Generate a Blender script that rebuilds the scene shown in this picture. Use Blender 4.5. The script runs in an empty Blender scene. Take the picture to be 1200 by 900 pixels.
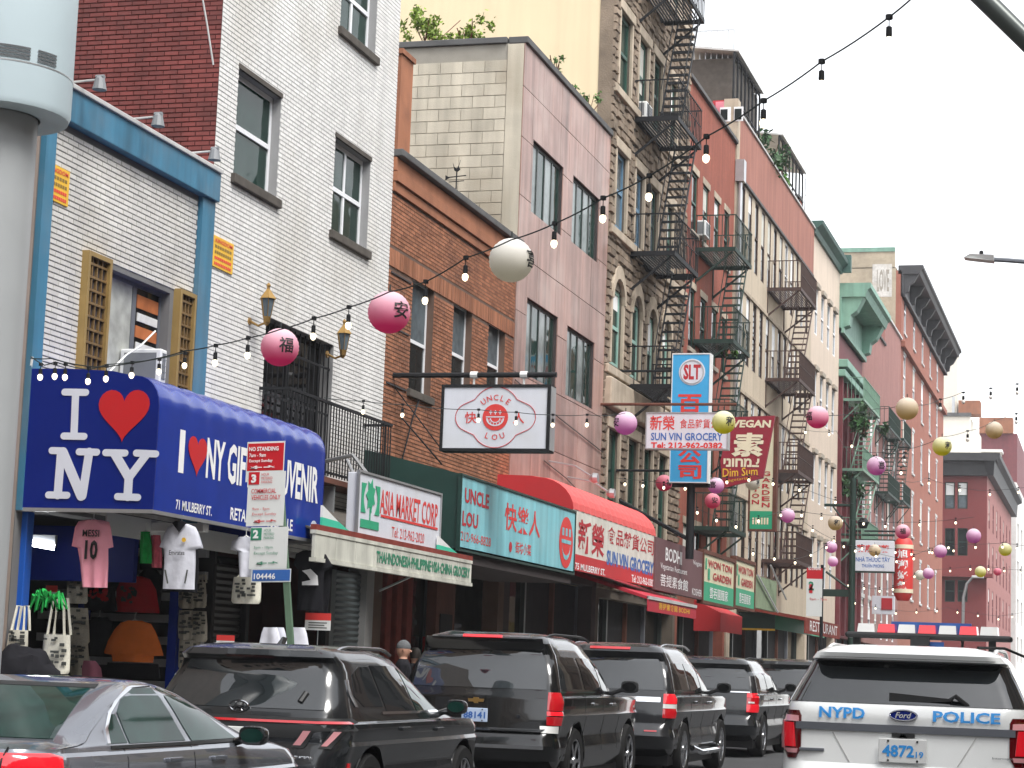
import bpy, math, random, bmesh
import numpy as np
from mathutils import Vector, Matrix
random.seed(7)
R_ = math.radians
SC = bpy.context.scene
COL = SC.collection
# ---------------------------------------------------------------- camera
FPX, CXP, CYP, CAMH = 2450.0, 600.0, 450.0, 1.5
_dy = Vector((705.0, 358.0, FPX)).normalized()
_v = FPX*FPX/358.0
_a, _b = 0.037*_v, -_v
_c = -(_a*705.0 + _b*358.0)/FPX
_dz = Vector((_a, _b, _c)).normalized()
_dx = _dy.cross(_dz).normalized()
cam_d = bpy.data.cameras.new('camera'); cam = bpy.data.objects.new('camera', cam_d); COL.objects.link(cam)
cam_d.sensor_width = 36.0; cam_d.lens = FPX/1200.0*36.0
cam_d.clip_start = 0.1; cam_d.clip_end = 3000
cam.matrix_world = Matrix(((_dx.x, -_dx.y, -_dx.z, 0), (_dy.x, -_dy.y, -_dy.z, 0), (_dz.x, -_dz.y, -_dz.z, CAMH), (0, 0, 0, 1)))
SC.camera = cam
def ray(px, py):
    v = Vector((px-CXP, py-CYP, FPX))
    return Vector((_dx.dot(v), _dy.dot(v), _dz.dot(v)))
def F(px, py, L=11.5):
    """pixel -> (y, z) on the street-parallel plane x = -L"""
    r = ray(px, py); t = -L/r.x
    return r.y*t, CAMH + r.z*t
def X(px, py, Y):
    """pixel -> (x, z) on the cross plane y = Y"""
    r = ray(px, py); t = Y/r.y
    return r.x*t, CAMH + r.z*t
def proj(x, y, z):
    p = _dx*x + _dy*y + _dz*(z-CAMH)
    return CXP + FPX*p.x/p.z, CYP + FPX*p.y/p.z
# ---------------------------------------------------------------- world, sun, exposure
W = bpy.data.worlds.new("World"); SC.world = W; W.use_nodes = True
_nt = W.node_tree; _bg = _nt.nodes['Background']
_sky = _nt.nodes.new('ShaderNodeTexSky'); _sky.sky_type = 'NISHITA'; _sky.sun_disc = False
SUN_EL, SUN_AZ = R_(58), R_(125)
_sky.sun_elevation = SUN_EL; _sky.sun_rotation = SUN_AZ; _sky.air_density = 1.0; _sky.dust_density = 1.2; _sky.ozone_density = 1.0
_hs = _nt.nodes.new('ShaderNodeHueSaturation'); _hs.inputs['Saturation'].default_value = 0.13
_nt.links.new(_sky.outputs[0], _hs.inputs['Color']); _nt.links.new(_hs.outputs[0], _bg.inputs['Color'])
_bg.inputs['Strength'].default_value = 0.15
_sd = bpy.data.lights.new('sun', 'SUN'); _sd.energy = 1.5; _sd.angle = R_(25); _sd.color = (1.0, 0.97, 0.93)
sun = bpy.data.objects.new('sun', _sd); COL.objects.link(sun)
_sdir = Vector((math.sin(SUN_AZ)*math.cos(SUN_EL), math.cos(SUN_AZ)*math.cos(SUN_EL), math.sin(SUN_EL)))
sun.rotation_euler = _sdir.to_track_quat('Z', 'Y').to_euler(); sun.location = _sdir*80
SC.view_settings.view_transform = 'Standard'; SC.view_settings.look = 'None'; SC.view_settings.gamma = 1
SC.view_settings.use_curve_mapping = False
SC.view_settings.exposure = 1.43
# ---------------------------------------------------------------- materials
M = {}
def mat(name, rgb, rough=0.7, metal=0.0, var=0.12, vs=3.0, bump=0.0, bs=60.0, rnd=0.0, streak=0.0, spec=0.5, emit=0.0, coat=0.0,
        noise2=0.0, dirt=None, trans=0.0):
    m = bpy.data.materials.new(name); m.use_nodes = True; nt = m.node_tree; N = nt.nodes; Lk = nt.links
    p = N['Principled BSDF']
    p.inputs['Roughness'].default_value = rough; p.inputs['Metallic'].default_value = metal
    p.inputs['Specular IOR Level'].default_value = min(spec, .2) if rough >= .8 else spec
    if coat: p.inputs['Coat Weight'].default_value = coat; p.inputs['Coat Roughness'].default_value = 0.03
    if trans: p.inputs['Transmission Weight'].default_value = trans
    geo = N.new('ShaderNodeNewGeometry')
    rgba = (*rgb, 1)
    col = None
    def noise(scale, detail=4, sx=1, sy=1, sz=1):
        mp = N.new('ShaderNodeMapping'); mp.inputs['Scale'].default_value = (sx, sy, sz)
        Lk.new(geo.outputs['Position'], mp.inputs['Vector'])
        n = N.new('ShaderNodeTexNoise'); n.inputs['Scale'].default_value = scale; n.inputs['Detail'].default_value = detail
        Lk.new(mp.outputs[0], n.inputs['Vector']); return n.outputs['Fac']
    def mth(op, a, b):
        n = N.new('ShaderNodeMath'); n.operation = op
        for i, v in enumerate((a, b)):
            if isinstance(v, (int, float)): n.inputs[i].default_value = v
            else: Lk.new(v, n.inputs[i])
        return n.outputs[0]
    val = None
    def add(term):
        nonlocal val
        val = term if val is None else mth('ADD', val, term)
    if var: add(mth('MULTIPLY', mth('SUBTRACT', noise(vs), 0.5), 2*var*1.6))
    if noise2: add(mth('MULTIPLY', mth('SUBTRACT', noise(vs*9, 3), 0.5), 2*noise2*1.6))
    if streak: add(mth('MULTIPLY', mth('SUBTRACT', noise(4.0, 3, 1, 1, 0.06), 0.5), 2*streak*1.8))
    if rnd:
        oi = N.new('ShaderNodeObjectInfo'); at = N.new('ShaderNodeAttribute'); at.attribute_name = 'rnd'
        f = mth('FRACT', mth('ADD', oi.outputs['Random'], at.outputs['Fac']), 0)
        add(mth('MULTIPLY', mth('SUBTRACT', f, 0.5), 2*rnd))
    if val is not None:
        fac = mth('ADD', val, 1.0)
        vm = N.new('ShaderNodeVectorMath'); vm.operation = 'SCALE'; vm.inputs[0].default_value = rgb
        Lk.new(fac, vm.inputs['Scale']); col = vm.outputs[0]
        if dirt:
            mx = N.new('ShaderNodeMix'); mx.data_type = 'RGBA'
            rp = N.new('ShaderNodeMapRange'); rp.inputs['From Min'].default_value = 0.5; rp.inputs['From Max'].default_value = 0.72
            rp.inputs['To Max'].default_value = dirt[1]
            Lk.new(noise(dirt[2] if len(dirt) > 2 else 0.9, 6), rp.inputs['Value']); Lk.new(rp.outputs[0], mx.inputs['Factor'])
            Lk.new(col, mx.inputs['A']); mx.inputs['B'].default_value = (*dirt[0], 1); col = mx.outputs['Result']
        Lk.new(col, p.inputs['Base Color'])
    else:
        p.inputs['Base Color'].default_value = rgba
    if emit:
        p.inputs['Emission Color'].default_value = rgba; p.inputs['Emission Strength'].default_value = emit
    if bump:
        b = N.new('ShaderNodeBump'); b.inputs['Strength'].default_value = bump; b.inputs['Distance'].default_value = 0.02
        Lk.new(noise(bs, 5), b.inputs['Height']); Lk.new(b.outputs[0], p.inputs['Normal'])
    M[name] = m
    return m
def window_glass(name, tint, wav=0.25, rough=0.04):
    """opaque pane with the dimness of the room put into its tint and a slightly wavy reflection"""
    m = mat(name, tint, rough=rough, var=0.5, vs=0.7, spec=0.17, noise2=0.25)
    nt = m.node_tree; p = nt.nodes['Principled BSDF']
    n = nt.nodes.new('ShaderNodeTexNoise'); n.inputs['Scale'].default_value = 1.6; g = nt.nodes.new('ShaderNodeNewGeometry')
    nt.links.new(g.outputs['Position'], n.inputs['Vector'])
    b = nt.nodes.new('ShaderNodeBump'); b.inputs['Strength'].default_value = wav; b.inputs['Distance'].default_value = 0.03
    nt.links.new(n.outputs['Fac'], b.inputs['Height']); nt.links.new(b.outputs[0], p.inputs['Normal'])
    return m
# ---------------------------------------------------------------- mesh builder
def wloc(o):
    v = Vector((0, 0, 0))
    while o: v += o.location; o = o.parent
    return v
class MB:
    def __init__(s): s.v = []; s.f = []; s.mi = []; s.rnd = []; s.cur = 0; s.r = 0.0
    def face(s, idx): s.f.append(tuple(idx)); s.mi.append(s.cur); s.rnd.append(s.r)
    def quad(s, a, b, c, d):
        n = len(s.v); s.v += [tuple(a), tuple(b), tuple(c), tuple(d)]; s.face((n, n+1, n+2, n+3))
    def poly(s, pts):
        n = len(s.v); s.v += [tuple(p) for p in pts]; s.face(range(n, n+len(pts)))
    def box(s, x0, x1, y0, y1, z0, z1):
        if x1 < x0: x0, x1 = x1, x0
        if y1 < y0: y0, y1 = y1, y0
        if z1 < z0: z0, z1 = z1, z0
        n = len(s.v)
        s.v += [(x0,y0,z0),(x1,y0,z0),(x1,y1,z0),(x0,y1,z0),(x0,y0,z1),(x1,y0,z1),(x1,y1,z1),(x0,y1,z1)]
        for q in ((0,3,2,1),(4,5,6,7),(0,1,5,4),(1,2,6,5),(2,3,7,6),(3,0,4,7)): s.face([n+i for i in q])
        return s
    def bbox(s, x0, x1, y0, y1, z0, z1, b=0.01):
        """box with chamfered edges"""
        if x1 < x0: x0, x1 = x1, x0
        if y1 < y0: y0, y1 = y1, y0
        if z1 < z0: z0, z1 = z1, z0
        bm = bmesh.new(); bmesh.ops.create_cube(bm, size=1.0)
        for v in bm.verts:
            v.co = Vector((x0+(v.co.x+.5)*(x1-x0), y0+(v.co.y+.5)*(y1-y0), z0+(v.co.z+.5)*(z1-z0)))
        bmesh.ops.bevel(bm, geom=list(bm.edges), offset=min(b, .45*min(x1-x0, y1-y0, z1-z0)), segments=2, affect='EDGES', profile=0.5)
        s.addbm(bm); bm.free(); return s
    def addbm(s, bm):
        bm.verts.index_update(); n = len(s.v); s.v += [tuple(v.co) for v in bm.verts]
        for f in bm.faces: s.face([n+v.index for v in f.verts])
    def prism(s, pts, d):
        """polygon pts (3D) extruded by vector d"""
        d = Vector(d); n = len(s.v); k = len(pts); pts = [Vector(p) for p in pts]
        s.v += [tuple(p) for p in pts]+[tuple(p+d) for p in pts]
        s.face(list(range(n, n+k))[::-1]); s.face(range(n+k, n+2*k))
        for i in range(k): j = (i+1) % k; s.face((n+i, n+j, n+k+j, n+k+i))
        return s
    def tube(s, pts, r, seg=6, cap=True):
        pts = [Vector(p) for p in pts]; n0 = len(s.v); K = len(pts)
        rs = r if isinstance(r, (list, tuple)) else [r]*K
        up = Vector((0, 0, 1))
        for i, p in enumerate(pts):
            t = (pts[min(i+1, K-1)]-pts[max(i-1, 0)]).normalized()
            a = t.cross(up)
            if a.length < 1e-3: a = t.cross(Vector((1, 0, 0)))
            a.normalize(); b = t.cross(a)
            for k in range(seg):
                an = 2*math.pi*k/seg+math.pi/seg
                s.v.append(tuple(p+a*math.cos(an)*rs[i]+b*math.sin(an)*rs[i]))
        for i in range(K-1):
            for k in range(seg):
                k2 = (k+1) % seg
                s.face((n0+i*seg+k, n0+(i+1)*seg+k, n0+(i+1)*seg+k2, n0+i*seg+k2))
        if cap:
            s.face([n0+k for k in range(seg)]); s.face([n0+(K-1)*seg+k for k in range(seg)][::-1])
        return s
    def lathe(s, prof, c=(0, 0, 0), seg=16, axis='z'):
        """prof list of (r, h) about axis through c"""
        n0 = len(s.v); c = Vector(c)
        for r, h in prof:
            for k in range(seg):
                a = 2*math.pi*k/seg
                if axis == 'z': p = (r*math.cos(a), r*math.sin(a), h)
                elif axis == 'x': p = (h, r*math.cos(a), r*math.sin(a))
                else: p = (r*math.cos(a), h, r*math.sin(a))
                s.v.append(tuple(c+Vector(p)))
        for i in range(len(prof)-1):
            for k in range(seg):
                k2 = (k+1) % seg
                s.face((n0+i*seg+k, n0+i*seg+k2, n0+(i+1)*seg+k2, n0+(i+1)*seg+k))
        s.face([n0+k for k in range(seg)][::-1]); s.face([n0+(len(prof)-1)*seg+k for k in range(seg)])
        return s
    def build(s, name, m, parent=None, smooth=False, world=True, sharp=40, kind=None):
        me = bpy.data.meshes.new(name)
        v = s.v
        if world and parent is not None:
            w = wloc(parent); v = [(a-w.x, b-w.y, c-w.z) for a, b, c in v]
        me.from_pydata(v, [], s.f)
        ms = m if isinstance(m, (list, tuple)) else [m]
        for q in ms: me.materials.append(M[q] if isinstance(q, str) else q)
        if len(ms) > 1: me.polygons.foreach_set('material_index', s.mi)
        if any(s.rnd):
            at = me.attributes.new('rnd', 'FLOAT', 'FACE'); at.data.foreach_set('value', s.rnd)
        if smooth:
            me.polygons.foreach_set('use_smooth', [True]*len(me.polygons))
            me.set_sharp_from_angle(angle=R_(sharp))
        me.update()
        o = bpy.data.objects.new(name, me); COL.objects.link(o)
        if parent is not None: o.parent = parent
        if kind: o['kind'] = kind
        return o
def tag(o, label, cat, group=None):
    o['label'] = label; o['category'] = cat
    if group: o['group'] = group
    return o
def thing(name, label, cat, loc=(0, 0, 0), group=None, rz=0):
    o = bpy.data.objects.new(name, None); o.empty_display_size = 0.2; COL.objects.link(o); o.location = loc
    o.rotation_euler = (0, 0, rz)
    return tag(o, label, cat, group)
def copy_thing(r, loc, label, rz=None):
    c = r.copy(); COL.objects.link(c); c.location = loc
    if rz is not None: c.rotation_euler = (0, 0, rz)
    c['label'] = label
    for ch in list(r.children):
        d = ch.copy(); COL.objects.link(d); d.parent = c
        for g in list(ch.children):
            e = g.copy(); COL.objects.link(e); e.parent = d
    return c
def structure(mb, name, m, **k):
    o = mb.build(name, m, **k); o['kind'] = 'structure'; return o
# ---------------------------------------------------------------- lettering
_tc = {}
def text_geo(s, bold=0.0, spacing=1.0, ext=0.0, shear=0.0, res=2):
    key = (s, bold, spacing, ext, shear, res)
    if key in _tc: return _tc[key]
    c = bpy.data.curves.new('lettering', 'FONT'); c.body = s; c.offset = bold; c.space_character = spacing
    c.resolution_u = res; c.extrude = ext; c.shear = shear; c.fill_mode = 'FRONT' if ext == 0 else 'BOTH'
    o = bpy.data.objects.new('lettering', c); COL.objects.link(o)
    dg = bpy.context.evaluated_depsgraph_get()
    me = bpy.data.meshes.new_from_object(o.evaluated_get(dg))
    v = [tuple(p.co) for p in me.vertices]; f = [tuple(p.vertices) for p in me.polygons]
    bpy.data.objects.remove(o); bpy.data.meshes.remove(me); bpy.data.curves.remove(c)
    _tc[key] = (v, f); return v, f
def add_text(mb, s, o, u, v, w, h, bold=0.0, spacing=1.0, shear=0.0, warp=None, keep=False):
    """fit text s into the w x h box whose lower left is o, along unit vectors u, v"""
    V, Fc = text_geo(s, bold, spacing, 0.0, shear)
    if not V: return
    x0 = min(p[0] for p in V); x1 = max(p[0] for p in V); y0 = min(p[1] for p in V); y1 = max(p[1] for p in V)
    o = Vector(o); u = Vector(u); v = Vector(v); n = len(mb.v)
    sx = w/max(1e-6, x1-x0); sy = h/max(1e-6, y1-y0)
    if keep: sx = min(sx, sy)
    for p in V:
        a = (p[0]-x0)*sx; b = (p[1]-y0)*sy
        if keep: a += (w-(x1-x0)*sx)/2
        q = warp(a, b) if warp else o+u*a+v*b
        mb.v.append(tuple(q))
    for f in Fc: mb.face([n+i for i in f])
def text(parent, s, o, u, v, w, h, m, name='lettering', **k):
    mb = MB(); add_text(mb, s, o, u, v, w, h, **k)
    return mb.build(name, m, parent)
UY, UX, UZ = (0, 1, 0), (1, 0, 0), (0, 0, 1)
def ftext(parent, s, pa, pb, L, m, name='lettering', proud=0.004, **k):
    """text on a street-parallel face, pixel box lower-left pa, upper-right pb"""
    y0, z0 = F(*pa, L); y1, z1 = F(*pb, L)
    return text(parent, s, (-L+proud, y0, z0), UY, UZ, y1-y0, z1-z0, m, name, **k)
def xtext(parent, s, pa, pb, Y, m, name='lettering', proud=0.004, **k):
    x0, z0 = X(*pa, Y); x1, z1 = X(*pb, Y)
    return text(parent, s, (x0, Y-proud, z0), UX, UZ, x1-x0, z1-z0, m, name, **k)
# ---------------------------------------------------------------- walls with openings, bricks, windows
def subtract(u0, u1, cuts):
    seg = [(u0, u1)]
    for a, b in cuts:
        ns = []
        for p, q in seg:
            if b <= p or a >= q: ns.append((p, q)); continue
            if a > p: ns.append((p, a))
            if b < q: ns.append((b, q))
        seg = ns
    return seg
def wall(mb, y0, y1, z0, z1, ops, xa, xb, plane='x'):
    zs = sorted({z0, z1, *[max(z0, min(z1, o[2])) for o in ops], *[max(z0, min(z1, o[3])) for o in ops]})
    for a, b in zip(zs[:-1], zs[1:]):
        if b-a < 1e-4: continue
        cuts = [(o[0], o[1]) for o in ops if o[2] < b-1e-5 and o[3] > a+1e-5]
        for p, q in subtract(y0, y1, cuts):
            if q-p < 1e-4: continue
            if plane == 'x': mb.box(xa, xb, p, q, a, b)
            else: mb.box(p, q, xa, xb, a, b)
_bm_cache = {}
def bricks(root, u0, u1, v0, v1, ops, base, L_, H_, gap, proud, m, plane='x', indiv=300, name='brick', ref=None, jit=0.5, rough=0.0, vclip=None):
    """running-bond pieces on plane x=base (facing +x) or y=base (facing -y)"""
    rows = []; k = 0; z = v0
    while z+H_ <= v1+1e-6:
        off = (L_+gap)*0.5 if k % 2 else 0.0
        u = u0-off
        cuts = [(o[0]-gap*.2, o[1]+gap*.2) for o in ops if o[2] < z+H_*0.7 and o[3] > z+H_*0.3]
        while u < u1:
            a, b = max(u, u0), min(u+L_, u1)
            if b-a > 0.03:
                for p, q in subtract(a, b, cuts):
                    if q-p > 0.03 and (vclip is None or vclip((p+q)/2, z)): rows.append((p, q, z, z+H_))
            u += L_+gap
        z += H_+gap; k += 1
    def W3(u, d, z): return (base+d, u, z) if plane == 'x' else (u, base-d, z)
    full = []; part = []
    ref = ref or (0, 0)
    for r in rows: (full if abs((r[1]-r[0])-L_) < 1e-4 else part).append(r)
    full.sort(key=lambda r: ((r[0]-ref[0])**2*(1 if ref else 0)+(r[2]-ref[1])**2))
    rl = wloc(root)
    key = (L_, H_, proud, plane, m, name, rough)
    if key not in _bm_cache:
        ms = []
        for i in range(3):
            rr = random.Random(i+3); mb = MB(); d = proud*(1+jit*(rr.random()-.5)); e = rough
            P = [(0, 0), (L_, 0), (L_, H_), (0, H_)]
            c = [W3(0, 0, 0)]
            def w(u, d, z): return (d, u, z) if plane == 'x' else (u, -d, z)
            bk = [w(a, -0.005, b) for a, b in P]; ch = min(0.004, H_*.1)+e*.4
            fr = [w(min(max(a, ch), L_-ch), d+e*(rr.random()-.3), min(max(b, ch), H_-ch)) for a, b in P]
            n = 0; mb.v = bk+fr
            mb.f = [(4, 5, 6, 7)]+[(i_, (i_+1) % 4, 4+(i_+1) % 4, 4+i_) for i_ in range(4)]; mb.mi = [0]*5; mb.rnd = [0]*5
            me = bpy.data.meshes.new(name); me.from_pydata(mb.v, [], mb.f); me.materials.append(M[m]); ms.append(me)
        _bm_cache[key] = ms
    ms = _bm_cache[key]
    for i, r in enumerate(full[:indiv]):
        o = bpy.data.objects.new(name, ms[i % 3]); COL.objects.link(o); o.parent = root
        p = Vector(W3(r[0], 0, r[2]))-rl; o.location = p
    rest = full[indiv:]+part
    if rest:
        mb = MB()
        for p, q, a, b in rest:
            d = proud*(1+jit*(random.random()-.5)); mb.r = random.random()*.98+.01; e = rough
            ch = min(0.004, H_*.1)+e*.4
            n = len(mb.v); P = [(p, a), (q, a), (q, b), (p, b)]; Q = [(p+ch, a+ch), (q-ch, a+ch), (q-ch, b-ch), (p+ch, b-ch)]
            mb.v += [W3(x, -0.005, z_) for x, z_ in P]+[W3(x, d+e*(random.random()-.3), z_) for x, z_ in Q]
            mb.face((n+4, n+5, n+6, n+7))
            for i_ in range(4): mb.face((n+i_, n+(i_+1) % 4, n+4+(i_+1) % 4, n+4+i_))
        o = mb.build(name, m, root); o['kind'] = 'stuff'
    return len(rows)
_wr = random.Random(77)
def window(root, y0, y1, z0, z1, xf, fm='frame_white', gm='glass_dark', gm2=None, inset=0.14, fw=0.055, split=0.5, sill=None, lintel=None,
           muntin=0, label=None, low=False, cols=1):
    mb = MB(); xo = xf-inset
    t = fw
    mb.box(xo-.06, xo, y0, y0+t, z0, z1); mb.box(xo-.06, xo, y1-t, y1, z0, z1)
    mb.box(xo-.06, xo, y0+t, y1-t, z0, z0+t); mb.box(xo-.06, xo, y0+t, y1-t, z1-t, z1)
    zm = z0+(z1-z0)*split
    if split: mb.box(xo-.045, xo+.012, y0+t, y1-t, zm-t*.5, zm+t*.5)
    cw = (y1-y0-2*t)/cols
    for c in range(1, cols): mb.box(xo-.055, xo+.006, y0+t+cw*c-t*.5, y0+t+cw*c+t*.5, z0+t, z1-t)
    for k in range(muntin):
        yy = y0+(y1-y0)*(k+1)/(muntin+1); mb.box(xo-.04, xo+.002, yy-.012, yy+.012, z0+t, z1-t)
    w = mb.build('window', fm, root)
    if label: w['label'] = label
    e = 0.003
    if low:
        p = MB(); p.box(xo-.05, xo-.03, y0+t-e, y1-t+e, z0+t-e, z1-t+e); p.build('pane', gm, w)
        q = _wr.random()
        if q < .45:
            zb = z1-(z1-z0)*_wr.choice((.25, .4, .5, .5, .7)); p = MB(); p.box(xo-.03, xo-.024, y0+t, y1-t, zb, z1-t); p.build('blind', _wr.choice(('blind_white', 'curtain', 'curtain')), w)
    else:
        for c in range(cols):
            a = y0+t+cw*c; b = a+cw
            if split:
                p = MB(); p.box(xo-.035, xo-.02, a-e, b+e, z0+t-e, zm); p.build('pane', gm, w)
                p = MB(); p.box(xo-.028, xo-.012, a-e, b+e, zm, z1-t+e); p.build('pane', gm2 or gm, w)
            else:
                p = MB(); p.box(xo-.03, xo-.015, a-e, b+e, z0+t-e, z1-t+e); p.build('pane', (gm2 or gm) if c % 2 else gm, w)
    if sill:
        s_ = MB(); s_.bbox(xo, xf+.07, y0-.08, y1+.08, z0-.13, z0, .01); s_.build('window_sill', sill, root)
    if lintel:
        s_ = MB(); s_.bbox(xf-.05, xf+.025, y0-.1, y1+.1, z1, z1+.2, .01); s_.build('lintel', lintel, root)
    return w
def body(root, y0, y1, z1, xf=-11.5, depth=11, m='roof_tar', wm='stucco', z0=0.0, top=0.0):
    """the mass of the building behind its front"""
    mb = MB(); mb.box(xf-depth, xf-.32, y0+.003, y1-.003, z0, z1); return mb.build('walls', wm, root)
mat('mortar_pale', (.16, .16, .16), .9, var=.2, vs=1.5)
mat('brick_ivory', (.60, .585, .55), .55, rnd=.08, var=.10, vs=.8, streak=.12, spec=.4, dirt=((.36, .33, .28), .5, .7))
mat('brick_white', (.70, .69, .67), .5, rnd=.06, var=.07, vs=.6, streak=.09, spec=.45, dirt=((.46, .43, .37), .5, .6))
mat('mortar_white', (.30, .30, .30), .9, var=.1)
mat('brick_red_painted', (.17, .035, .03), .75, rnd=.20, var=.25, vs=1.2, streak=.2, dirt=((.05, .015, .013), .6, 1.3))
mat('mortar_red', (.075, .018, .016), .9, var=.2)
mat('brick_orange', (.29, .125, .07), .85, rnd=.25, var=.18, vs=1.0, streak=.12, dirt=((.13, .06, .04), .6, 1.1))
mat('mortar_brown', (.13, .085, .065), .9, var=.15)
mat('concrete_block', (.52, .475, .385), .9, rnd=.10, var=.15, vs=1.8, streak=.22, dirt=((.24, .19, .13), .55, .9), bump=.3, bs=40)
mat('mortar_grey', (.30, .28, .24), .95, var=.15)
mat('marble_pink', (.30, .185, .155), .4, rnd=.18, var=.16, vs=1.6, streak=.42, spec=.4, dirt=((.48, .38, .34), .65, .6), bump=.05)
mat('joint_dark', (.06, .05, .05), .9)
mat('stucco_tan', (.64, .53, .36), .9, var=.05, vs=.7, streak=.07)
mat('rockface', (.21, .165, .125), .95, rnd=.22, var=.3, vs=2.0, streak=.15, dirt=((.08, .065, .05), .7, .8), bump=.6, bs=25)
mat('rock_mortar', (.12, .10, .08), .95, var=.2)
mat('trim_sandstone', (.40, .335, .26), .85, var=.2, vs=2, streak=.2, dirt=((.18, .15, .11), .5, 1.5))
mat('brick_salmon', (.25, .08, .055), .85, var=.15, vs=.9, streak=.2, noise2=.12, dirt=((.2, .07, .05), .5, .6))
mat('parapet_salmon', (.29, .13, .10), .8, var=.10, vs=.8, streak=.22)
mat('brick_buff', (.46, .39, .30), .85, var=.08, vs=.8, streak=.12, noise2=.05)
mat('brick_cream', (.56, .47, .385), .85, var=.07, vs=.8, streak=.10)
mat('trim_green', (.16, .30, .235), .6, var=.15, vs=2, streak=.2)
mat('trim_green_dark', (.035, .09, .075), .6, var=.2)
mat('facade_maroon', (.13, .022, .028), .7, var=.2, streak=.15)
mat('facade_rose', (.27, .135, .12), .8, var=.10, streak=.22)
mat('brick_terracotta', (.27, .108, .078), .85, var=.10, vs=.8, noise2=.06, streak=.12)
mat('party_wall', (.37, .32, .24), .9, var=.3, vs=.5, noise2=.15, dirt=((.26, .15, .10), .6, .35))
mat('cornice_black', (.03, .03, .033), .6, var=.25)
mat('facade_red', (.17, .026, .026), .65, var=.10, vs=.5, noise2=.04)
mat('facade_pink', (.29, .13, .12), .8, var=.1, streak=.1)
mat('facade_ivory', (.66, .62, .54), .85, var=.05)
mat('facade_pale', (.62, .60, .58), .85, var=.08)
mat('stucco', (.25, .2, .17), .9, var=.2)
mat('roof_tar', (.05, .05, .05), .9, var=.2)
mat('paint_blue', (.035, .155, .25), .6, var=.15, vs=2, streak=.28, dirt=((.18, .20, .22), .35, 1.2))
mat('paint_blue_bright', (.01, .09, .42), .35, var=.08)
mat('coping_grey', (.10, .10, .10), .8, var=.3, vs=2)
mat('coping_pale', (.45, .45, .44), .6, var=.2, vs=2)
mat('frame_white', (.72, .73, .75), .4, var=.05, vs=2)
mat('frame_grey', (.12, .13, .15), .45, var=.1)
mat('frame_bronze', (.05, .06, .055), .35, metal=.3, var=.15)
mat('frame_green', (.02, .07, .05), .5, var=.2)
mat('frame_blue', (.10, .20, .30), .5, var=.2)
mat('frame_seafoam', (.25, .42, .36), .5, var=.15)
mat('sill_dark', (.085, .075, .065), .85, var=.3, vs=5)
mat('sill_stone', (.33, .29, .24), .85, var=.2, vs=3)
mat('gold_lattice', (.21, .13, .05), .5, metal=.35, var=.3, vs=6, noise2=.3)
mat('gold_edge', (.33, .22, .075), .5, metal=.3, var=.15)
window_glass('glass_dark', (.012, .016, .017))
window_glass('glass_green', (.012, .035, .028))
window_glass('glass_sky', (.10, .125, .14), .15)
window_glass('glass_curtain', (.40, .41, .38), .1, .2)
window_glass('glass_pale', (.17, .20, .195), .15, .12)
window_glass('glass_black', (.006, .006, .007))
mat('blind_white', (.72, .73, .72), .7, var=.05)
mat('curtain', (.50, .50, .45), .9, var=.12, vs=3)
mat('box_orange', (.40, .13, .045), .8, var=.3, vs=5)
mat('box_white', (.6, .6, .58), .8, var=.2, vs=5)
mat('iron_black', (.008, .009, .011), .65, var=.2, vs=4, spec=.3)
mat('iron_green', (.006, .026, .018), .65, var=.25, vs=4)
mat('iron_brown', (.050, .024, .018), .65, var=.3, vs=4)
mat('iron_sage', (.16, .27, .20), .6, var=.2, vs=4)
mat('metal_galv', (.45, .46, .47), .35, metal=.7, var=.12)
mat('metal_rust', (.12, .05, .035), .8, var=.3)
mat('plastic_white', (.70, .71, .70), .45, var=.06)
mat('plastic_grey', (.18, .19, .20), .5, var=.1)
mat('black', (.008, .008, .009), .5, var=0)
mat('shop_dark', (.018, .017, .018), .8, var=.4, vs=2)
mat('shutter_dark', (.035, .035, .036), .5, metal=.3, var=.2)
mat('shutter_grey', (.10, .12, .125), .5, metal=.3, var=.2)
mat('sign_yellow', (.72, .42, .03), .6, var=.12, vs=6)
mat('ink_red', (.62, .04, .035), .6, var=.05)
mat('ink_darkred', (.42, .015, .025), .6, var=.05)
mat('ink_blue', (.03, .12, .40), .5, var=.05)
mat('ink_black', (.012, .012, .013), .6, var=0)
mat('ink_white', (.80, .80, .80), .55, var=.04)
mat('ink_green', (.02, .22, .12), .6, var=.1)
mat('ink_cream', (.75, .66, .48), .6, var=.05)
mat('asphalt', (.055, .056, .058), .9, var=.2, vs=.4, noise2=.15, bump=.4, bs=80)
mat('concrete_walk', (.22, .215, .20), .9, var=.15, vs=.8, noise2=.08, bump=.2)
mat('kerb_stone', (.25, .24, .23), .85, var=.2)
mat('road_white', (.65, .65, .62), .8, var=.2, vs=3)
mat('leaf', (.06, .15, .02), .6, var=.4, vs=6, rnd=.45)
mat('leaf_yellow', (.16, .24, .02), .6, var=.4, vs=6, rnd=.4)
mat('leaf_dark', (.02, .07, .015), .6, var=.4, vs=6, rnd=.5)
mat('brass', (.36, .22, .07), .35, metal=.7, var=.2)
mat('rust_red', (.20, .04, .03), .8, var=.3, vs=5)
XF = -11.5
BY = [20.40, 25.0, 32.05, 39.6, 47.2, 56.4, 64.05, 81.8, 90.6, 99.3, 118.0, 149.0]
def op(xl, ytl, xr, ybl, L=11.5):
    """opening from pixels: left x, top y at left, right x, bottom y at left"""
    y0, z1 = F(xl, ytl, L); _, z0 = F(xl, ybl, L); y1, _ = F(xr, (ytl+ybl)/2, L)
    return (y0, y1, z0, z1)
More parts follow.
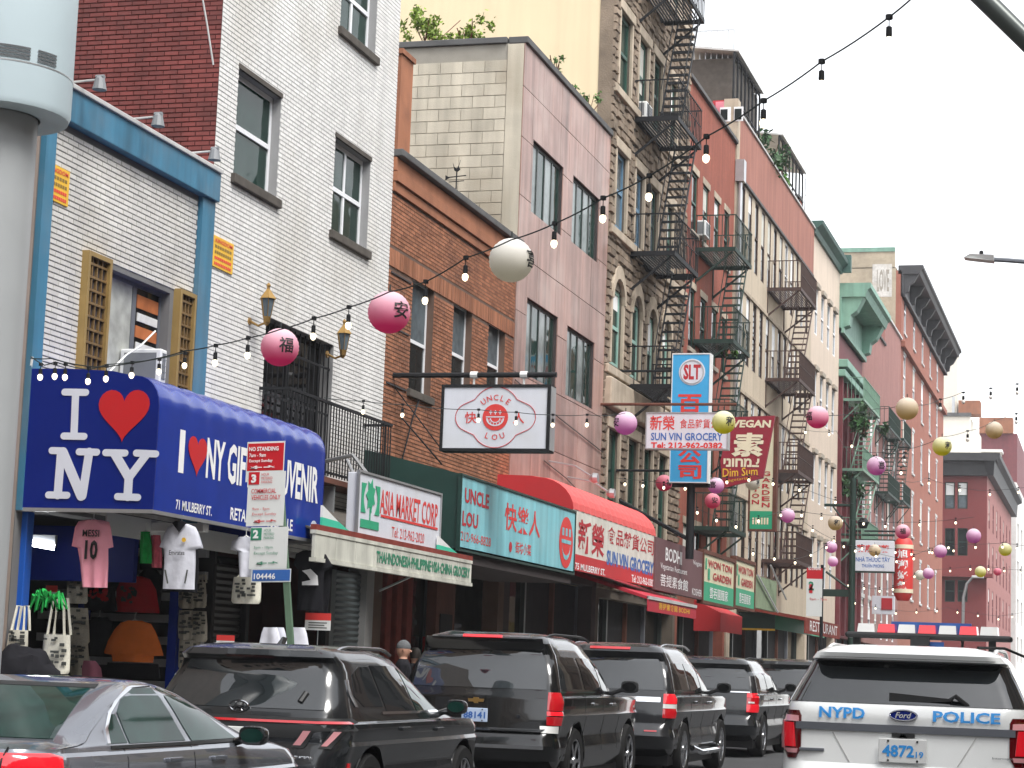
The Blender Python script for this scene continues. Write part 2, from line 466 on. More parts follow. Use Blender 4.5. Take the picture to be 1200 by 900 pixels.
# ---- ground
g = MB(); g.box(-60, 60, -30, 420, -1.0, -0.004); structure(g, 'ground', 'concrete_walk')
g = MB(); g.box(-8.0, 3.4, -30, 150, -.5, 0.0); g.box(-60, 60, 150, 164, -.5, 0.001); g.box(-8.0, 3.4, 164, 400, -.5, 0.0); structure(g, 'road', 'asphalt')
g = MB()
for yy in np.arange(-6, 145, 9.0): g.box(-2.46, -2.34, yy, yy+3, 0.0, .005)
structure(g, 'lane_marking', 'road_white')
for nm, xa, xb in (('sidewalk', -11.5, -8.15), ('sidewalk', 3.55, 7.0)):
    g = MB(); 
    ys = np.arange(-12, 150, 1.5)
    for ya in ys:
        n = 2
        for k in range(n):
            g.box(xa+(xb-xa)*k/n+.006, xa+(xb-xa)*(k+1)/n-.006, ya+.006, ya+1.494, -.05, .14)
    o = structure(g, nm, 'concrete_walk')
    g = MB(); g.box(xa, xb, -12, 150, -.05, .131); structure(g, 'sidewalk_bed', 'mortar_grey')
g = MB()
for ya in np.arange(-12, 150, 2.0): g.bbox(-8.15, -8.0, ya+.004, ya+1.996, -.05, .15, .015)
structure(g, 'kerb', 'kerb_stone')
g = MB()
for ya in np.arange(-12, 150, 2.0): g.bbox(3.4, 3.55, ya+.004, ya+1.996, -.05, .15, .015)
structure(g, 'kerb', 'kerb_stone')

def building(name, label, y0, y1, x=XF):
    return thing(name, label, 'building', (x, y0, 0))
def cap(root, xa, xb, y0, y1, z, h, m, name='coping', b=.015):
    mb = MB(); mb.bbox(xa, xb, y0, y1, z, z+h, b); return mb.build(name, m, root)

# ================================================================= B1 souvenir shop building
b1 = building('shop_building', 'two storey pale glazed brick building with blue trim above the souvenir shop', BY[0], BY[1])
y0, y1 = BY[0], BY[1]
W1 = op(114, 303, 197, 470); W1 = (W1[0], W1[1], 3.75, W1[3]-.05)
SHOP = (y0+.35, y1-.12, 0.14, 3.05)
mb = MB(); wall(mb, y0, y1, 0, 7.5, [W1, SHOP], XF-.32, XF); mb.build('front_wall', 'mortar_pale', b1)
pL = F(49, 330)[0]; pR = F(227, 330)[0]
bricks(b1, pL+.01, pR-.01, 3.1, 7.44, [(W1[0]-.26, W1[1]+.30, W1[2]-.2, W1[3]+.03)], XF, .235, .055, .009, .010, 'brick_ivory', indiv=300, ref=(20.6, 5.2))
mb = MB(); mb.box(XF, XF+.07, y0, pL, 3.0, 7.46); mb.build('corner_pier', 'paint_blue', b1)
mb = MB(); mb.box(XF, XF+.07, pR, y1-.03, 3.0, 7.46); mb.build('corner_pier', 'paint_blue', b1)
mb = MB(); mb.bbox(XF-.3, XF+.12, y0-.02, y1-.005, 7.46, 7.84, .01); mb.build('cornice_band', 'paint_blue', b1)
mb = MB(); mb.bbox(XF-.34, XF+.15, y0-.04, y1-.005, 7.84, 7.90, .01); mb.build('coping', 'coping_pale', b1)
# mass leaves the shop recess open
mb = MB(); mb.box(XF-11, XF-.32, y0+.003, y1-.003, 3.1, 7.5); mb.box(XF-11, XF-3.2, y0+.003, y1-.003, 0, 3.1)
mb.box(XF-3.2, XF-.32, y0+.003, y0+.2, 0, 3.1); mb.box(XF-3.2, XF-.32, y1-.25, y1-.003, 0, 3.1); mb.build('walls', 'shop_dark', b1)
# window group: three lights
wy0, wy1, wz0, wz1 = W1
wcols = [(wy0+.0, wy0+(wy1-wy0)*.22), (wy0+(wy1-wy0)*.22, wy0+(wy1-wy0)*.63), (wy0+(wy1-wy0)*.63, wy1)]
for i, (a, b) in enumerate(wcols):
    w = window(b1, a, b, wz0, wz1, XF, 'frame_grey', ['glass_curtain', 'glass_curtain', 'glass_sky'][i], ['glass_black', 'glass_curtain', 'glass_black'][i], inset=.12, fw=.05, split=[.45, .36, .30][i])
for i in (0, 2):
    a, b = wcols[i]
    for k, (zz, hh, m_) in enumerate(((.47, .15, 0), (.64, .05, 1), (.71, .07, 0), (.80, .05, 1), (.87, .08, 0))):
        z = wz0+(wz1-wz0)*zz; mb = MB(); mb.box(XF-.128, XF-.115, a+.07+.03*(k % 2), b-.08, z, z+hh*(wz1-wz0)*.9); mb.build('stacked_box', ['box_orange', 'box_white'][m_], b1)
mb = MB(); mb.bbox(XF-.13, XF+.06, wy0-.05, wy1+.05, wz0-.1, wz0, .01); mb.build('window_sill', 'sill_dark', b1)
# gold lattice panels either side
for xl, ytl, xr, yb in ((96, 293, 119, 445), (204, 338, 221, 470)):
    a, z1 = F(xl, ytl); b, _ = F(xr, 380)
    z0 = 3.7
    mb = MB(); e = .055
    mb.box(XF, XF+.10, a, a+e, z0, z1); mb.box(XF, XF+.10, b-e, b, z0, z1); mb.box(XF, XF+.10, a+e, b-e, z1-e, z1); mb.box(XF, XF+.10, a+e, b-e, z0, z0+e)
    sh = mb.build('shutter_panel', 'gold_edge', b1)
    mb = MB(); mb.box(XF+.005, XF+.03, a+e, b-e, z0+e, z1-e); mb.build('backing', 'joint_dark', sh)
    mb = MB(); n = 4; m_ = int((z1-z0)/.16)
    for i in range(n+1):
        yy = a+e+(b-a-2*e)*i/n; mb.box(XF+.03, XF+.06, yy-.012, yy+.012, z0+e, z1-e)
    for j in range(m_):
        zz = z0+e+(z1-z0-2*e)*(j+.5)/m_
        mb.box(XF+.032, XF+.066, a+e, b-e, zz-.014, zz+.014)
    mb.build('lattice', 'gold_lattice', sh)
# ================================================================= B2 white brick
b2 = building('apartment_building', 'tall white glazed brick building with a red painted side wall', BY[1], BY[2])
y0, y1 = BY[1], BY[2]; T2 = 14.6
ops = [op(280, 80, 328, 208), op(393, 160, 433, 273), op(403, -68, 443, 36)]
door = (27.03, 29.72, 4.0, 6.30)
shop2 = (25.5, 31.7, .14, 3.0)
mb = MB(); wall(mb, y0, y1, 0, T2, ops+[door, shop2], XF-.32, XF-.0); mb.build('front_wall', 'mortar_white', b2)
bricks(b2, y0, y1, 3.05, T2-.1, ops+[door], XF, .20, .055, .0085, .007, 'brick_white', indiv=300, ref=(25.2, 8))
mb = MB(); mb.box(XF-11, XF-.32, y0+.003, y1-.003, 3.2, T2); mb.box(XF-11, XF-1.8, y0+.003, y1-.003, 0, 3.2)
mb.box(XF-1.8, XF-.32, y0+.003, y0+.4, 0, 3.2); mb.box(XF-1.8, XF-.32, y1-.3, y1-.003, 0, 3.2)
mb.build('walls', 'mortar_red', b2)
mb = MB(); mb.box(XF-.33, XF-.002, y0-.003, y0+.001, 7.9, T2-.1); mb.build('side_return', 'mortar_red', b2)
bricks(b2, XF-6.5, XF-.004, 7.92, T2-.1, [], y0, .20, .056, .0105, .008, 'brick_red_painted', plane='y', indiv=300, ref=(XF-1, 8))
cap(b2, XF-.35, XF+.06, y0-.04, y1+.0, T2, .15, 'coping_grey')
for i, o_ in enumerate(ops):
    window(b2, *o_, XF, 'frame_white', 'glass_green', 'glass_green', inset=.13, fw=.07, cols=1 if i == 0 else 2, sill='sill_dark')
    mb = MB(); mb.box(XF-.02, XF+.02, o_[0]-.02, o_[1]+.02, o_[3], o_[3]+.07); mb.build('lintel', 'sill_dark', b2)
# barred balcony door
w = window(b2, *door, XF, 'iron_black', 'glass_black', 'glass_black', inset=.2, fw=.08, cols=2, split=.6)
mb = MB()
for k in range(14):
    yy = door[0]+.05+(door[1]-door[0]-.1)*k/13; mb.tube([(XF-.05, yy, door[2]), (XF-.05, yy, door[3]-.03)], .012, 4)
for zz in (4.5, 5.2, 5.9): mb.box(XF-.06, XF-.04, door[0], door[1], zz, zz+.03)
mb.build('window_bars', 'iron_black', b2)
# ground-floor shopfronts under the awning
def rollshutter(root, y0, y1, z0, z1, xf, m, n=None):
    n = n or int((z1-z0)/.09); mb = MB()
    for k in range(n):
        a = z0+(z1-z0)*k/n; b = z0+(z1-z0)*(k+1)/n
        mb.prism([(xf, y0, a), (xf+.025, y0, (a+b)/2), (xf, y0, b-.004), (xf-.02, y0, b-.004), (xf-.02, y0, a)], (0, y1-y0, 0))
    return mb.build('roller_shutter', m, root)
rollshutter(b2, 25.5, 27.0, .14, 2.75, XF-.15, 'shutter_dark')
rollshutter(b2, 30.6, 31.7, .14, 2.9, XF-.12, 'shutter_grey')
for a_, b_ in ((27.0, 27.12), (30.1, 30.25)): mb = MB(); mb.box(XF-.2, XF-.05, a_, b_, .14, 3.0); mb.build('shopfront_post', 'iron_black', b2)
mb = MB(); mb.box(XF-1.5, XF-1.45, 27.12, 30.1, .14, 3.0); mb.build('shopfront_glazing', 'glass_black', b2)
mb = MB(); mb.box(XF-.14, XF-.10, 30.26, 30.58, .3, 2.9); mb.build('door', 'shutter_grey', b2)
# ================================================================= B3 brown brick restaurant
b3 = building('restaurant_building', 'low brown brick building with three narrow windows and a soldier course', BY[2], BY[3])
y0, y1 = BY[2], BY[3]; T3 = 9.98
ops = [op(484, 322, 507, 458), op(532, 350, 552, 462), op(573, 372, 591, 466)]
shop3 = (y0+.4, y1-.4, .14, 3.35)
mb = MB(); wall(mb, y0, y1, 0, T3-.12, ops+[shop3], XF-.32, XF); mb.build('front_wall', 'mortar_brown', b3)
zb1 = F(462, 290)[1]; zb0 = zb1-.30
oo = [(o[0], o[1], o[2], o[3]) for o in ops]
bricks(b3, y0+.003, y1-.003, 3.5, zb0-.06, oo, XF, .20, .056, .0105, .008, 'brick_orange', indiv=300, ref=(32.5, 7.0))
bricks(b3, y0+.003, y1-.003, zb1+.02, 9.25, [], XF, .20, .056, .0105, .008, 'brick_orange', indiv=0)
mb_ = (y0, y1)
bricks(b3, y0+.003, y1-.003, zb0-.04, zb1+.01, [], XF, .058, .30, .0105, .022, 'brick_orange', indiv=0, name='soldier_brick')
for k, (za, zb_, d) in enumerate(((9.27, 9.42, .05), (9.44, 9.60, .09), (9.62, 9.84, .06))):
    mb = MB(); mb.box(XF-.01, XF+d, y0+.002, y1-.002, za, zb_); mb.build('brick_moulding', 'brick_orange', b3)
cap(b3, XF-.34, XF+.16, y0, y1, 9.86, .12, 'coping_grey')
body(b3, y0, y1, T3-.5, wm='stucco')
for c in list(b3.children):
    if c.name.startswith('walls'): bpy.data.objects.remove(c)
mb = MB(); mb.box(XF-11, XF-.32, y0+.003, y1-.003, 3.4, T3-.6); mb.box(XF-11, XF-1.6, y0+.003, y1-.003, 0, 3.4); mb.build('walls', 'shop_dark', b3)
for i, o_ in enumerate(ops): window(b3, *o_, XF, 'frame_white', 'glass_dark', 'glass_sky', inset=.12, fw=.06, split=.45, sill='sill_dark')
for z in (6.05, 7.0, 7.9): # wall seams beside windows
    mb = MB(); mb.box(XF+.004, XF+.024, y0+.1, ops[0][0]-.12, z, z+.03); mb.build('conduit', 'joint_dark', b3)
# chimney at the back of B2's flank
ch = MB(); xa, z0c = X(465, 180, 37.0); xb, z1c = X(479, 64, 37.0)
ch.box(xa-.6, xb, 36.6, 37.3, 9.3, z1c-.1); c3 = ch.build('chimney', 'brick_orange', b3)
mb = MB(); mb.box(xa-.65, xb+.04, 36.56, 37.34, z1c-.1, z1c); mb.build('chimney_cap', 'brick_orange', c3)
# shop front of B3
for k, yy in enumerate((33.0, 33.55, 34.1, 34.65)):
    mb = MB(); mb.bbox(XF-.45, XF-.3, yy, yy+.28, .5, 3.2, .02); o = mb.build('red_banner', 'rust_red', b3)
mb = MB(); mb.box(XF-.2, XF-.02, 35.4, 36.5, .14, 3.3); mb.build('shopfront_post', 'metal_rust', b3)
mb = MB(); mb.box(XF-.015, XF+.004, 35.6, 36.3, .3, 2.4); mb.build('door', 'shop_dark', b3)
mb = MB(); mb.box(XF-.9, XF-.85, 36.5, 39.1, .14, 3.3); mb.build('shopfront_glazing', 'glass_black', b3)
for yy in (37.2, 38.1): mb = MB(); mb.box(XF-.85, XF-.78, yy, yy+.1, .14, 3.3); mb.build('mullion', 'frame_grey', b3)
mb = MB(); mb.box(XF-.78, XF-.70, 37.0, 37.9, .6, 2.0); mb.build('poster', 'ink_red', b3)
mb = MB(); mb.box(XF-.74, XF-.66, 38.2, 39.0, 1.0, 2.3); f_ = mb.build('poster_frame', 'frame_grey', b3)
# ================================================================= B4 pink marble
b4 = building('marble_building', 'flat roofed building faced in streaky pink marble with a grey block side wall', BY[3], BY[4])
y0, y1 = BY[3], BY[4]; T4 = 14.2
ops = [op(624, 163, 659, 250), op(671, 205, 701, 285), op(617, 348, 652, 440), op(664, 381, 695, 464)]
shop4 = (y0+.4, y1-.4, .14, 3.4)
mb = MB(); wall(mb, y0, y1, 0, T4-.1, ops+[shop4], XF-.32, XF); mb.build('front_wall', 'joint_dark', b4)
rr = random.Random(5)
zrows = [3.6, 4.9, 6.1, 7.35, 8.6, 9.75, 10.95, 12.15, 13.2, 14.1]
npan = 10; pw = (y1-y0)/npan
for za, zb_ in zip(zrows[:-1], zrows[1:]):
    k = 0
    for i in range(npan):
        a = y0+pw*i; b = a+pw
        cuts = [(o[0], o[1]) for o in ops if o[2] < zb_-.02 and o[3] > za+.02]
        ov = [o for o in ops if o[0] < b and o[1] > a and o[2] < zb_ and o[3] > za]
        m_ = MB(); zs = sorted({za, zb_, *[min(max(o[2], za), zb_) for o in ov], *[min(max(o[3], za), zb_) for o in ov]})
        any_ = False
        for z_a, z_b in zip(zs[:-1], zs[1:]):
            if z_b-z_a < .01: continue
            for p, q in subtract(a, b, [(o[0], o[1]) for o in ov if o[2] < z_b-1e-4 and o[3] > z_a+1e-4]):
                if q-p > .01:
                    m_.box(XF-.005, XF+.02+.004*rr.random(), p+.004, q-.004, z_a+(.008 if z_a == za else 0), z_b-(.008 if z_b == zb_ else 0)); any_ = True
        if any_: m_.build('marble_panel', 'marble_pink', b4)
cap(b4, XF-.34, XF+.08, y0, y1, T4-.1, .14, 'coping_grey')
mb = MB(); mb.box(XF-11, XF-.32, y0+.003, y1-.003, 3.5, T4-.1); mb.box(XF-11, XF-1.6, y0+.003, y1-.003, 0, 3.5); mb.build('walls', 'mortar_grey', b4)
bricks(b4, XF-4.4, XF-.35, 9.3, T4-.2, [], y0, .47, .24, .008, .012, 'concrete_block', plane='y', indiv=300, name='concrete_block', ref=(XF-1, 12))
mb = MB(); mb.box(XF-.34, XF-.002, y0-.02, y0+.002, 9.3, T4-.12); mb.build('corner_strip', 'concrete_block', b4)
cap(b4, XF-7, XF-.36, y0-.06, y0+.25, T4-.1, .13, 'coping_grey')
for i, o_ in enumerate(ops):
    a, b, c, d = o_
    window(b4, a, b, c, d, XF, 'frame_bronze', 'glass_pale', 'glass_green', inset=.06, fw=.06, split=0, cols=4)
# ================================================================= B5 rock-faced stone tenement
b5 = building('stone_tenement', 'rock faced brownstone tenement with tan stucco side wall and arched windows', BY[4], BY[5])
y0, y1 = BY[4], BY[5]; T5 = 21.5
ops = []
cols5 = [(727, 738), (748, 757.5), (765, 773.5)]
r1 = [op(726, 12, 738, 112), op(748, 42, 758, 121), op(765, 63, 774, 140)]
r2 = [op(721, 175, 732, 270), op(743.5, 197, 752, 290), op(761, 215, 769, 290)]
r3 = [op(716, 335, 727.5, 435), op(739, 350, 749, 445), op(757, 366, 766, 450), op(774, 384, 783, 455)]
ys5 = sorted([(o[0]) for o in r1]); 
r2.append((r2[2][1]+1.1, r2[2][1]+2.0, r2[0][2], r2[0][3])); r1.append((r1[2][1]+1.1, r1[2][1]+2.0, r1[0][2], r1[0][3]))
def lvl(rs):
    z0 = sum(o[2] for o in rs)/len(rs); z1 = sum(o[3] for o in rs)/len(rs); return [(o[0], o[1], z0, z1) for o in rs]
r1 = lvl(r1); r2 = lvl(r2); r3 = lvl(r3)
r4 = [(o[0], o[1], 4.0, 7.2) for o in r3]
r0 = [(o[0], o[1], r1[0][2]+4.0, r1[0][3]+3.6) for o in r1]
allo = r0+r1+r2+r3+r4
shop5 = (y0+.3, y1-.3, .14, 3.2)
mb = MB(); wall(mb, y0, y1, 0, T5, allo+[shop5], XF-.32, XF); mb.build('front_wall', 'rock_mortar', b5)
bricks(b5, y0+.003, y1-.003, 3.4, T5-.1, [(o[0]-.14, o[1]+.14, o[2]-.1, o[3]+.22) for o in allo], XF, .42, .19, .012, .05, 'rockface', indiv=300, name='stone_block', jit=1.0, rough=.05, ref=(48, 10))
mb = MB(); mb.box(XF-11, XF-.32, y0+.003, y1-.003, 3.3, T5); mb.box(XF-11, XF-1.6, y0+.003, y1-.003, 0, 3.3); mb.build('walls', 'stucco_tan', b5)
mb = MB(); mb.box(XF-.33, XF+.0, y0-.015, y0+.02, 14.2, T5); mb.build('corner_strip', 'rockface', b5)
for ri, rs in enumerate((r0, r1, r2, r3, r4)):
    for i, o_ in enumerate(rs):
        fm = ['frame_green', 'frame_green', 'frame_blue' if i < 2 else 'frame_green', 'frame_seafoam', 'frame_green'][ri]
        window(b5, *o_, XF, fm, 'glass_green' if ri != 2 else 'glass_sky', inset=.05, fw=.09, split=.5, low=True)
        for s in (0, 1): # sandstone surround
            a = o_[0]-.13 if s == 0 else o_[1]; mb = MB()
            mb.bbox(XF-.02, XF+.07, a, a+.13, o_[2], o_[3], .01); mb.build('jamb', 'trim_sandstone', b5)
        if ri == 3:
            mb = MB(); ym = (o_[0]+o_[1])/2; r = (o_[1]-o_[0])/2; K = 8
            pts = [(XF-.02, ym-math.cos(math.pi*k/K)*(r+.15), o_[3]-.3+math.sin(math.pi*k/K)*(r+.3)) for k in range(K+1)]
            inn = [(XF-.02, ym-math.cos(math.pi*k/K)*r, o_[3]-.3+math.sin(math.pi*k/K)*(r-.02)) for k in range(K+1)]
            for k in range(K): mb.prism([inn[k], pts[k], pts[k+1], inn[k+1]], (.12, 0, 0))
            mb.prism([(XF-.02, ym-r, o_[3]+.2), (XF-.02, ym-r, o_[3]-.3)]+inn[1:K//2+1]+[(XF-.02, ym, o_[3]+.2)], (.04, 0, 0))
            mb.prism(([(XF-.02, ym+r, o_[3]+.2), (XF-.02, ym+r, o_[3]-.3)]+inn[K//2:K][::-1]+[(XF-.02, ym, o_[3]+.2)])[::-1], (.04, 0, 0))
            mb.build('arch', 'trim_sandstone', b5)
        else:
            mb = MB(); mb.bbox(XF-.02, XF+.10, o_[0]-.2, o_[1]+.2, o_[3], o_[3]+.26, .02); mb.build('lintel', 'trim_sandstone', b5)
    z = rs[0][2]; mb = MB(); mb.bbox(XF-.02, XF+.13, y0+.03, y1-.03, z-.30, z-.10, .02); mb.build('sill_course', 'trim_sandstone', b5)
mb = MB(); zz = r3[0][2]-.35; mb.bbox(XF-.02, XF+.22, y0+.03, y1-.03, zz-.75, zz-.05, .04); mb.build('stringcourse', 'trim_sandstone', b5)
cap(b5, XF-.34, XF+.5, y0, y1, T5, .8, 'trim_sandstone', 'cornice')
# ================================================================= B6 salmon brick
def rowset(cols, rows):
    return [(a, b, z0, z1) for z0, z1 in rows for a, b in cols]
b6 = building('brick_tenement', 'salmon painted brick tenement between the stone tenement and the buff building', BY[5], BY[6])
y0, y1 = BY[5], BY[6]; T6 = 18.2
o1 = op(817, 212, 825, 262); o2 = op(828, 222, 839, 285); o3 = op(847, 250, 855, 290)
zr = [(o2[2]-.1, o2[3]+.05)]; z_b, z_t = zr[0]; ph = 3.35
rows = [(z_b-ph*k, z_t-ph*k) for k in range(4)]
cols = [(57.0, 57.9), (o1[0], o1[1]), (o2[0], o2[1]), (o3[0], o3[1])]
cols = [(57.2, 58.1), (58.9, 59.8), (60.7, 61.6), (62.4, 63.2)]
ops = rowset(cols, rows)
mb = MB(); wall(mb, y0, y1, 0, T6, ops+[(y0+.3, y1-.3, .14, 3.3)], XF-.32, XF); mb.build('front_wall', 'brick_salmon', b6)
mb = MB(); mb.box(XF-11, XF-.32, y0+.003, y1-.003, 3.4, T6-.4); mb.box(XF-11, XF-1.6, y0+.003, y1-.003, 0, 3.4); mb.build('walls', 'brick_salmon', b6)
for o_ in ops: window(b6, *o_, XF, 'frame_green', 'glass_dark', inset=.04, fw=.06, low=True, sill='sill_stone', lintel='trim_sandstone')
cap(b6, XF-.34, XF+.10, y0, y1, T6, .12, 'coping_grey')
# ================================================================= B7 buff brick with salmon parapet
b7 = building('brick_tenement', 'long buff brick tenement with a plain salmon parapet band across its top', BY[6], BY[7])
y0, y1 = BY[6], BY[7]; T7 = 19.25; Tb = 17.37
cols = []
n7 = 12
for k in range(n7):
    a = y0+1.3+(y1-y0-1.6)*k/n7; cols.append((a, a+.72))
rows = [(Tb-2.55, Tb-.12), (Tb-5.85, Tb-3.55), (Tb-9.2, Tb-6.85), (Tb-12.5, Tb-10.2)]
ops = rowset(cols, rows)
mb = MB(); wall(mb, y0+.5, y1, 0, Tb, ops+[(y0+.9, y1-.3, .14, 3.3)], XF-.32, XF); mb.build('front_wall', 'brick_buff', b7)
mb = MB(); mb.box(XF-.30, XF+.06, y0+.5, y1-.003, Tb, T7); mb.build('parapet', 'parapet_salmon', b7)
cap(b7, XF-.34, XF+.12, y0+.5, y1, T7, .08, 'coping_pale')
mb = MB(); mb.bbox(XF-.30, XF+.09, y0+.5, y1-.003, Tb-.09, Tb, .01); mb.build('string_course', 'coping_grey', b7)
for zz in (rows[0][0], rows[1][0], rows[2][0]):
    mb = MB(); mb.bbox(XF-.02, XF+.05, y0+.5, y1, zz-1.02, zz-.9, .01); mb.build('string_course', 'trim_sandstone', b7)
mb = MB(); mb.box(XF-.4, XF+.05, y0+.003, y0+.5, 0, T7+.45); mb.build('corner_pier', 'trim_sandstone', b7)
mb = MB(); mb.box(XF-11, XF-.33, y0+.003, y1-.003, 3.4, Tb+.4); mb.box(XF-11, XF-1.6, y0+.003, y1-.003, 0, 3.4); mb.build('walls', 'brick_buff', b7)
rr = random.Random(3)
for o_ in ops: window(b7, *o_, XF, 'iron_brown' if rr.random() < .8 else 'frame_white', 'glass_dark', inset=.015, fw=.05, low=True)
# ================================================================= B8 cream
b8 = building('brick_tenement', 'plain cream tenement with a dark green cornice', BY[7], BY[8])
y0, y1 = BY[7], BY[8]; T8 = 19.1
cols = [(y0+1.0+(y1-y0-1.2)*k/4, y0+1.0+(y1-y0-1.2)*k/4+.85) for k in range(4)]
rows = [(T8-3.9-3.35*k, T8-2.0-3.35*k) for k in range(4)]
ops = rowset(cols, rows)
mb = MB(); wall(mb, y0, y1, 0, T8, ops+[(y0+.3, y1-.3, .14, 3.3)], XF-.32, XF); mb.build('front_wall', 'brick_cream', b8)
mb = MB(); mb.box(XF-11, XF-.32, y0+.003, y1-.003, 3.4, T8); mb.box(XF-11, XF-1.6, y0+.003, y1-.003, 0, 3.4); mb.build('walls', 'brick_cream', b8)
for o_ in ops: window(b8, *o_, XF, 'frame_white', 'glass_sky', inset=.02, fw=.07, low=True); mb = MB(); mb.bbox(XF-.02, XF+.12, o_[0]-.1, o_[1]+.1, o_[3], o_[3]+.18); mb.build('lintel', 'sill_stone', b8)
mb = MB(); mb.prism([(XF-.3, y0, T8), (XF+.1, y0, T8), (XF+.15, y0, T8+.2), (XF+.38, y0, T8+.36), (XF+.42, y0, T8+.5), (XF-.3, y0, T8+.5)], (0, y1-y0, 0)); mb.build('cornice', 'trim_green_dark', b8)
mb = MB(); mb.box(XF-.2, XF+.5, y1-.35, y1-.02, T8+.05, T8+.8); mb.build('cornice_bracket', 'trim_green_dark', b8)
# ================================================================= B9 maroon with sage cornice
def cornice(root, xf, y0, y1, z, h, out, m, nb=4, mb_='trim_green', bw=.35):
    mb = MB(); a, b = y0-.1, y1
    mb.prism([(xf-.2, a, z+h*.72), (xf+out*.82, a, z+h*.72), (xf+out*.9, a, z+h*.86), (xf+out, a, z+h*.9), (xf+out, a, z+h), (xf-.2, a, z+h)], (0, b-a, 0)); mb.box(xf-.05, xf+.1, a, b, z, z+h*.72)
    mb.box(xf-.02, xf+.22, a, b, z, z+h*.10)
    o = mb.build('cornice', m, root)
    for k in range(nb):
        yy = a+.1+(b-a-bw-.2)*k/max(1, nb-1); mb = MB()
        mb.prism([(xf+.08, yy, z+h*.1), (xf+out*.32, yy, z+h*.16), (xf+out*.36, yy, z+h*.36), (xf+out*.55, yy, z+h*.45), (xf+out*.78, yy, z+h*.72), (xf+.08, yy, z+h*.72)], (0, bw, 0))
        mb.build('cornice_bracket', mb_, o)
    return o
b9 = building('brick_tenement', 'maroon tenement with a heavy bracketed sage green cornice', BY[8], BY[9])
y0, y1 = BY[8], BY[9]; T9 = 16.5
cols = [(y0+.7+(y1-y0-.9)*k/4, y0+.7+(y1-y0-.9)*k/4+1.0) for k in range(4)]
rows = [(T9-4.6-3.5*k, T9-2.3-3.5*k) for k in range(3)]
ops = rowset(cols, rows)
mb = MB(); wall(mb, y0, y1, 0, T9, ops+[(y0+.3, y1-.3, .14, 3.3)], XF-.32, XF); mb.build('front_wall', 'facade_maroon', b9)
mb = MB(); mb.box(XF-11, XF-.32, y0+.003, y1-.003, 3.4, T9); mb.box(XF-11, XF-1.6, y0+.003, y1-.003, 0, 3.4); mb.build('walls', 'facade_maroon', b9)
for o_ in ops:
    window(b9, *o_, XF, 'frame_green', 'glass_dark', inset=.03, fw=.07, low=True)
for k in range(5):
    yy = y0+.25+(y1-y0-.9)*k/4; mb = MB(); mb.bbox(XF-.02, XF+.16, yy, yy+.28, 3.4, T9-1.8, .02); mb.build('pilaster', 'facade_maroon', b9)
cornice(b9, XF, y0, y1, T9, 2.2, 1.35, 'trim_green', 2, bw=.8)
mb = MB(); mb.bbox(XF-.02, XF+.4, y0, y1, T9-1.5, T9-1.15, .03); mb.bbox(XF-.02, XF+.3, y0, y1, T9-1.9, T9-1.6, .03); mb.build('lower_cornice', 'trim_green', b9)
# ================================================================= B10 rose
b10 = building('brick_tenement', 'rose painted tenement with a stepped parapet beyond the sage cornice', BY[9], BY[10])
y0, y1 = BY[9], BY[10]; T10 = 18.9; ym = 109.5
cols = [(y0+1.0+(y1-y0-1.4)*k/6, y0+1.0+(y1-y0-1.4)*k/6+1.2) for k in range(6)]
rows = [(T10-6.7-3.6*k, T10-4.3-3.6*k) for k in range(3)]+[(3.6, 5.4)]
ops = rowset(cols, rows)
mb = MB(); wall(mb, y0, y1, 0, T10, ops+[(y0+.3, y1-.3, .14, 3.3)], XF-.32, XF); mb.box(XF-.32, XF, ym, y1, T10, T10+1.7); mb.build('front_wall', 'facade_rose', b10)
mb = MB(); mb.box(XF-11, XF-.32, y0+.003, y1-.003, 3.4, T10-.5); mb.box(XF-11, XF-1.6, y0+.003, y1-.003, 0, 3.4); mb.build('walls', 'facade_rose', b10)
cap(b10, XF-.34, XF+.1, y0, ym, T10, .12, 'coping_grey'); cap(b10, XF-.34, XF+.1, ym, y1, T10+1.7, .12, 'coping_pale')
for o_ in ops: window(b10, *o_, XF, 'frame_white', 'glass_dark', inset=.03, fw=.08, low=True, lintel='coping_pale')
# ================================================================= B11 terracotta corner
b11 = building('corner_tenement', 'terracotta brick corner building with a deep black bracketed cornice and a graffiti side wall', BY[10], BY[11])
y0, y1 = BY[10], BY[11]; T11 = 25.2
zt = F(1062, 343)[1]; zbt = F(1062, 395)[1]; pt = 3.75
cols = [(y0+1.6+(y1-y0-2.0)*k/5, y0+1.6+(y1-y0-2.0)*k/5+1.35) for k in range(5)]
rows = [(zt-2.5-pt*k, zt-pt*k) for k in range(5)]
ops = rowset(cols, rows)
mb = MB(); wall(mb, y0, y1, 0, T11-.6, ops+[(y0+.5, y1-.5, .14, 3.3)], XF-.32, XF); mb.build('front_wall', 'brick_terracotta', b11)
mb = MB(); mb.box(XF-14, XF-.32, y0+.003, y1-.003, 3.4, T11-.4); mb.box(XF-11, XF-1.6, y0+.003, y1-.003, 0, 3.4); mb.build('walls', 'party_wall', b11)
for o_ in ops: window(b11, *o_, XF, 'frame_white', 'glass_dark', inset=.02, fw=.1, low=True, lintel='coping_pale', sill='coping_pale')
cornice(b11, XF, y0+.1, y1+.4, T11-2.1, 1.8, 1.2, 'cornice_black', 9, 'cornice_black', .35)
mb = MB(); mb.bbox(XF-.02, XF+.25, y0, y1, rows[0][0]-1.1, rows[0][0]-.75, .03); mb.build('stringcourse', 'brick_terracotta', b11)
mb = MB(); mb.box(XF-14, XF-.4, y0-.05, y0+.3, T11+.5, T11+.75); mb.build('coping', 'trim_green', b11)
mb = MB(); mb.box(XF-14, XF-.4, y0+.003, y0+.3, T11-.45, T11+.5); mb.build('party_parapet', 'party_wall', b11)
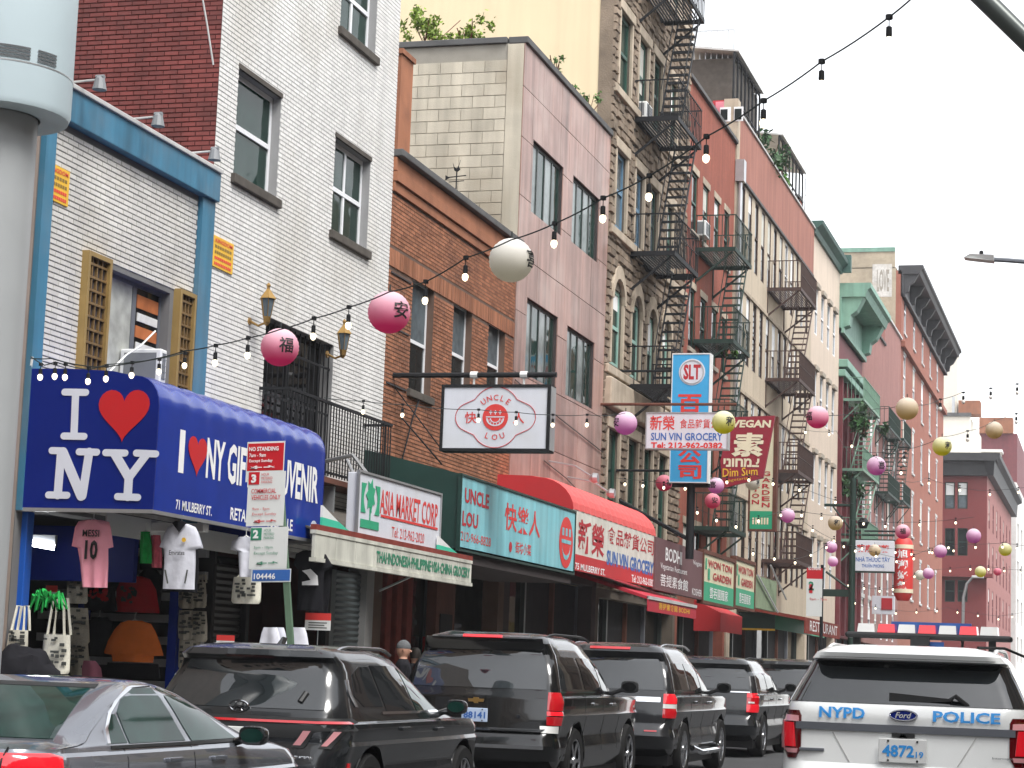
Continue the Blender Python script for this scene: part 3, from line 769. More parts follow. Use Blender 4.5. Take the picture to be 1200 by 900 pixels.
xg0, zg0 = X(1022, 352, y0); xg1, zg1 = X(1057, 302, y0)
xg1 -= .55; zg1 -= .35; zg0 -= .1
mat('old_whitewash', (.50, .49, .46), .9, var=.25, vs=1.2, noise2=.2, dirt=((.36, .30, .22), .9, 1.0))
mb = MB(); mb.box(xg0+.0, xg1, y0-.006, y0+.001, zg0+.3, zg1); mb.build('whitewash_patch', 'old_whitewash', b11)
text(b11, 'LOVE', (xg0+.25, y0-.012, zg1-1.6), UX, UZ, xg1-xg0-.4, 1.3, 'mortar_grey', 'graffiti', bold=.03)
# ================================================================= beyond the cross street
b12 = building('corner_building', 'dark red corner building with a black cornice across the side street', 165, 205, -9.37)
T12 = 17.5; xw = -9.37
wins = []
for (xl, yt, xr, yb) in ((1107, 565, 1119, 596), (1122, 565, 1134, 596), (1107, 619, 1119, 651), (1122, 619, 1134, 651), (1107, 680, 1119, 705), (1122, 680, 1134, 705)):
    xa, za = X(xl, yb, 165); xb, zb_ = X(xr, yt, 165); wins.append((xa, xb, za, zb_))
mb = MB(); wall(mb, xw-20, xw, 0, T12, wins, 165, 165.35, plane='y')
cols = [(167.5+5.6*k, 169.0+5.6*k) for k in range(7)]
ops = rowset(cols, [(13.6, 16.0), (10.0, 12.6), (6.4, 9.0)])
mb.build('front_wall', 'facade_red', b12)
mb = MB(); wall(mb, 165.36, 205, 0, T12, ops, xw-.35, xw); mb.build('side_wall', 'facade_pink', b12)
mb = MB(); mb.box(xw-20, xw-.36, 165.36, 205, 0, T12); mb.build('walls', 'facade_red', b12)
for i, (xa, xb, za, zb_) in enumerate(wins):
    mb = MB(); mb.box(xa, xb, 165.2, 165.26, za, zb_); w = mb.build('window', 'frame_green', b12)
    mb = MB(); mb.box(xa+.08, xb-.08, 165.15, 165.2, za+.08, (za+zb_)/2-.04); mb.build('pane', 'glass_dark' if i > 1 else 'glass_sky', w)
    mb = MB(); mb.box(xa+.08, xb-.08, 165.13, 165.2, (za+zb_)/2+.04, zb_-.08); mb.build('pane', 'blind_white' if i < 2 else 'glass_dark', w)
for o_ in ops: window(b12, *o_, xw, 'facade_maroon', 'glass_dark', inset=.02, fw=.1, low=True)
mb = MB(); mb.prism([(xw, 164.6, T12), (xw+.5, 164.6, T12), (xw+.6, 164.0, T12+1.1), (xw+1.0, 164.0, T12+1.3), (xw+1.0, 164.0, T12+1.7), (xw-.3, 164.0, T12+1.7)], (0, 41, 0))
mb.box(xw-20, xw+.8, 163.9, 165.4, T12+1.1, T12+1.7); mb.box(xw-20, xw+.02, 164.5, 165.4, T12, T12+1.1); mb.build('cornice', 'cornice_black', b12)
mb = MB(); za = X(1150, 672, 164.4)[1]; mb.box(xw-20, xw+.5, 164.2, 165.0, za-.3, za); mb.build('stringcourse', 'facade_red', b12)
xl, zt_ = X(1108, 488, 230); xr, _ = X(1137, 488, 230)
b13 = building('ivory_building', 'plain ivory building rising behind the dark red corner building', 230, 250, xr)
mb = MB(); mb.box(xl-14, xr, 230, 250, 0, zt_); mb.box(xl-14, xl+1.1, 232, 240, zt_, zt_+7.5); mb.build('walls', 'facade_ivory', b13)
mb = MB(); mb.box(xl-8, xr+.1, 229.8, 230.3, zt_, zt_+.4); mb.build('coping', 'coping_grey', b13)
mb = MB(); mb.box(xl+1.3, xl+3.6, 231, 234, zt_+.4, zt_+1.9); mb.build('rooftop_unit', 'brick_orange', b13)
mb = MB(); mb.box(xl+.6, xl+.9, 231, 231.4, zt_+.4, zt_+2.3); mb.build('vent_pipe', 'metal_galv', b13)
xl, zt_ = X(1138, 508, 260); xr, _ = X(1192, 505, 260)
b14 = building('rooftop_building', 'purple red building with rooftop sheds at the far right', 260, 300, xr)
mb = MB(); mb.box(xl, xr, 260, 300, 0, zt_); mb.build('walls', 'facade_maroon', b14)
mb = MB(); mb.box(xl+1.0, xr-.5, 259.4, 262, zt_, zt_+1.9); mb.build('roof_shed', 'brick_orange', b14)
mb = MB(); mb.box(xl-.5, xr-1.8, 257, 260, zt_-5.2, zt_-2.6); mb.build('penthouse', 'facade_ivory', b14)
mb = MB(); mb.box(xl+.2, xr-2.4, 256.9, 257.0, zt_-4.6, zt_-3.3); mb.build('penthouse_window', 'box_orange', b14)
mb = MB(); mb.box(xl-.7, xr-1.6, 256.6, 260, zt_-2.6, zt_-2.3); mb.build('penthouse_roof', 'plastic_white', b14)
b15 = building('pale_building', 'row of whitish facades far down the left side of the street', 207, 330, -9.0)
mb = MB(); wall(mb, 207, 330, 0, 21, rowset([(210+8.5*k, 213+8.5*k) for k in range(14)], [(3.8+3.7*j, 6.2+3.7*j) for j in range(4)]), -9.3, -9.0); mb.box(-20, -9.31, 207, 330, 0, 19); mb.build('walls', 'facade_pale', b15)
mb = MB()
for k in range(14):
    for j in range(4): mb.box(-9.28, -9.24, 210+8.5*k, 213+8.5*k, 3.8+3.7*j, 6.2+3.7*j)
mb.build('windows', 'glass_dark', b15)
for b_, y0_, y1_ in ((b4, BY[3], BY[4]), (b5, BY[4], BY[5]), (b6, BY[5], BY[6]), (b7, BY[6]+.5, BY[7]), (b8, BY[7], BY[8]), (b9, BY[8], BY[9]), (b10, BY[9], BY[10]), (b11, BY[10], BY[11])):
    n_ = max(2, int((y1_-y0_)/2.2))
    for k in range(n_):
        a = y0_+.32+(y1_-y0_-.64)*k/n_; b = y0_+.32+(y1_-y0_-.64)*(k+1)/n_
        mb = MB(); mb.box(XF-.45, XF-.40, a, b, .14, 3.4); mb.build('shopfront_glazing', 'shop_dark' if k % 3 else 'glass_black', b_)
        mb = MB(); mb.box(XF-.42, XF-.30, b-.06, b+.06, .14, 3.4); mb.build('mullion', ['frame_bronze', 'metal_rust', 'frame_grey'][k % 3], b_)
# ---- buildings on the right-hand side, outside the frame but mirrored in the cars
rr = random.Random(11)
kinds = [('grey', 'slate_wall'), ('buff', 'brick_buff'), ('brown', 'brown_wall'), ('stone', 'rockface'), ('cream', 'brick_cream'), ('orange', 'brick_orange'), ('dark grey', 'stucco')]
mat('slate_wall', (.16, .17, .17), .8, var=.15, streak=.1); mat('brown_wall', (.16, .11, .08), .85, var=.15, streak=.15)
def facing(side, ya, w_, h_, lab, m_):
    xf = 7.0 if side > 0 else XF; d = 1 if side > 0 else -1
    b = building('facing_tenement', lab, ya, ya+w_, xf)
    cols = [(ya+.8+k*2.2, ya+1.9+k*2.2) for k in range(int(w_/2.4))]; zz = [(4.2+3.4*j, 6.2+3.4*j) for j in range(int((h_-4)/3.4))]
    mb = MB(); wall(mb, ya, ya+w_, 0, h_, rowset(cols, zz)+[(ya+.5, ya+w_-.5, .2, 3.0)], xf, xf+.3*d); mb.build('front_wall', m_, b)
    mb = MB(); mb.box(xf+.31*d, xf+10*d, ya+.003, ya+w_-.003, 0, h_-.2); mb.build('walls', 'shop_dark', b)
    if side > 0: mb = MB(); mb.box(xf-.5*d, xf-1.3*d, ya+.6, ya+w_-.6, 2.7, 3.6); mb.build('awning', ['awning_crimson2', 'awning_forest2', 'vinyl2'][int(abs(ya)) % 3], b)
mat('awning_crimson2', (.25, .02, .03), .7); mat('awning_forest2', (.02, .12, .07), .7); mat('vinyl2', (.5, .42, .12), .7)
ya = -70.0; i_ = 0
for h_ in (15, 18, 16, 20, 14, 19, 17, 16, 18, 14, 17, 15, 19, 16, 18, 20, 17, 19, 16, 20):
    k_, m_ = kinds[i_ % 7]; w_ = 8+(i_*3) % 4
    facing(1, ya, w_, h_, k_+' tenement facing the souvenir shop side, counted away from the camera', m_) if False else facing(1, ya, w_, h_, k_+' tenement across the street, '+['shorter', 'middling', 'taller'][0 if h_ < 16 else 1 if h_ < 18 else 2]+(' and near' if abs(ya) < 25 else ' behind the viewer' if ya < 0 else ' and far off' if ya < 90 else ' and farthest off'), m_)
    ya += w_; i_ += 1
facing(1, -90, 12, 17, 'added unseen brown block keeping bright sky out of the car reflections', 'brick_orange')  # added block, hides the bright street end from the car tails
_e = [o for o in COL.objects if o.name.startswith('facing_tenement')][-1]; _e.location = (8, -84, 0); _e.rotation_euler = (0, 0, R_(90)); _e.scale = (1, 2.6, 1)
ya = -60.0
for k_, h_ in enumerate((16, 18, 15, 19, 17, 16, 18, 15)):
    w_ = 10 if k_ < 7 else 20.38-ya
    if ya+w_ > 20.38: w_ = 20.38-ya
    if w_ > .5: facing(-1, ya, w_, h_ if ya < 0 else 9, 'drab '+['first', 'second', 'third', 'fourth', 'fifth', 'sixth', 'seventh', 'eighth'][k_]+' shop building on the near side of the souvenir shop'+(' behind the viewer' if ya < 0 else ''), 'stucco')
    ya += w_
# ================================================================= awnings and signs
mat('vinyl_navy', (.001, .012, .16), .5, var=.12, vs=1.5, spec=.2, bump=.15, bs=3)
mat('vinyl_navy_front', (.003, .022, .23), .38, var=.10, vs=1.5, spec=.35)
mat('letter_white', (.62, .64, .72), .5, var=.05)
mat('heart_red', (.50, .008, .012), .5, var=.05)
mat('sign_white', (.62, .64, .70), .4, var=.07, vs=1.5, spec=.4, streak=.08, dirt=((.45, .44, .40), .35, 1.5))
mat('sign_aqua', (.20, .50, .56), .5, var=.07, vs=2, streak=.30, dirt=((.30, .52, .55), .5, 1.2))
mat('awning_forest', (.006, .035, .028), .5, var=.2, vs=2)
mat('awning_red', (.48, .02, .025), .6, var=.10, vs=2)
mat('awning_coral', (.62, .09, .085), .65, var=.10, vs=2, noise2=.06)
mat('awning_cream', (.62, .60, .54), .6, var=.08, vs=2, streak=.14, dirt=((.42, .38, .32), .4, 1.2))
mat('awning_crimson', (.40, .012, .03), .6, var=.12)
mat('awning_mint', (.04, .50, .32), .5, var=.08)
mat('sign_brown', (.13, .06, .065), .6, var=.10, vs=2)
mat('sign_cream', (.62, .58, .40), .55, var=.08, vs=3)
mat('sign_green', (.02, .33, .17), .5, var=.08)
mat('sign_olive', (.20, .26, .16), .7, var=.25, vs=3)
mat('sign_cyan', (.045, .35, .66), .4, var=.05)
mat('sign_maroon', (.27, .012, .03), .5, var=.10, vs=3)
mat('weathered_white', (.50, .50, .44), .8, var=.2, vs=3, streak=.3)
def fz(x, y, L): return F(x, y, L)
def fpanel(parent, name, m, xl, yt, yb, xr, L, th=.08, bev=.0):
    y0, z1 = F(xl, yt, L); _, z0 = F(xl, yb, L); y1, _ = F(xr, (yt+yb)/2, L)
    mb = MB(); (mb.bbox(-L-th, -L, y0, y1, z0, z1, bev) if bev else mb.box(-L-th, -L, y0, y1, z0, z1))
    return mb.build(name, m, parent), (y0, y1, z0, z1)
def ft(parent, s, xl, yt, yb, xr, L, m, name='lettering', proud=.005, **k):
    y0, z1 = F(xl, yt, L); _, z0 = F(xl, yb, L); y1, _ = F(xr, (yt+yb)/2+5, L)
    return text(parent, s, (-L+proud, y0, z0), UY, UZ, y1-y0, z1-z0, m, name, **k)
def stroke(mb, pts, w, Y, off, fn=None):
    """rounded stroke through pixel points on the cross plane Y"""
    P = [X(a, b, Y) for a, b in pts]
    for i in range(len(P)-1):
        a = Vector((P[i][0], P[i][1])); b = Vector((P[i+1][0], P[i+1][1])); d = (b-a).normalized(); n = Vector((-d.y, d.x)); r = w/2; K = 7
        pl = [a+(n*math.cos(t)-d*math.sin(t))*r for t in [math.pi*k/K for k in range(K+1)]]
        pl += [b+(-n*math.cos(t)+d*math.sin(t))*r for t in [math.pi*k/K for k in range(K+1)]]
        off[0] += .0006
        mb.prism([(p.x, Y-.004-off[0], p.y) for p in pl], (0, -.004, 0))
def heart_pts(cx, cy, w, h, n=40):
    pts = []
    for i in range(n):
        t = 2*math.pi*i/n
        x = 16*math.sin(t)**3; y = 13*math.cos(t)-5*math.cos(2*t)-2*math.cos(3*t)-math.cos(4*t)
        pts.append((cx+x/32*w, cy+(y+2.5)/29*h))
    return pts
# ---- blue souvenir awning
aw = thing('souvenir_awning', 'large navy blue awning with a red heart over the souvenir shop', 'awning', (XF, 20.4, 3.0))
xo = -9.88; AY0, AY1 = 20.42, F(380, 560, 9.88)[0]; zb = 3.03; zt = 4.56
prof = [(XF, zt), (-11.0, zt), (-10.45, zt-.03), (-10.2, zt-.08)]
for k in range(7):
    a = math.pi/2*k/6; prof.append((-10.16+.28*math.sin(a), zt-.40+.32*math.cos(a)-.02*0))
prof.append((xo, zb))
mb = MB(); pl = [(XF, zb)]+[p for p in prof]
mb.prism([(x, AY0, z) for x, z in pl], (0, .03, 0)); mb.build('end_panel', 'vinyl_navy', aw)
mb = MB(); pl2 = pl; mb.prism([(x, AY1-.03, z) for x, z in pl2], (0, .03, 0)); mb.build('end_panel', 'vinyl_navy', aw)
mb = MB(); n = 44
rowsv = []
for i in range(n+1):
    yy = AY0+.03+(AY1-AY0-.06)*i/n; ph = abs(math.sin(math.pi*i/4.0)); row = []
    for j, (x, z) in enumerate(prof):
        dz = .010*ph if j < len(prof)-2 else 0
        row.append((x+(dz if j > 3 else 0), yy, z+dz))
    rowsv.append(row)
for i in range(n):
    for j in range(len(prof)-1): mb.quad(rowsv[i][j], rowsv[i][j+1], rowsv[i+1][j+1], rowsv[i+1][j])
bm = bmesh.new()
mat('vinyl_navy_gloss', (.004, .03, .27), .22, var=.12, spec=.5, coat=.2)
o = mb.build('canopy', 'vinyl_navy_gloss', aw, smooth=True, sharp=50)
bm.from_mesh(o.data); bmesh.ops.remove_doubles(bm, verts=bm.verts, dist=1e-4); bm.to_mesh(o.data); bm.free(); o.data.polygons.foreach_set('use_smooth', [True]*len(o.data.polygons)); o.data.set_sharp_from_angle(angle=R_(45))
mb = MB(); mb.box(xo-.04, xo+.004, AY0, AY1, zb-.04, zb); mb.box(XF, xo-.04, AY0, AY0+.04, zb-.04, zb); mb.box(XF, xo-.04, AY1-.04, AY1, zb-.04, zb); mb.build('frame', 'metal_galv', aw)
off = [0.0]; mb = MB(); Yp = AY0; pxm = 1/112.0
stroke(mb, [(76, 459.5), (101, 460)], 8.6*pxm, Yp, off); stroke(mb, [(89, 460), (87, 511)], 9.5*pxm, Yp, off); stroke(mb, [(75, 511), (99, 511.5)], 8.6*pxm, Yp, off)
mb.build('letter_i', 'letter_white', aw)
mb = MB(); off = [0.0]
stroke(mb, [(61, 528), (74, 528.5)], 8.6*pxm, Yp, off); stroke(mb, [(72, 530), (68, 580)], 11*pxm, Yp, off); stroke(mb, [(57, 580), (79, 580.5)], 8.6*pxm, Yp, off)
stroke(mb, [(74, 530), (95.5, 581)], 12.5*pxm, Yp, off); stroke(mb, [(105, 530), (97, 581)], 11*pxm, Yp, off); stroke(mb, [(93, 529.5), (114, 530)], 8.6*pxm, Yp, off)
mb.build('letter_n', 'letter_white', aw)
mb = MB(); off = [0.0]
stroke(mb, [(124, 530.5), (147, 531)], 8.6*pxm, Yp, off); stroke(mb, [(160, 531), (183, 532)], 8.6*pxm, Yp, off); stroke(mb, [(135, 532), (151.5, 560)], 11.5*pxm, Yp, off)
stroke(mb, [(172, 533), (151.5, 560)], 10*pxm, Yp, off); stroke(mb, [(151.5, 558), (150, 582)], 11*pxm, Yp, off); stroke(mb, [(138, 582), (162, 583)], 8.6*pxm, Yp, off)
mb.build('letter_y', 'letter_white', aw)
cx, cz = X(145, 487.5, AY0); hw = 68*pxm; hh = 64*pxm
mb = MB(); mb.prism([(x, AY0-.004, z) for x, z in heart_pts(cx, cz, hw, hh)], (0, -.005, 0)); mb.build('heart', 'heart_red', aw)
LO = -xo
ft(aw, 'I', 211, 503, 554, 215.5, LO, 'ink_white', bold=.02)
ft(aw, 'NY GIFT & SOUVENIR', 243, 512, 561, 374, LO, 'ink_white', bold=.03, proud=.006)
ft(aw, '71 MULBERRY ST.', 206, 585, 597, 248, LO, 'ink_white', bold=.02)
ft(aw, 'RETAIL & WHOLESALE', 270, 594, 609, 343, LO, 'ink_white', bold=.02)
yA, zA = F(220, 531, LO); yB, _ = F(242, 531, LO); zT = F(220, 507, LO)[1]; zB = F(220, 554, LO)[1]
mb = MB(); mb.prism([(xo+.004, y, z) for y, z in heart_pts((yA+yB)/2, (zT+zB)/2-.02, yB-yA, zT-zB)], (.004, 0, 0)); mb.build('heart', 'heart_red', aw)
yA, zA = F(367, 622, LO); mb = MB(); mb.lathe([(.13, .004), (.13, .008)], (xo, yA, zA), 16, 'x'); mb.build('round_emblem', 'letter_white', aw)
mb = MB(); mb.lathe([(.06, .009), (.06, .011)], (xo, yA, zA), 12, 'x'); mb.build('emblem_centre', 'ink_blue', aw)
# white under-awning strip light box
mb = MB(); mb.box(-11.3, -9.95, 21.9, 22.05, 2.9, 2.99); mb.build('crossbar', 'plastic_white', aw)
mb = MB(); mb.box(-10.62, -10.6, 20.8, 24.4, 2.78, 3.02); mb.build('inner_flap', 'plastic_white', aw)
# ---- balcony with iron railing
bal = thing('balcony', 'narrow black iron balcony in front of the barred door on the white brick wall', 'balcony', (XF, 27.3, 4.0))
by0, by1, bz = 26.9, 31.25, 4.17; bx = -11.02
mb = MB(); mb.box(XF, bx, by0, by1, bz-.10, bz-.02); mb.build('floor', 'metal_rust', bal)
mb = MB()
N_ = int((by1-by0)/.115)
for k in range(N_+1):
    yy = by0+.03+(by1-by0-.06)*k/N_; mb.tube([(bx-.02, yy, bz), (bx-.02, yy, bz+1.05)], .011, 4)
for k in range(1, 4):
    for yy in (by0+.02, by1-.02): mb.tube([(XF+(bx-XF)*k/4, yy, bz), (XF+(bx-XF)*k/4, yy, bz+1.05)], .011, 4)
mb.build('balusters', 'iron_black', bal)
mb = MB(); mb.box(bx-.045, bx, by0, by1, bz+1.05, bz+1.09); mb.box(XF, bx-.045, by0, by0+.04, bz+1.05, bz+1.09); mb.box(XF, bx-.045, by1-.04, by1, bz+1.05, bz+1.09); mb.box(bx-.04, bx-.01, by0, by1, bz+.04, bz+.07); mb.build('handrail', 'iron_black', bal)
mb = MB()
for yy in (by0+.3, by1-.3): mb.tube([(XF, yy, bz-.6), (bx-.05, yy, bz-.1)], .025, 6)
mb.build('brackets', 'iron_black', bal)
mb = MB(); mb.box(XF, bx-.05, 28.9, 28.96, 3.35, bz-.12); mb.tube([(bx, 29.2, bz+.35), (-10.2, 28.3, 3.5)], .025, 6); mb.build('stay_rod', 'metal_galv', bal)
# ---- market sign board
ms = thing('market_sign', 'white sign board with a green palm tree above the market awning', 'sign', (-9.9, 27, 3.2))
LM = 9.75
p, R = fpanel(ms, 'board', 'sign_white', 421, 553, 632, 516, LM, .16, .01)
R = (R[0], R[1], R[2], R[3])
mb = MB(); e = .03
mb.box(-LM-.02, -LM+.02, R[0]-e, R[0], R[2]-e, R[3]+e); mb.box(-LM-.02, -LM+.02, R[1], R[1]+e, R[2]-e, R[3]+e); mb.box(-LM-.02, -LM+.02, R[0], R[1], R[3], R[3]+e); mb.box(-LM-.02, -LM+.02, R[0], R[1], R[2]-e, R[2]); mb.build('frame', 'metal_galv', ms)
ft(ms, 'ASIA MARKET CORP', 446, 573, 602, 513, LM, 'ink_red', bold=.015)
y0_, z0_ = F(446, 604, LM); y1_, _ = F(513, 604, LM); mb = MB(); mb.box(-LM+.004, -LM+.008, y0_, y1_, z0_-.02, z0_+.015); mb.build('underline', 'ink_red', ms)
ft(ms, 'Tel: 212-962-2020', 459, 617, 629, 497, LM, 'ink_red')
ya, za = F(424, 565, LM); yb_, zb_ = F(443, 622, LM); zc = (F(424, 600, LM)[1]); zf = F(424, 618, LM)[1]; zg = F(424, 608, LM)[1]
mb = MB(); w_ = yb_-ya; h_ = za-zc
def arcpoly(s):
    ym = ya+w_/2; pts = [(ym+s*w_/2, za), (ym+s*w_/2, zc)]
    for k in range(7):
        t = k/6; pts.append((ym+s*w_*(.24+.14*math.sin(math.pi*t)), zc+(za-zc)*t))
    return [(-LM+.005, y, z) for y, z in pts]
mb.prism(arcpoly(-1), (.004, 0, 0)); mb.prism(arcpoly(1), (.004, 0, 0)); mb.box(-LM+.005, -LM+.009, ya, yb_, zf, zg); ym = ya+w_/2
mb.box(-LM+.0045, -LM+.0085, ym-.02, ym+.02, zg, (za+zc)/2); K = 14
mb.prism([(-LM+.005, ym+(.10+.06*(k % 2))*math.cos(2*math.pi*k/K)*1.2, (za*.62+zc*.38)+(.13+.07*(k % 2))*math.sin(2*math.pi*k/K)*1.2) for k in range(K)], (.004, 0, 0)); mb.build('palm_emblem', 'sign_green', ms)
mb = MB(); mb.tube([(-LM-.08, R[0]+.6, R[3]), (-10.3, R[0]+1.2, R[3]+.35), (XF, R[0]+1.8, R[3]+.2)], .03, 6); mb.tube([(-LM-.1, R[1]-.4, R[2]), (XF, R[1]-.4, R[2]-.1)], .03, 6); mb.tube([(-LM-.1, R[0]+.2, R[2]), (XF, R[0]+.2, R[2]-.1)], .03, 6); mb.build('bracket', 'metal_galv', ms)
# ---- market awning with valance
ma = thing('market_awning', 'mint and white market awning with a weathered lettered valance', 'awning', (XF, 25, 3))
LV = 9.7
y0v, z1v = F(374, 626, LV); _, z0v = F(374, 654, LV); y1v, z1b = F(553, 664, LV)
y0v = 24.75; y1v = F(553, 664, LV)[0]
segs = 9
for k in range(segs):
    a = y0v+(y1v-y0v)*k/segs; b = y0v+(y1v-y0v)*(k+1)/segs
    mb = MB(); mb.bbox(-LV-.05, -LV, a+.01, b-.01, z0v, z1v, .008); mb.build('valance_panel', 'weathered_white', ma)
mb = MB(); mb.box(-LV-.07, -LV+.01, y0v, y1v, z1v, z1v+.05); mb.box(-LV-.07, -LV+.02, y0v, y1v, z0v-.05, z0v); mb.build('valance_rail', 'weathered_white', ma)
mb = MB(); mb.box(-LV-.07, -LV+.01, y0v, y1v, z1v+.05, z1v+.12); mb.build('valance_rail', 'rust_red', ma)
n_ = 10; ytop = z1v+.75
mb = MB(); mb2 = MB()
# canvas slopes from the wall down to the valance; end gussets in mint and white
mb.prism([(XF, y0v+.1, ytop), (-LV-.05, y0v+.1, z1v+.06), (-LV-.05, y0v+.1, z1v+.04), (XF, y0v+.1, ytop-.04)], (0, y1v-y0v-.9, 0)); mb.build('canvas', 'sill_dark', ma)
for (xa_, ya_, xb_, yb__) in ((376, 592, 416, 632), (512, 628, 544, 658)):
    a0, t0 = F(xa_, ya_, LV+.03); a1, t1 = F(xb_, yb__, LV+.03); bz_ = t1
    m1 = MB(); m1.prism([(-LV-.03, a0, bz_+.02), (-LV-.03, a1, t1+.02), (-LV-.03, a0+(a1-a0)*.45, bz_+(t0-bz_)*.52), (-LV-.03, a0, bz_+(t0-bz_)*.56)], (.03, 0, 0)); m1.build('gusset', 'awning_mint', ma)
    m1 = MB(); m1.prism([(-LV-.032, a0, bz_+(t0-bz_)*.56), (-LV-.032, a0+(a1-a0)*.45, bz_+(t0-bz_)*.52), (-LV-.032, a0, t0)], (.03, 0, 0)); m1.build('gusset', 'plastic_white', ma)
yt0, zt0 = F(441, 650, LV); yt1, _ = F(550, 680, LV)
text(ma, 'THAI·INDONESIA·PHILIPPINE·VISA·CHINA GROCERY', (-LV+.006, yt0, z0v+.07), UY, UZ, yt1-yt0, z1v-z0v-.14, 'ink_green', bold=.03)
mb = MB()
mb.tube([(-10.3, y1v-2.6, z0v-.25), (-LV-.1, y1v-2.6, z0v-.02)], .018, 5)
mb.build('strut', 'metal_galv', ma)
# ---- restaurant awning (forest green, aqua front)
ra = thing('restaurant_awning', 'dark green box awning with an aqua lettered front and red lettering', 'awning', (XF, 31.0, 3.3))
LU = 9.85
p, R = fpanel(ra, 'sign_face', 'sign_aqua', 541, 557, 641, 674, LU, .03)
y0u, y1u, z0u, z1u = R; z0u = (z0u+F(668, 673, LU)[1])/2; z1u = (z1u+F(674, 601, LU)[1])/2
wallz = F(450, 541)[1]
mb = MB(); mb.prism([(XF, y0u, z0u), (-LU-.03, y0u, z0u), (-LU-.03, y0u, z1u+.03), (XF, y0u, wallz+.1)], (0, .03, 0)); mb.build('end_panel', 'awning_forest', ra)
mb = MB(); mb.prism([(XF, y1u-.03, z0u), (-LU-.03, y1u-.03, z0u), (-LU-.03, y1u-.03, z1u+.03), (XF, y1u-.03, wallz+.1)], (0, .03, 0)); mb.build('end_panel', 'awning_forest', ra)
mb = MB(); mb.prism([(XF, y0u+.03, wallz+.1), (-LU-.03, y0u+.03, z1u+.03), (-LU-.03, y0u+.03, z1u), (XF, y0u+.03, wallz+.07)], (0, y1u-y0u-.06, 0)); mb.build('top_panel', 'awning_forest', ra)
mb = MB(); e = .035
mb.box(-LU-.04, -LU+.02, y0u-e, y1u+e, z1u, z1u+e); mb.box(-LU-.04, -LU+.02, y0u-e, y1u+e, z0u-e, z0u); mb.box(-LU-.04, -LU+.02, y0u-e, y0u, z0u, z1u); mb.box(-LU-.04, -LU+.02, y1u, y1u+e, z0u, z1u); mb.build('frame', 'awning_forest', ra)
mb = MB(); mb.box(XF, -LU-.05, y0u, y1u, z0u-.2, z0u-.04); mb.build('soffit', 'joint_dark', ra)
ft(ra, 'UNCLE', 545, 571, 589, 573, LU, 'ink_darkred', bold=.03)
ft(ra, 'LOU', 542, 598, 616, 560, LU, 'ink_darkred', bold=.03)
ft(ra, '212-966-8828', 540, 622, 633, 575, LU, 'ink_red')
ft(ra, '快樂人', 592, 588, 621, 633, LU, 'ink_red', bold=.014)
ft(ra, '街坊小菜', 604, 634, 648, 622, LU, 'ink_red', bold=.01)
mb = MB(); yq, zq = F(598, 641, LU); mb.lathe([(.09, .003), (.09, .006)], (-LU, yq, zq), 14, 'x'); mb.build('seal', 'ink_darkred', ra)
yq, zq = F(660, 635, LU); 
mb = MB(); n = 20; ry = (F(668, 635, LU)[0]-F(652, 635, LU)[0])/2; rz = (F(660, 605, LU)[1]-F(660, 666, LU)[1])/2
ry = max(ry, rz*.9); yq = y1u-ry-.12
mb.prism([(-LU+.003, yq+ry*math.cos(2*math.pi*k/24), zq+rz*math.sin(2*math.pi*k/24)) for k in range(24)], (.004, 0, 0)); mb.build('round_face', 'ink_red', ra)
mb = MB(); mb.box(-LU+.008, -LU+.011, yq-ry*.7, yq+ry*.7, zq-.02, zq+.05)
for s_ in (-.5, 0, .5): mb.box(-LU+.008, -LU+.011, yq+ry*(s_-.13), yq+ry*(s_+.13), zq+rz*.25, zq+rz*.55)
K = 8
for k in range(K):
    t0_ = math.pi+math.pi*k/K; t1_ = math.pi+math.pi*(k+1)/K
    mb.prism([(-LU+.008, yq+ry*.62*math.cos(t), zq-.04+rz*r_*math.sin(t)) for t, r_ in ((t0_, .42), (t0_, .6), (t1_, .6), (t1_, .42))], (.003, 0, 0))
mb.build('face_lines', 'sign_aqua', ra)
# ---- hanging restaurant sign
HY = 32.35
hs = thing('hanging_sign', 'white box sign with a pink cloud outline and round red face hanging over the sidewalk', 'hanging sign', (XF, HY, 6.2))
xa, zt_ = X(518, 452, HY); xb, zb_ = X(643, 529, HY); zt_ = (zt_+X(643, 449, HY)[1])/2; zb_ = (zb_+X(516, 529, HY)[1])/2
mb = MB(); mb.box(xa+.05, xb-.05, HY, HY+.02, zb_+.05, zt_-.05); mb.build('sign_face', 'sign_white', hs)
mb = MB(); e = .05; d = .32
mb.box(xa, xa+e, HY-.015, HY+d, zb_, zt_); mb.box(xb-e, xb, HY-.015, HY+d, zb_, zt_); mb.box(xa+e, xb-e, HY-.015, HY+d, zt_-e, zt_); mb.box(xa+e, xb-e, HY-.015, HY+d, zb_, zb_+e); mb.box(xa+e, xb-e, HY+.1, HY+d-.02, zb_+e, zt_-e); mb.build('case', 'iron_black', hs)
mb = MB(); mb.box(xb, xb+.012, HY+.02, HY+d-.02, zb_+.03, zt_-.03); mb.build('side_trim', 'metal_galv', hs)
zbar = X(550, 438, HY)[1]
mb = MB(); mb.tube([(XF, HY+.15, zbar), (xb+.05, HY+.15, zbar)], .045, 8); mb.build('pole', 'iron_black', hs)
mb = MB(); mb.tube([(xa+.5, HY+.15, zbar), (xa+.5, HY+.15, zt_)], .02, 6); mb.tube([(xb-.5, HY+.15, zbar), (xb-.5, HY+.15, zt_)], .02, 6)
mb.lathe([(.06, -.06), (.06, .06)], (xa+.5, HY+.15, zbar), 8, 'x'); mb.lathe([(.06, -.06), (.06, .06)], (xb-.5, HY+.15, zbar), 8, 'x'); mb.build('hanger', 'plastic_white', hs)
cx, cz = X(580.5, 489, HY); u_ = (X(600, 489, HY)[0]-X(580, 489, HY)[0])/20
pts = []
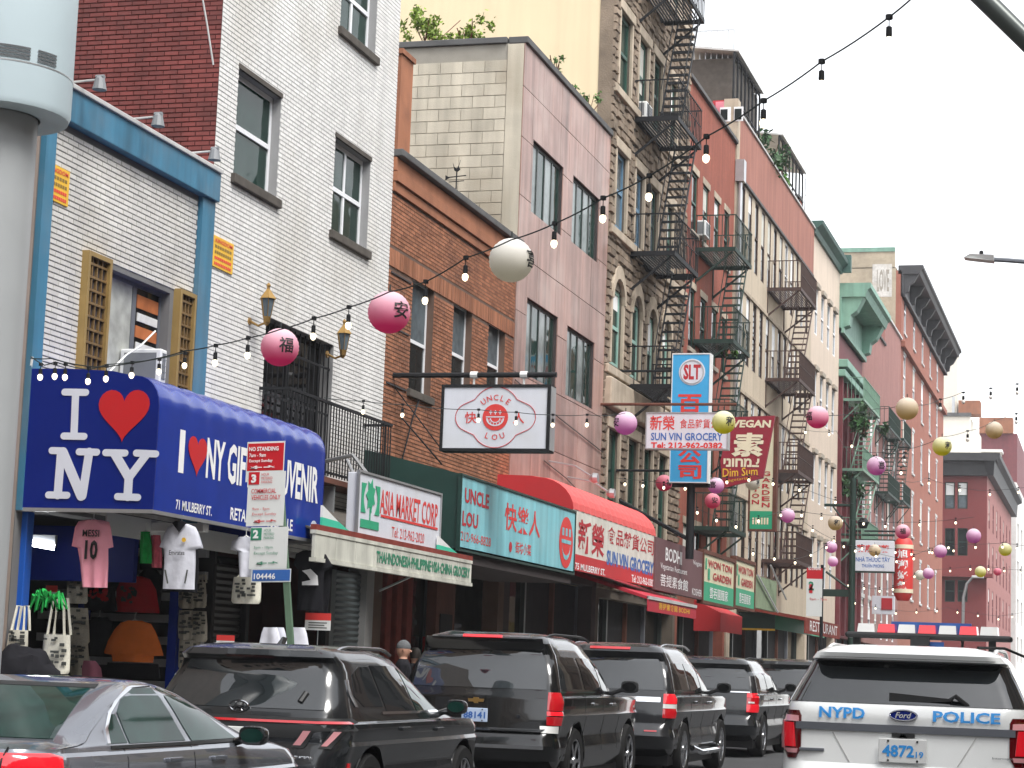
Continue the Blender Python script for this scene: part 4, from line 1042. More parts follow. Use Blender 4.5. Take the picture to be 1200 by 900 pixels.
def arc(cx_, cz_, r, a0, a1, n): return [(cx_+r*math.cos(R_(a0+(a1-a0)*k/n)), cz_+r*math.sin(R_(a0+(a1-a0)*k/n))) for k in range(n+1)]
pts = arc(cx, cz+6*u_, 28.5*u_, 30, 150, 14)+arc(cx-31*u_, cz, 16*u_, 110, 250, 12)+arc(cx, cz-6*u_, 28.5*u_, 210, 330, 14)+arc(cx+31*u_, cz, 16*u_, -70, 70, 12)
mb = MB(); mb.tube([(x, HY-.004, z) for x, z in pts]+[(pts[0][0], HY-.004, pts[0][1])], .007, 4); mb.build('cloud_outline', 'heart_red', hs)
mb = MB(); mb.prism([(cx+15*u_*math.cos(2*math.pi*k/28), HY-.003, cz+15*u_*math.sin(2*math.pi*k/28)) for k in range(28)], (0, -.004, 0)); mb.build('round_face', 'ink_red', hs)
mb = MB()
mb.box(cx-11*u_, cx+11*u_, HY-.010, HY-.008, cz-.3*u_, cz+1.0*u_)
for s_ in (-5.5, 0, 5.5):
    mb.box(cx+(s_-1.8)*u_, cx+(s_+1.8)*u_, HY-.0105, HY-.008, cz+5*u_, cz+6.2*u_); mb.box(cx+(s_-.5)*u_, cx+(s_+.5)*u_, HY-.0112, HY-.008, cz+3*u_, cz+8*u_)
for r0_, r1_ in ((8.8, 10.6), (5.0, 6.2)):
    for k in range(9):
        t0_ = math.pi+math.pi*k/9; t1_ = math.pi+math.pi*(k+1)/9
        mb.prism([(cx+r_*u_*math.cos(t), HY-.008, cz-1.2*u_+r_*u_*.85*math.sin(t)) for t, r_ in ((t0_, r0_), (t0_, r1_), (t1_, r1_), (t1_, r0_))], (0, -.003, 0))
for k in range(6):
    t = math.pi*1.12+math.pi*.76*k/5; mb.box(cx+7.6*u_*math.cos(t)-.35*u_, cx+7.6*u_*math.cos(t)+.35*u_, HY-.011, HY-.008, cz-1.2*u_+6.5*u_*math.sin(t)-1.2*u_, cz-1.2*u_+6.5*u_*math.sin(t)+1.2*u_)
mb.build('face_lines', 'sign_white', hs)
def arctext(mb, s, cx_, cz_, r, a0, a1, size, Y, flip=False, bold=.01):
    n = len(s)
    for i, ch in enumerate(s):
        a = R_(a0+(a1-a0)*(i/(n-1) if n > 1 else .5)); p = Vector((cx_+r*math.cos(a), Y, cz_+r*math.sin(a)))
        up = Vector((math.cos(a), 0, math.sin(a))); 
        if flip: up = -up
        rt = Vector((up.z, 0, -up.x)); V, _ = text_geo(ch, bold); w = (max(v[0] for v in V)-min(v[0] for v in V)); h = (max(v[1] for v in V)-min(v[1] for v in V)); ww = size*w/.72; 
        add_text(mb, ch, p-rt*ww/2-up*size/2, rt, up, ww, size, bold)
mb = MB(); arctext(mb, 'UNCLE', cx, cz-1*u_, 23.5*u_, 128, 52, 6.5*u_, HY-.006); arctext(mb, 'LOU', cx, cz+1*u_, 23.5*u_, 248, 292, 6.5*u_, HY-.006, True); mb.build('lettering', 'ink_red', hs)
text(hs, '快', (cx-36*u_, HY-.006, cz-7*u_), UX, UZ, 14*u_, 13*u_, 'ink_red', bold=.01); text(hs, '人', (cx+21*u_, HY-.006, cz-7*u_), UX, UZ, 13*u_, 13*u_, 'ink_red', bold=.01)
mb = MB(); mb.tube([(XF, 32.6, 6.05), (xa, HY+.1, 5.0)], .012, 4); mb.tube([(XF, 33.0, 5.6), (xa+.02, HY+.1, 4.75)], .014, 4)
mb.tube([(XF+.04, 33.8, 6.0), (XF+.1, 33.3, 5.6), (XF+.06, 33.0, 4.9), (XF+.08, 33.2, 4.5)], .014, 5); mb.build('cable', 'iron_black', hs)
# ---- grocery awning (red barrel)
ga = thing('grocery_awning', 'red barrel awning with a cream lettered front and red skirt below the marble facade', 'awning', (XF, 39.7, 3.4))
LG = 9.95; gy0 = F(671, 625, LG)[0]; gy1 = F(768, 660, LG)[0]
zt_ = X(600, 556, gy0)[1]; zfr = X(671, 597, gy0)[1]; zsk = F(670, 648, LG)[1]; zbt_ = F(668, 667, LG)[1]
prof = [(XF, zt_), (XF+.7, zt_-.02)]
for k in range(8):
    a = math.pi/2*k/7; prof.append((-LG-.75+.75*math.sin(a), zfr+(zt_-.04-zfr)*math.cos(a)))
mb = MB(); mb.prism([(XF, gy0, zbt_+.5)]+[(x, gy0, z) for x, z in prof]+[(-LG-.02, gy0, zbt_+.02)], (0, .03, 0)); mb.build('end_panel', 'awning_red', ga)
mb = MB(); mb.prism([(XF, gy1-.03, zbt_+.5)]+[(x, gy1-.03, z) for x, z in prof]+[(-LG-.02, gy1-.03, zbt_+.02)], (0, .03, 0)); mb.build('end_panel', 'awning_red', ga)
mb = MB(); n = 48; rv = []
for i in range(n+1):
    yy = gy0+.03+(gy1-gy0-.06)*i/n; ph = abs(math.sin(math.pi*i/3.0)); rv.append([(x+.012*ph*(j > 1), yy, z+.015*ph) for j, (x, z) in enumerate(prof)])
for i in range(n):
    for j in range(len(prof)-1): mb.quad(rv[i][j], rv[i][j+1], rv[i+1][j+1], rv[i+1][j])
mb.build('canopy', 'awning_coral', ga)
mb = MB(); mb.box(-LG-.02, -LG, gy0, gy1, zsk, zfr+.01); mb.build('sign_face', 'awning_cream', ga)
mb = MB(); mb.box(-LG-.021, -LG+.002, gy0, gy1, zbt_, zsk); mb.build('skirt', 'awning_red', ga)
ft(ga, '新榮', 678, 607, 647, 708, LG, 'ink_darkred', bold=.02)
ft(ga, '食品雜貨公司', 712, 616, 636, 766, LG, 'ink_darkred', bold=.01)
ft(ga, 'SUN VIN GROCERY', 711, 644, 662, 766, LG, 'ink_blue', bold=.035)
ft(ga, '75 MULBERRY ST.', 674, 659, 667, 709, LG, 'ink_white', bold=.02, proud=.006)
ft(ga, 'Tel: 212-962-0382', 740, 673, 682, 766, LG, 'ink_white', bold=.02, proud=.006)
mb = MB()
for xx in (690, 710, 745):
    yy, zz = F(xx, 560+(xx-690)*.9, 10.6)
    mb = MB(); mb.lathe([(.05, -.08), (.11, 0), (.10, .10)], (-10.5, yy, zz), 10, 'x'); mb.tube([(XF, yy, zz+.35), (-10.9, yy, zz+.25), (-10.5, yy, zz)], .02, 5); mb.build('floodlight', 'metal_galv', ga)
# ---- hanging grocery sign
GY = 46.9
gs = thing('hanging_sign', 'white hanging sign with red and blue grocery lettering beside the yellow lantern', 'hanging sign', (XF, GY, 7.6))
xa, zt_ = X(757, 485, GY); xb, zb_ = X(853, 527, GY); zt_ = (zt_+X(853, 481, GY)[1])/2
mb = MB(); mb.box(xa+.03, xb-.03, GY, GY+.02, zb_+.03, zt_-.03); mb.build('sign_face', 'sign_white', gs)
mb = MB(); mb.box(xa, xa+.03, GY-.01, GY+.25, zb_, zt_); mb.box(xb-.03, xb, GY-.01, GY+.25, zb_, zt_); mb.box(xa+.03, xb-.03, GY-.01, GY+.25, zt_-.03, zt_); mb.box(xa+.03, xb-.03, GY-.01, GY+.25, zb_, zb_+.03); mb.box(xa+.03, xb-.03, GY+.1, GY+.2, zb_+.03, zt_-.03); mb.build('case', 'metal_galv', gs)
zbar = X(760, 473, GY)[1]; xe = X(862, 473, GY)[0]
mb = MB(); mb.tube([(XF, GY+.12, zbar), (xe, GY+.12, zbar)], .035, 8); mb.build('pole', 'metal_rust', gs)
mb = MB(); mb.tube([(xa+.4, GY+.12, zbar), (xa+.4, GY+.12, zt_)], .015, 5); mb.tube([(xb-.4, GY+.12, zbar), (xb-.4, GY+.12, zt_)], .015, 5); mb.build('hanger', 'iron_black', gs)
def xt(parent, s, xl, yt, yb, xr, Y, m, **k):
    x0, z1 = X(xl, yt, Y); _, z0 = X(xl, yb, Y); x1, _ = X(xr, yt, Y)
    return text(parent, s, (x0, Y-.005, z0), UX, UZ, x1-x0, z1-z0, m, **k)
xt(gs, '新榮', 762, 487, 504, 791, GY, 'ink_red', bold=.012); xt(gs, '食品雜貨公司', 797, 491, 502, 850, GY, 'ink_red', bold=.005)
xt(gs, 'SUN VIN GROCERY', 763, 507, 516, 847, GY, 'ink_blue', bold=.02); xt(gs, 'Tel: 212-962-0382', 763, 518, 525.5, 847, GY, 'ink_red', bold=.035)
# ---- tall cyan sign
CY = 48.7
cs = thing('vertical_sign', 'tall narrow cyan sign with a round white monogram and red characters', 'sign', (XF, CY, 8))
xa, zt_ = X(787.5, 414, CY); xb, zb_ = X(831, 566, CY); xb = X(831, 490, CY)[0]; xa = X(786, 490, CY)[0]
mb = MB(); mb.box(xa+.02, xb-.02, CY, CY+.03, zb_+.02, zt_-.02); mb.build('sign_face', 'sign_cyan', cs)
mb = MB(); mb.box(xa, xa+.02, CY-.01, CY+.35, zb_, zt_); mb.box(xb-.02, xb, CY-.01, CY+.35, zb_, zt_); mb.box(xa+.02, xb-.02, CY-.01, CY+.35, zt_-.03, zt_); mb.box(xa+.02, xb-.02, CY-.01, CY+.35, zb_, zb_+.02); mb.box(xa+.02, xb-.02, CY+.15, CY+.3, zb_+.02, zt_-.03); mb.build('case', 'plastic_white', cs)
cx, cz = X(811, 436, CY); u_ = (X(821, 436, CY)[0]-X(811, 436, CY)[0])/10
mb = MB(); mb.lathe([(15.5*u_, -.006), (15.5*u_, -.003)], (cx, CY, cz), 24, 'y'); mb.build('roundel', 'sign_white', cs)
mb = MB(); mb.tube([(cx+13.6*u_*math.cos(2*math.pi*k/24), CY-.008, cz+13.6*u_*math.sin(2*math.pi*k/24)) for k in range(25)], .012, 4); mb.build('ring', 'metal_galv', cs)
text(cs, 'SLT', (cx-10*u_, CY-.008, cz-9*u_), UX, UZ, 20*u_, 18*u_, 'ink_darkred', bold=.04)
for ch, yt_, yb__ in (('百', 462, 484), ('貨', 489, 506), ('公', 525, 543), ('司', 545, 561)): xt(cs, ch, 795, yt_, yb__, 822, CY, 'ink_red', bold=.03)
mb = MB(); mb.tube([(XF, CY+.2, zt_-.4), (xa, CY+.2, zt_-.4)], .03, 6); mb.tube([(XF, CY+.2, zb_+.3), (xa, CY+.2, zb_+.3)], .03, 6); mb.build('bracket', 'iron_black', cs)
# ---- brown shopfront sign
br = thing('shopfront_sign', 'brown shopfront sign board with white lettering right of the red grocery awning', 'sign', (XF, 47.5, 3.5))
p, R = fpanel(br, 'board', 'sign_brown', 769, 629, 691, 823.5, 9.9, .15)
ft(br, 'BODHI', 780, 641, 657, 799, 9.9, 'ink_white', bold=.02); ft(br, 'Vegetarian Restaurant', 774, 659, 668, 805, 9.9, 'ink_white'); ft(br, '菩提素食館', 774, 672, 686, 806, 9.9, 'ink_white', bold=.005); ft(br, 'KOSHER', 811, 689, 697, 822, 9.9, 'ink_white')
ft(br, 'Vegan', 812, 656, 663, 822, 9.9, 'ink_white')
# ---- two small red awnings
r1_ = thing('small_awning', 'small crimson awning with gold lettering under the brown sign', 'awning', (XF, 47, 2.7))
p, R = fpanel(r1_, 'valance', 'awning_crimson', 760, 702, 716, 816, 9.4, .03)
mb = MB(); mb.prism([(-9.43, R[0], R[3]), (-9.40, R[0], R[3]+.05), (XF, R[0], R[3]+.7), (XF, R[0], R[3]+.6)], (0, R[1]-R[0], 0)); mb.build('canvas', 'awning_crimson', r1_)
mb = MB(); mb.box(-9.44, -9.38, R[0], R[1], R[3], R[3]+.07); mb.build('rail', 'coping_pale', r1_)
ft(r1_, '菩提素食館 BODHI', 772, 706, 714, 808, 9.4, 'sign_yellow', bold=.01)
r2_ = thing('small_awning', 'bright red boxy awning standing low between the brown and cream signs', 'awning', (XF, 58.5, 2.0))
yq = F(813, 720)[0]; x0q, z1q = X(815, 713, yq); x1q, z0q = X(844, 740, yq)
mb = MB(); mb.prism([(XF, yq, z0q), (x1q, yq, z0q), (x1q, yq, z1q-.1), (XF, yq, z1q+.25)], (0, .03, 0)); mb.build('end_panel', 'awning_red', r2_)
mb = MB(); mb.prism([(XF, yq+.03, z1q+.25), (x1q, yq+.03, z1q-.1), (x1q, yq+.03, z0q), (x1q-.03, yq+.03, z0q), (x1q-.03, yq+.03, z1q-.12), (XF, yq+.03, z1q+.2)], (0, 3.6, 0)); mb.build('canopy', 'awning_red', r2_)
# ---- garden restaurant sign boards
for i, (xl, xr, yt_, lab) in enumerate(((824.5, 860, 648, 'cream and green shopfront sign board with red lettering next to the brown sign'), (862, 884, 655.5, 'cream and green sign board angled beside its larger twin'))):
    s_ = thing('shopfront_sign', lab, 'sign', (XF, 56, 3.5))
    L_ = 9.9; GB = .48
    p, R = fpanel(s_, 'board', 'sign_cream', xl, yt_, yt_+33, xr, L_, .12)
    mb = MB(); mb.box(-L_-.12, -L_+.01, R[0], R[1], R[2]-GB, R[2]-.0); mb.build('green_band', 'sign_green', s_)
    mb = MB(); mb.box(-L_-.13, -L_+.03, R[0]-.1, R[0], R[2]-GB-.08, R[3]+.1); mb.box(-L_-.13, -L_+.03, R[1], R[1]+.1, R[2]-GB-.08, R[3]+.1); mb.box(-L_-.13, -L_+.03, R[0], R[1], R[3], R[3]+.1); mb.box(-L_-.13, -L_+.03, R[0], R[1], R[2]-GB-.08, R[2]-GB); mb.build('frame', 'metal_rust', s_)
    dy = R[1]-R[0]; dz = R[3]-R[2]
    text(s_, 'WON TON', (-L_+.012, R[0]+dy*.14, R[2]+dz*.55), UY, UZ, dy*.78, dz*.28, 'ink_darkred', bold=.02)
    text(s_, 'GARDEN', (-L_+.012, R[0]+dy*.3, R[2]+dz*.12), UY, UZ, dy*.6, dz*.28, 'ink_darkred', bold=.02)
    text(s_, '雲吞園麵家', (-L_+.016, R[0]+dy*.2, R[2]-GB*.82), UY, UZ, dy*.6, GB*.6, 'ink_white', bold=.005)
    mb = MB(); mb.box(-L_+.011, -L_+.014, R[0]+dy*.06, R[0]+dy*.10, R[2]+dz*.45, R[2]+dz*.85); mb.box(-L_+.011, -L_+.014, R[0]+dy*.14, R[0]+dy*.2, R[2]+dz*.1, R[2]+dz*.5); mb.build('bamboo_mark', 'sign_green', s_)
s_ = thing('shopfront_sign', 'faded olive sign board past the cream garden signs', 'sign', (XF, 66, 3.5))
p, R = fpanel(s_, 'board', 'sign_olive', 886, 674, 712, 910, 9.9, .15)
mb = MB(); mb.tube([(-9.85, R[0], R[3]), (-9.85, R[1], R[2])], .03, 5); mb.tube([(-9.8, R[0]+2, R[3]+.4), (-9.6, R[1], R[2]+.4)], .03, 5); mb.build('stay_rod', 'metal_galv', s_)
gaw = thing('small_awning', 'green box awning with pale lettering far down the block', 'awning', (XF, 66, 3.0))
yq = 66.5; xq0, zq1 = X(868, 717, yq); xq1, zq0 = X(908, 737, yq)
mb = MB(); mb.box(XF, xq1, yq, yq+.04, zq0, zq1); mb.build('end_panel', 'awning_forest', gaw)
mb = MB(); mb.box(xq1-.04, xq1, yq+.04, yq+12, zq0, zq1); mb.build('front_panel', 'sign_green', gaw); mb = MB(); mb.box(XF, xq1, yq, yq+.02, zq0-.06, zq0); mb.build('trim', 'sign_yellow', gaw)
raw_ = thing('small_awning', 'long dull red awning with white lettering near the far parking sign', 'awning', (XF, 79, 2.6))
mb = MB(); L_ = 9.3; y0_, z1_ = F(944, 722, L_); _, z0_ = F(944, 742, L_); y1_ = F(984, 745, L_)[0]
mb.prism([(-L_, y0_, z0_), (-L_, y0_, z0_+.5), (XF, y0_, z1_+.3), (XF, y0_, z1_+.2), (-L_-.04, y0_, z0_+.4), (-L_-.04, y0_, z0_)], (0, y1_-y0_, 0)); mb.build('canopy', 'rust_red', raw_)
text(raw_, 'RESTAURANT', (-L_+.006, y0_+1, z0_+.1), UY, UZ, (y1_-y0_)*.8, .33, 'ink_white')
# ---- slanted maroon vegan sign
VY = 55.6
vs = thing('hanging_sign', 'slanted maroon sign with a large cream character and curved lettering', 'hanging sign', (XF, VY, 8))
P = [X(856, 489, VY), X(908, 487, VY), X(894, 560, VY), X(847, 572, VY), X(844, 540, VY)]
mb = MB(); mb.prism([(x, VY, z) for x, z in P], (0, .15, 0)); mb.build('board', 'sign_maroon', vs)
def xtt(parent, s, xl, yt, yb, xr, Y, m, shear=0, rise=0, **k):
    x0, z1 = X(xl, yt, Y); _, z0 = X(xl, yb, Y); x1, _ = X(xr, yt, Y)
    return text(parent, s, (x0, Y-.006, z0), Vector((1, 0, rise)).normalized(), Vector((shear, 0, 1)).normalized(), x1-x0, z1-z0, m, **k)
xtt(vs, 'VEGAN', 857, 492, 501, 903, VY, 'ink_cream', shear=.1, bold=.04); xtt(vs, '素', 857, 507, 535, 894, VY, 'ink_cream', shear=.1, bold=.05)
xtt(vs, 'ינוחמצ', 848, 537, 547, 890, VY, 'ink_cream', bold=.04); xtt(vs, 'Dim Sum', 847, 549, 559, 888, VY, 'sign_yellow', rise=.06, bold=.01); xtt(vs, 'vegetarian', 850, 562, 566, 880, VY, 'sign_yellow', rise=.14)
mb = MB(); mb.tube([(XF, VY+.08, P[1][1]), (P[0][0], VY+.08, P[0][1])], .04, 6); mb.build('bracket', 'iron_black', vs)
# ---- vertical garden sign
WY = 62.5
ws = thing('vertical_sign', 'tall cream sign with red capital letters in two columns and a green foot', 'sign', (XF, WY, 6))
xa, zb_ = X(876, 622, WY); xb, zt_ = X(909, 490, WY); xb = X(907, 620, WY)[0]
mb = MB(); mb.box(xa+.06, xb-.06, WY, WY+.05, zb_+.6, zt_); mb.build('sign_face', 'sign_cream', ws)
mb = MB(); mb.box(xa+.06, xb-.06, WY-.002, WY+.05, zb_+.06, zb_+.6); mb.build('green_foot', 'sign_green', ws)
mb = MB(); mb.box(xa, xa+.06, WY-.01, WY+.3, zb_, zt_+.05); mb.box(xb-.06, xb+.05, WY-.01, WY+.3, zb_, zt_+.05); mb.box(xa+.06, xb-.06, WY-.01, WY+.3, zb_, zb_+.06); mb.box(xa+.06, xb-.06, WY-.01, WY+.3, zt_, zt_+.06); mb.build('case', 'metal_rust', ws)
hh = (X(890, 540, WY)[1]-X(890, 609, WY)[1]); z_ = zb_+.72
lets = 'GARDEN'; st = (zt_-1.0-z_)/9
for i, ch in enumerate(lets): text(ws, ch, (xa+(xb-xa)*.52, WY-.008, z_+st*(5-i)), UX, UZ, (xb-xa)*.30, st*.72, 'ink_darkred', bold=.02)
for i, ch in enumerate('WONTON'): text(ws, ch, (xa+(xb-xa)*.14, WY-.008, z_+st*(5-i)+st*.45), UX, UZ, (xb-xa)*.28, st*.72, 'ink_darkred', bold=.02)
mb = MB(); [mb.box(xa+.14+(xb-xa-.28)*k/6, xa+.14+(xb-xa-.28)*(k+.6)/6, WY-.006, WY-.002, zb_+.2, zb_+.4) for k in range(6)]; mb.build('worn_print', 'ink_cream', ws)['kind'] = 'stuff'
# ---- pharmacy box sign and red drum sign
PY_ = 92.0
ps = thing('hanging_sign', 'small white pharmacy sign with red characters over blue lettering', 'hanging sign', (XF, PY_, 5))
xa, zt_ = X(1001, 633, PY_); xb, zb_ = X(1047.5, 670, PY_)
mb = MB(); mb.bbox(xa, xb, PY_, PY_+.3, zb_, zt_, .02); mb.build('case', 'sign_white', ps)
mb = MB(); mb.box(xa-.03, xb+.03, PY_+.02, PY_+.28, zt_, zt_+.06); mb.box(xa-.03, xb+.03, PY_+.02, PY_+.28, zb_-.06, zb_); mb.tube([(XF, PY_+.15, zt_+.25), (xb, PY_+.15, zt_+.25)], .05, 6); mb.build('frame', 'iron_green', ps)
xt(ps, '藥房西藥', 1004, 638, 647, 1042, PY_, 'ink_red', bold=.03); xt(ps, 'NHÀ THUỐC TÂY', 1003, 650, 658, 1043, PY_, 'ink_blue', bold=.02); xt(ps, 'THUẬN PHONG', 1010, 659.5, 666, 1036, PY_, 'ink_blue', bold=.02)
ds = thing('drum_sign', 'red cylindrical sign like a tall lantern with four white characters', 'sign', (XF, 92, 5))
DY = 93.0; cx, zt_ = X(1059, 631, DY); _, zb_ = X(1059, 704, DY); r = (X(1070.5, 660, DY)[0]-X(1047.5, 660, DY)[0])/2
mb = MB(); H = zt_-zb_; mb.lathe([(r*.6, zb_), (r*.95, zb_+H*.10), (r, zb_+H*.14), (r, zt_-H*.13), (r*.85, zt_-H*.04), (r*.6, zt_)], (cx, DY, 0), 20); mb.build('drum', 'ink_red', ds, smooth=True)
for zz in (zb_+H*.14, zt_-H*.15): mb = MB(); mb.lathe([(r*1.02, zz-.05), (r*1.02, zz+.12)], (cx, DY, 0), 20); mb.build('band', 'ink_cream', ds)
mb = MB()
def cyl(rr_, cx_, cy_, zbase): return lambda a, b: Vector((cx_+rr_*math.sin((a-.5*wc)/rr_), cy_-rr_*math.cos((a-.5*wc)/rr_), zbase+b))
wc = r*1.1
for i, ch in enumerate('旭潮好餐'): add_text(mb, ch, (0, 0, 0), UX, UZ, wc, H*.145, .03, warp=cyl(r*1.01, cx, DY, zt_-H*(.33+.17*i)))
mb.build('lettering', 'ink_white', ds)
mb = MB(); mb.tube([(XF, DY, zt_+.3), (cx, DY, zt_+.3), (cx, DY, zt_)], .04, 6); mb.build('bracket', 'iron_black', ds)
sm = thing('shopfront_sign', 'small white and red box sign low beneath the pharmacy sign', 'sign', (XF, 100, 3.6))
xa, zt_ = X(1022, 698, 100); xb, zb_ = X(1048, 720, 100); mb = MB(); mb.box(xa, xb, 100, 100.3, zb_, zt_); mb.build('case', 'sign_white', sm)
xc_ = X(1033, 700, 100)[0]; mb = MB(); mb.box(xc_, xb-.1, 99.98, 100, zb_+.2, zt_-.1); mb.build('red_field', 'ink_darkred', sm)
# ---- yellow wall notices
mat('print_dark', (.22, .14, .03), .7)
def notice(xl, yt, yb, xr, lab):
    t = thing('wall_notice', lab, 'notice', (XF, F(xl, yt)[0], F(xl, yt)[1]))
    y0, z1 = F(xl, yt); _, z0 = F(xl, yb); y1, _ = F(xr, yb)
    mb = MB(); mb.box(XF+.002, XF+.024, y0, y1, z0, z1); mb.build('board', 'sign_yellow', t)
    w = y1-y0; h = z1-z0
    for i, (s_, c) in enumerate((('KINGDOM', 'ink_red'), (None, 'print_dark'), (None, 'print_dark'), (None, 'ink_red'), (None, 'ink_red'))):
        if s_ is None:
            mb = MB(); n_ = 6+i
            for k in range(n_): mb.box(XF+.024, XF+.028, y0+w*(.08+.84*k/n_), y0+w*(.08+.84*(k+.7)/n_), z1-h*(.19+.185*i), z1-h*(.10+.185*i))
            mb.build('faded_print', c, t)['kind'] = 'stuff'; continue
        text(t, s_, (XF+.028, y0+w*.08, z1-h*(.2+.185*i)), UY, UZ, w*.84, h*.13, c, bold=.02)
notice(54, 189, 232, 78, 'yellow and red notice painted on the ivory brick at far left')
notice(249, 275, 312, 271, 'yellow and red notice fixed on the white brick wall')
# ---- far right cable-hung sign etc
# ================================================================= lanterns and string lights
def PD(px, py, d):
    v = Vector((px-CXP, py-CYP, FPX))*(d/FPX)
    return Vector((_dx.dot(v), _dy.dot(v), _dz.dot(v)+CAMH))
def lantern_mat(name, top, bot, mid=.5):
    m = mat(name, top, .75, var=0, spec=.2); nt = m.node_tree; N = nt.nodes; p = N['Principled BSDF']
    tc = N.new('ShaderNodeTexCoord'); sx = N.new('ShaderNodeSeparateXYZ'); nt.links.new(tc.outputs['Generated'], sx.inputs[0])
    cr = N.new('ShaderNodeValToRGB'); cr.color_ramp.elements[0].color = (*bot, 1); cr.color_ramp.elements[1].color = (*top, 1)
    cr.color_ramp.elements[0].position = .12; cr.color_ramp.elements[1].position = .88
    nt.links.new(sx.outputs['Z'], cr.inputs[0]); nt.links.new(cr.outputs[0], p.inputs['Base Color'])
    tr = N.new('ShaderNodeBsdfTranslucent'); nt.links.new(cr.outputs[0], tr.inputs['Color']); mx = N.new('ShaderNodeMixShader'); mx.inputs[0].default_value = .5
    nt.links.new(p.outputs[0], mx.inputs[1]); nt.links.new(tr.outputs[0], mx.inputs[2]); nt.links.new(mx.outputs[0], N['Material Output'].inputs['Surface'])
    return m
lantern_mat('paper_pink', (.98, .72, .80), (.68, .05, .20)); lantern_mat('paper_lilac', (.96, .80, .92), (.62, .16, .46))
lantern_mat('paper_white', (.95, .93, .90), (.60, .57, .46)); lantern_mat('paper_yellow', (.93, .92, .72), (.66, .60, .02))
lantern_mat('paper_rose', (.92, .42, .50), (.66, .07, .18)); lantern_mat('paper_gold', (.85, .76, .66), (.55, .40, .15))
mat('bulb_glow', (1.0, .86, .6), .3, var=0, emit=1.3)
mat('bulb_glass', (.75, .72, .66), .15, var=0, spec=.8)
mat('wire', (.02, .03, .03), .6, var=0)
def make_lantern_mesh(r=.207):
    mb = MB(); seg = 28; rows = 26; prof = []
    for i in range(rows+1):
        t = math.pi*(.07+.86*i/rows); rr = r*math.sin(t); z = -r*math.cos(t)*.98
        rib = 1.0-(.032 if i % 2 else 0.0); prof.append((rr*rib, z))
    mb.lathe(prof, (0, 0, 0), seg)
    return mb
_lm = {}
def lantern(px, py, dpx, color, ch, lab, yaw=0.5, grp='paper lanterns strung over the street'):
    d = FPX*.4/dpx; p = PD(px, py, d)
    t = thing('paper_lantern', lab, 'lantern', p, grp)
    if color not in _lm:
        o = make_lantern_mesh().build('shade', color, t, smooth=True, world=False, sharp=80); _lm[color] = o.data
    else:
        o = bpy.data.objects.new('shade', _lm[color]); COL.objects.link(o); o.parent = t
    mb = MB(); mb.tube([(0, 0, .19), (0, 0, .27)], .008, 5); mb.lathe([(.045, .185), (.045, .2)], (0, 0, 0), 10); mb.build('hook', 'wire', t, world=False)
    if ch:
        mb = MB(); h = .17; w = .17; r = .213; vx = math.atan2(p.x, p.y)
        base = yaw-vx*1.0
        def wf(a, b, s=w, hh=h):
            lat = (b-hh/2)/r+.02; lon = (a-s/2)/r+yaw
            # towards the camera is about -y turned by the bearing of the lantern
            ang = lon - math.atan2(p.x, p.y)*1.0
            return Vector((r*math.cos(lat)*math.sin(ang), -r*math.cos(lat)*math.cos(ang), r*math.sin(lat)))
        add_text(mb, ch, (0, 0, 0), UX, UZ, w, h, .018, warp=wf); mb.build('character', 'ink_black', t, world=False)
    return t
LAN = [(328, 407, 44, 'paper_pink', '福', 'pink ombre lantern with a black character low on the white brick wall', .35), (456, 366, 49, 'paper_pink', '安', 'pink ombre lantern between the white brick and brown brick walls', .62),
 (599, 305, 51, 'paper_white', '喜', 'largest white paper lantern with black writing on its right edge', 1.15),
 (733, 496, 27, 'paper_lilac', '安', 'lilac lantern left of the white grocery sign', -1.0), (848, 495, 27, 'paper_yellow', '和', 'yellow lantern overlapping the corner of the white grocery sign', .6),
 (778, 566, 19, 'paper_rose', '福', 'rose lantern left of the foot of the tall cyan sign', .7), (839, 569, 19, 'paper_lilac', '喜', 'lilac lantern right of the foot of the tall cyan sign', -.4), (835, 587, 18, 'paper_rose', '安', 'rose lantern just under the lilac one by the cyan sign', .3),
 (882, 566, 17, 'paper_white', '和', 'cream lantern under the slanted maroon sign', .9), (958, 489, 26, 'paper_pink', '福', 'pink lantern in front of the plain cream tenement', -.9), (1063, 479, 26, 'paper_gold', None, 'gold and cream lantern in front of the terracotta corner building', 0),
 (1104, 523, 22, 'paper_yellow', '和', 'yellow lantern at the edge of the terracotta corner building', .7), (1027, 546, 22, 'paper_lilac', '喜', 'lilac lantern by the sage fire escape', .6), (1165, 504, 20, 'paper_gold', None, 'dull gold lantern above the dark red corner building', 0),
 (923, 604, 17, 'paper_lilac', None, 'lilac lantern right of the tall cream sign', 0), (979, 613, 17, 'paper_gold', '和', 'cream lantern beside the dark green lamp post', .2), (974, 641, 14, 'paper_lilac', None, 'upper of two lilac lanterns near the far parking sign', 0),
 (976, 658, 12, 'paper_lilac', None, 'lower of two lilac lanterns near the far parking sign', 0), (1058, 623, 17, 'paper_pink', '福', 'pink lantern right above the red drum sign', 0.0), (1102, 646, 15, 'paper_lilac', None, 'pale lilac lantern left of the dark red corner building', 0),
 (1141, 628, 17, 'paper_lilac', None, 'lilac lantern between the windows of the dark red corner building', 0), (1178, 644, 15, 'paper_yellow', None, 'yellow lantern at the far right edge', 0), (1149, 670, 13, 'paper_yellow', None, 'small yellow lantern low before the dark red corner building', 0),
 (1169, 670, 9, 'paper_rose', None, 'tiniest rose lantern at far right', 0), (1088, 672, 13, 'paper_lilac', None, 'small lilac lantern right of the red drum sign', 0), (1078, 674, 12, 'paper_white', None, 'small white lantern touching the lilac one by the red drum sign', 0),
 (1025, 645, 14, 'paper_gold', None, 'gold lantern hanging in front of the pharmacy sign', 0)]
for a in LAN: lantern(*a)
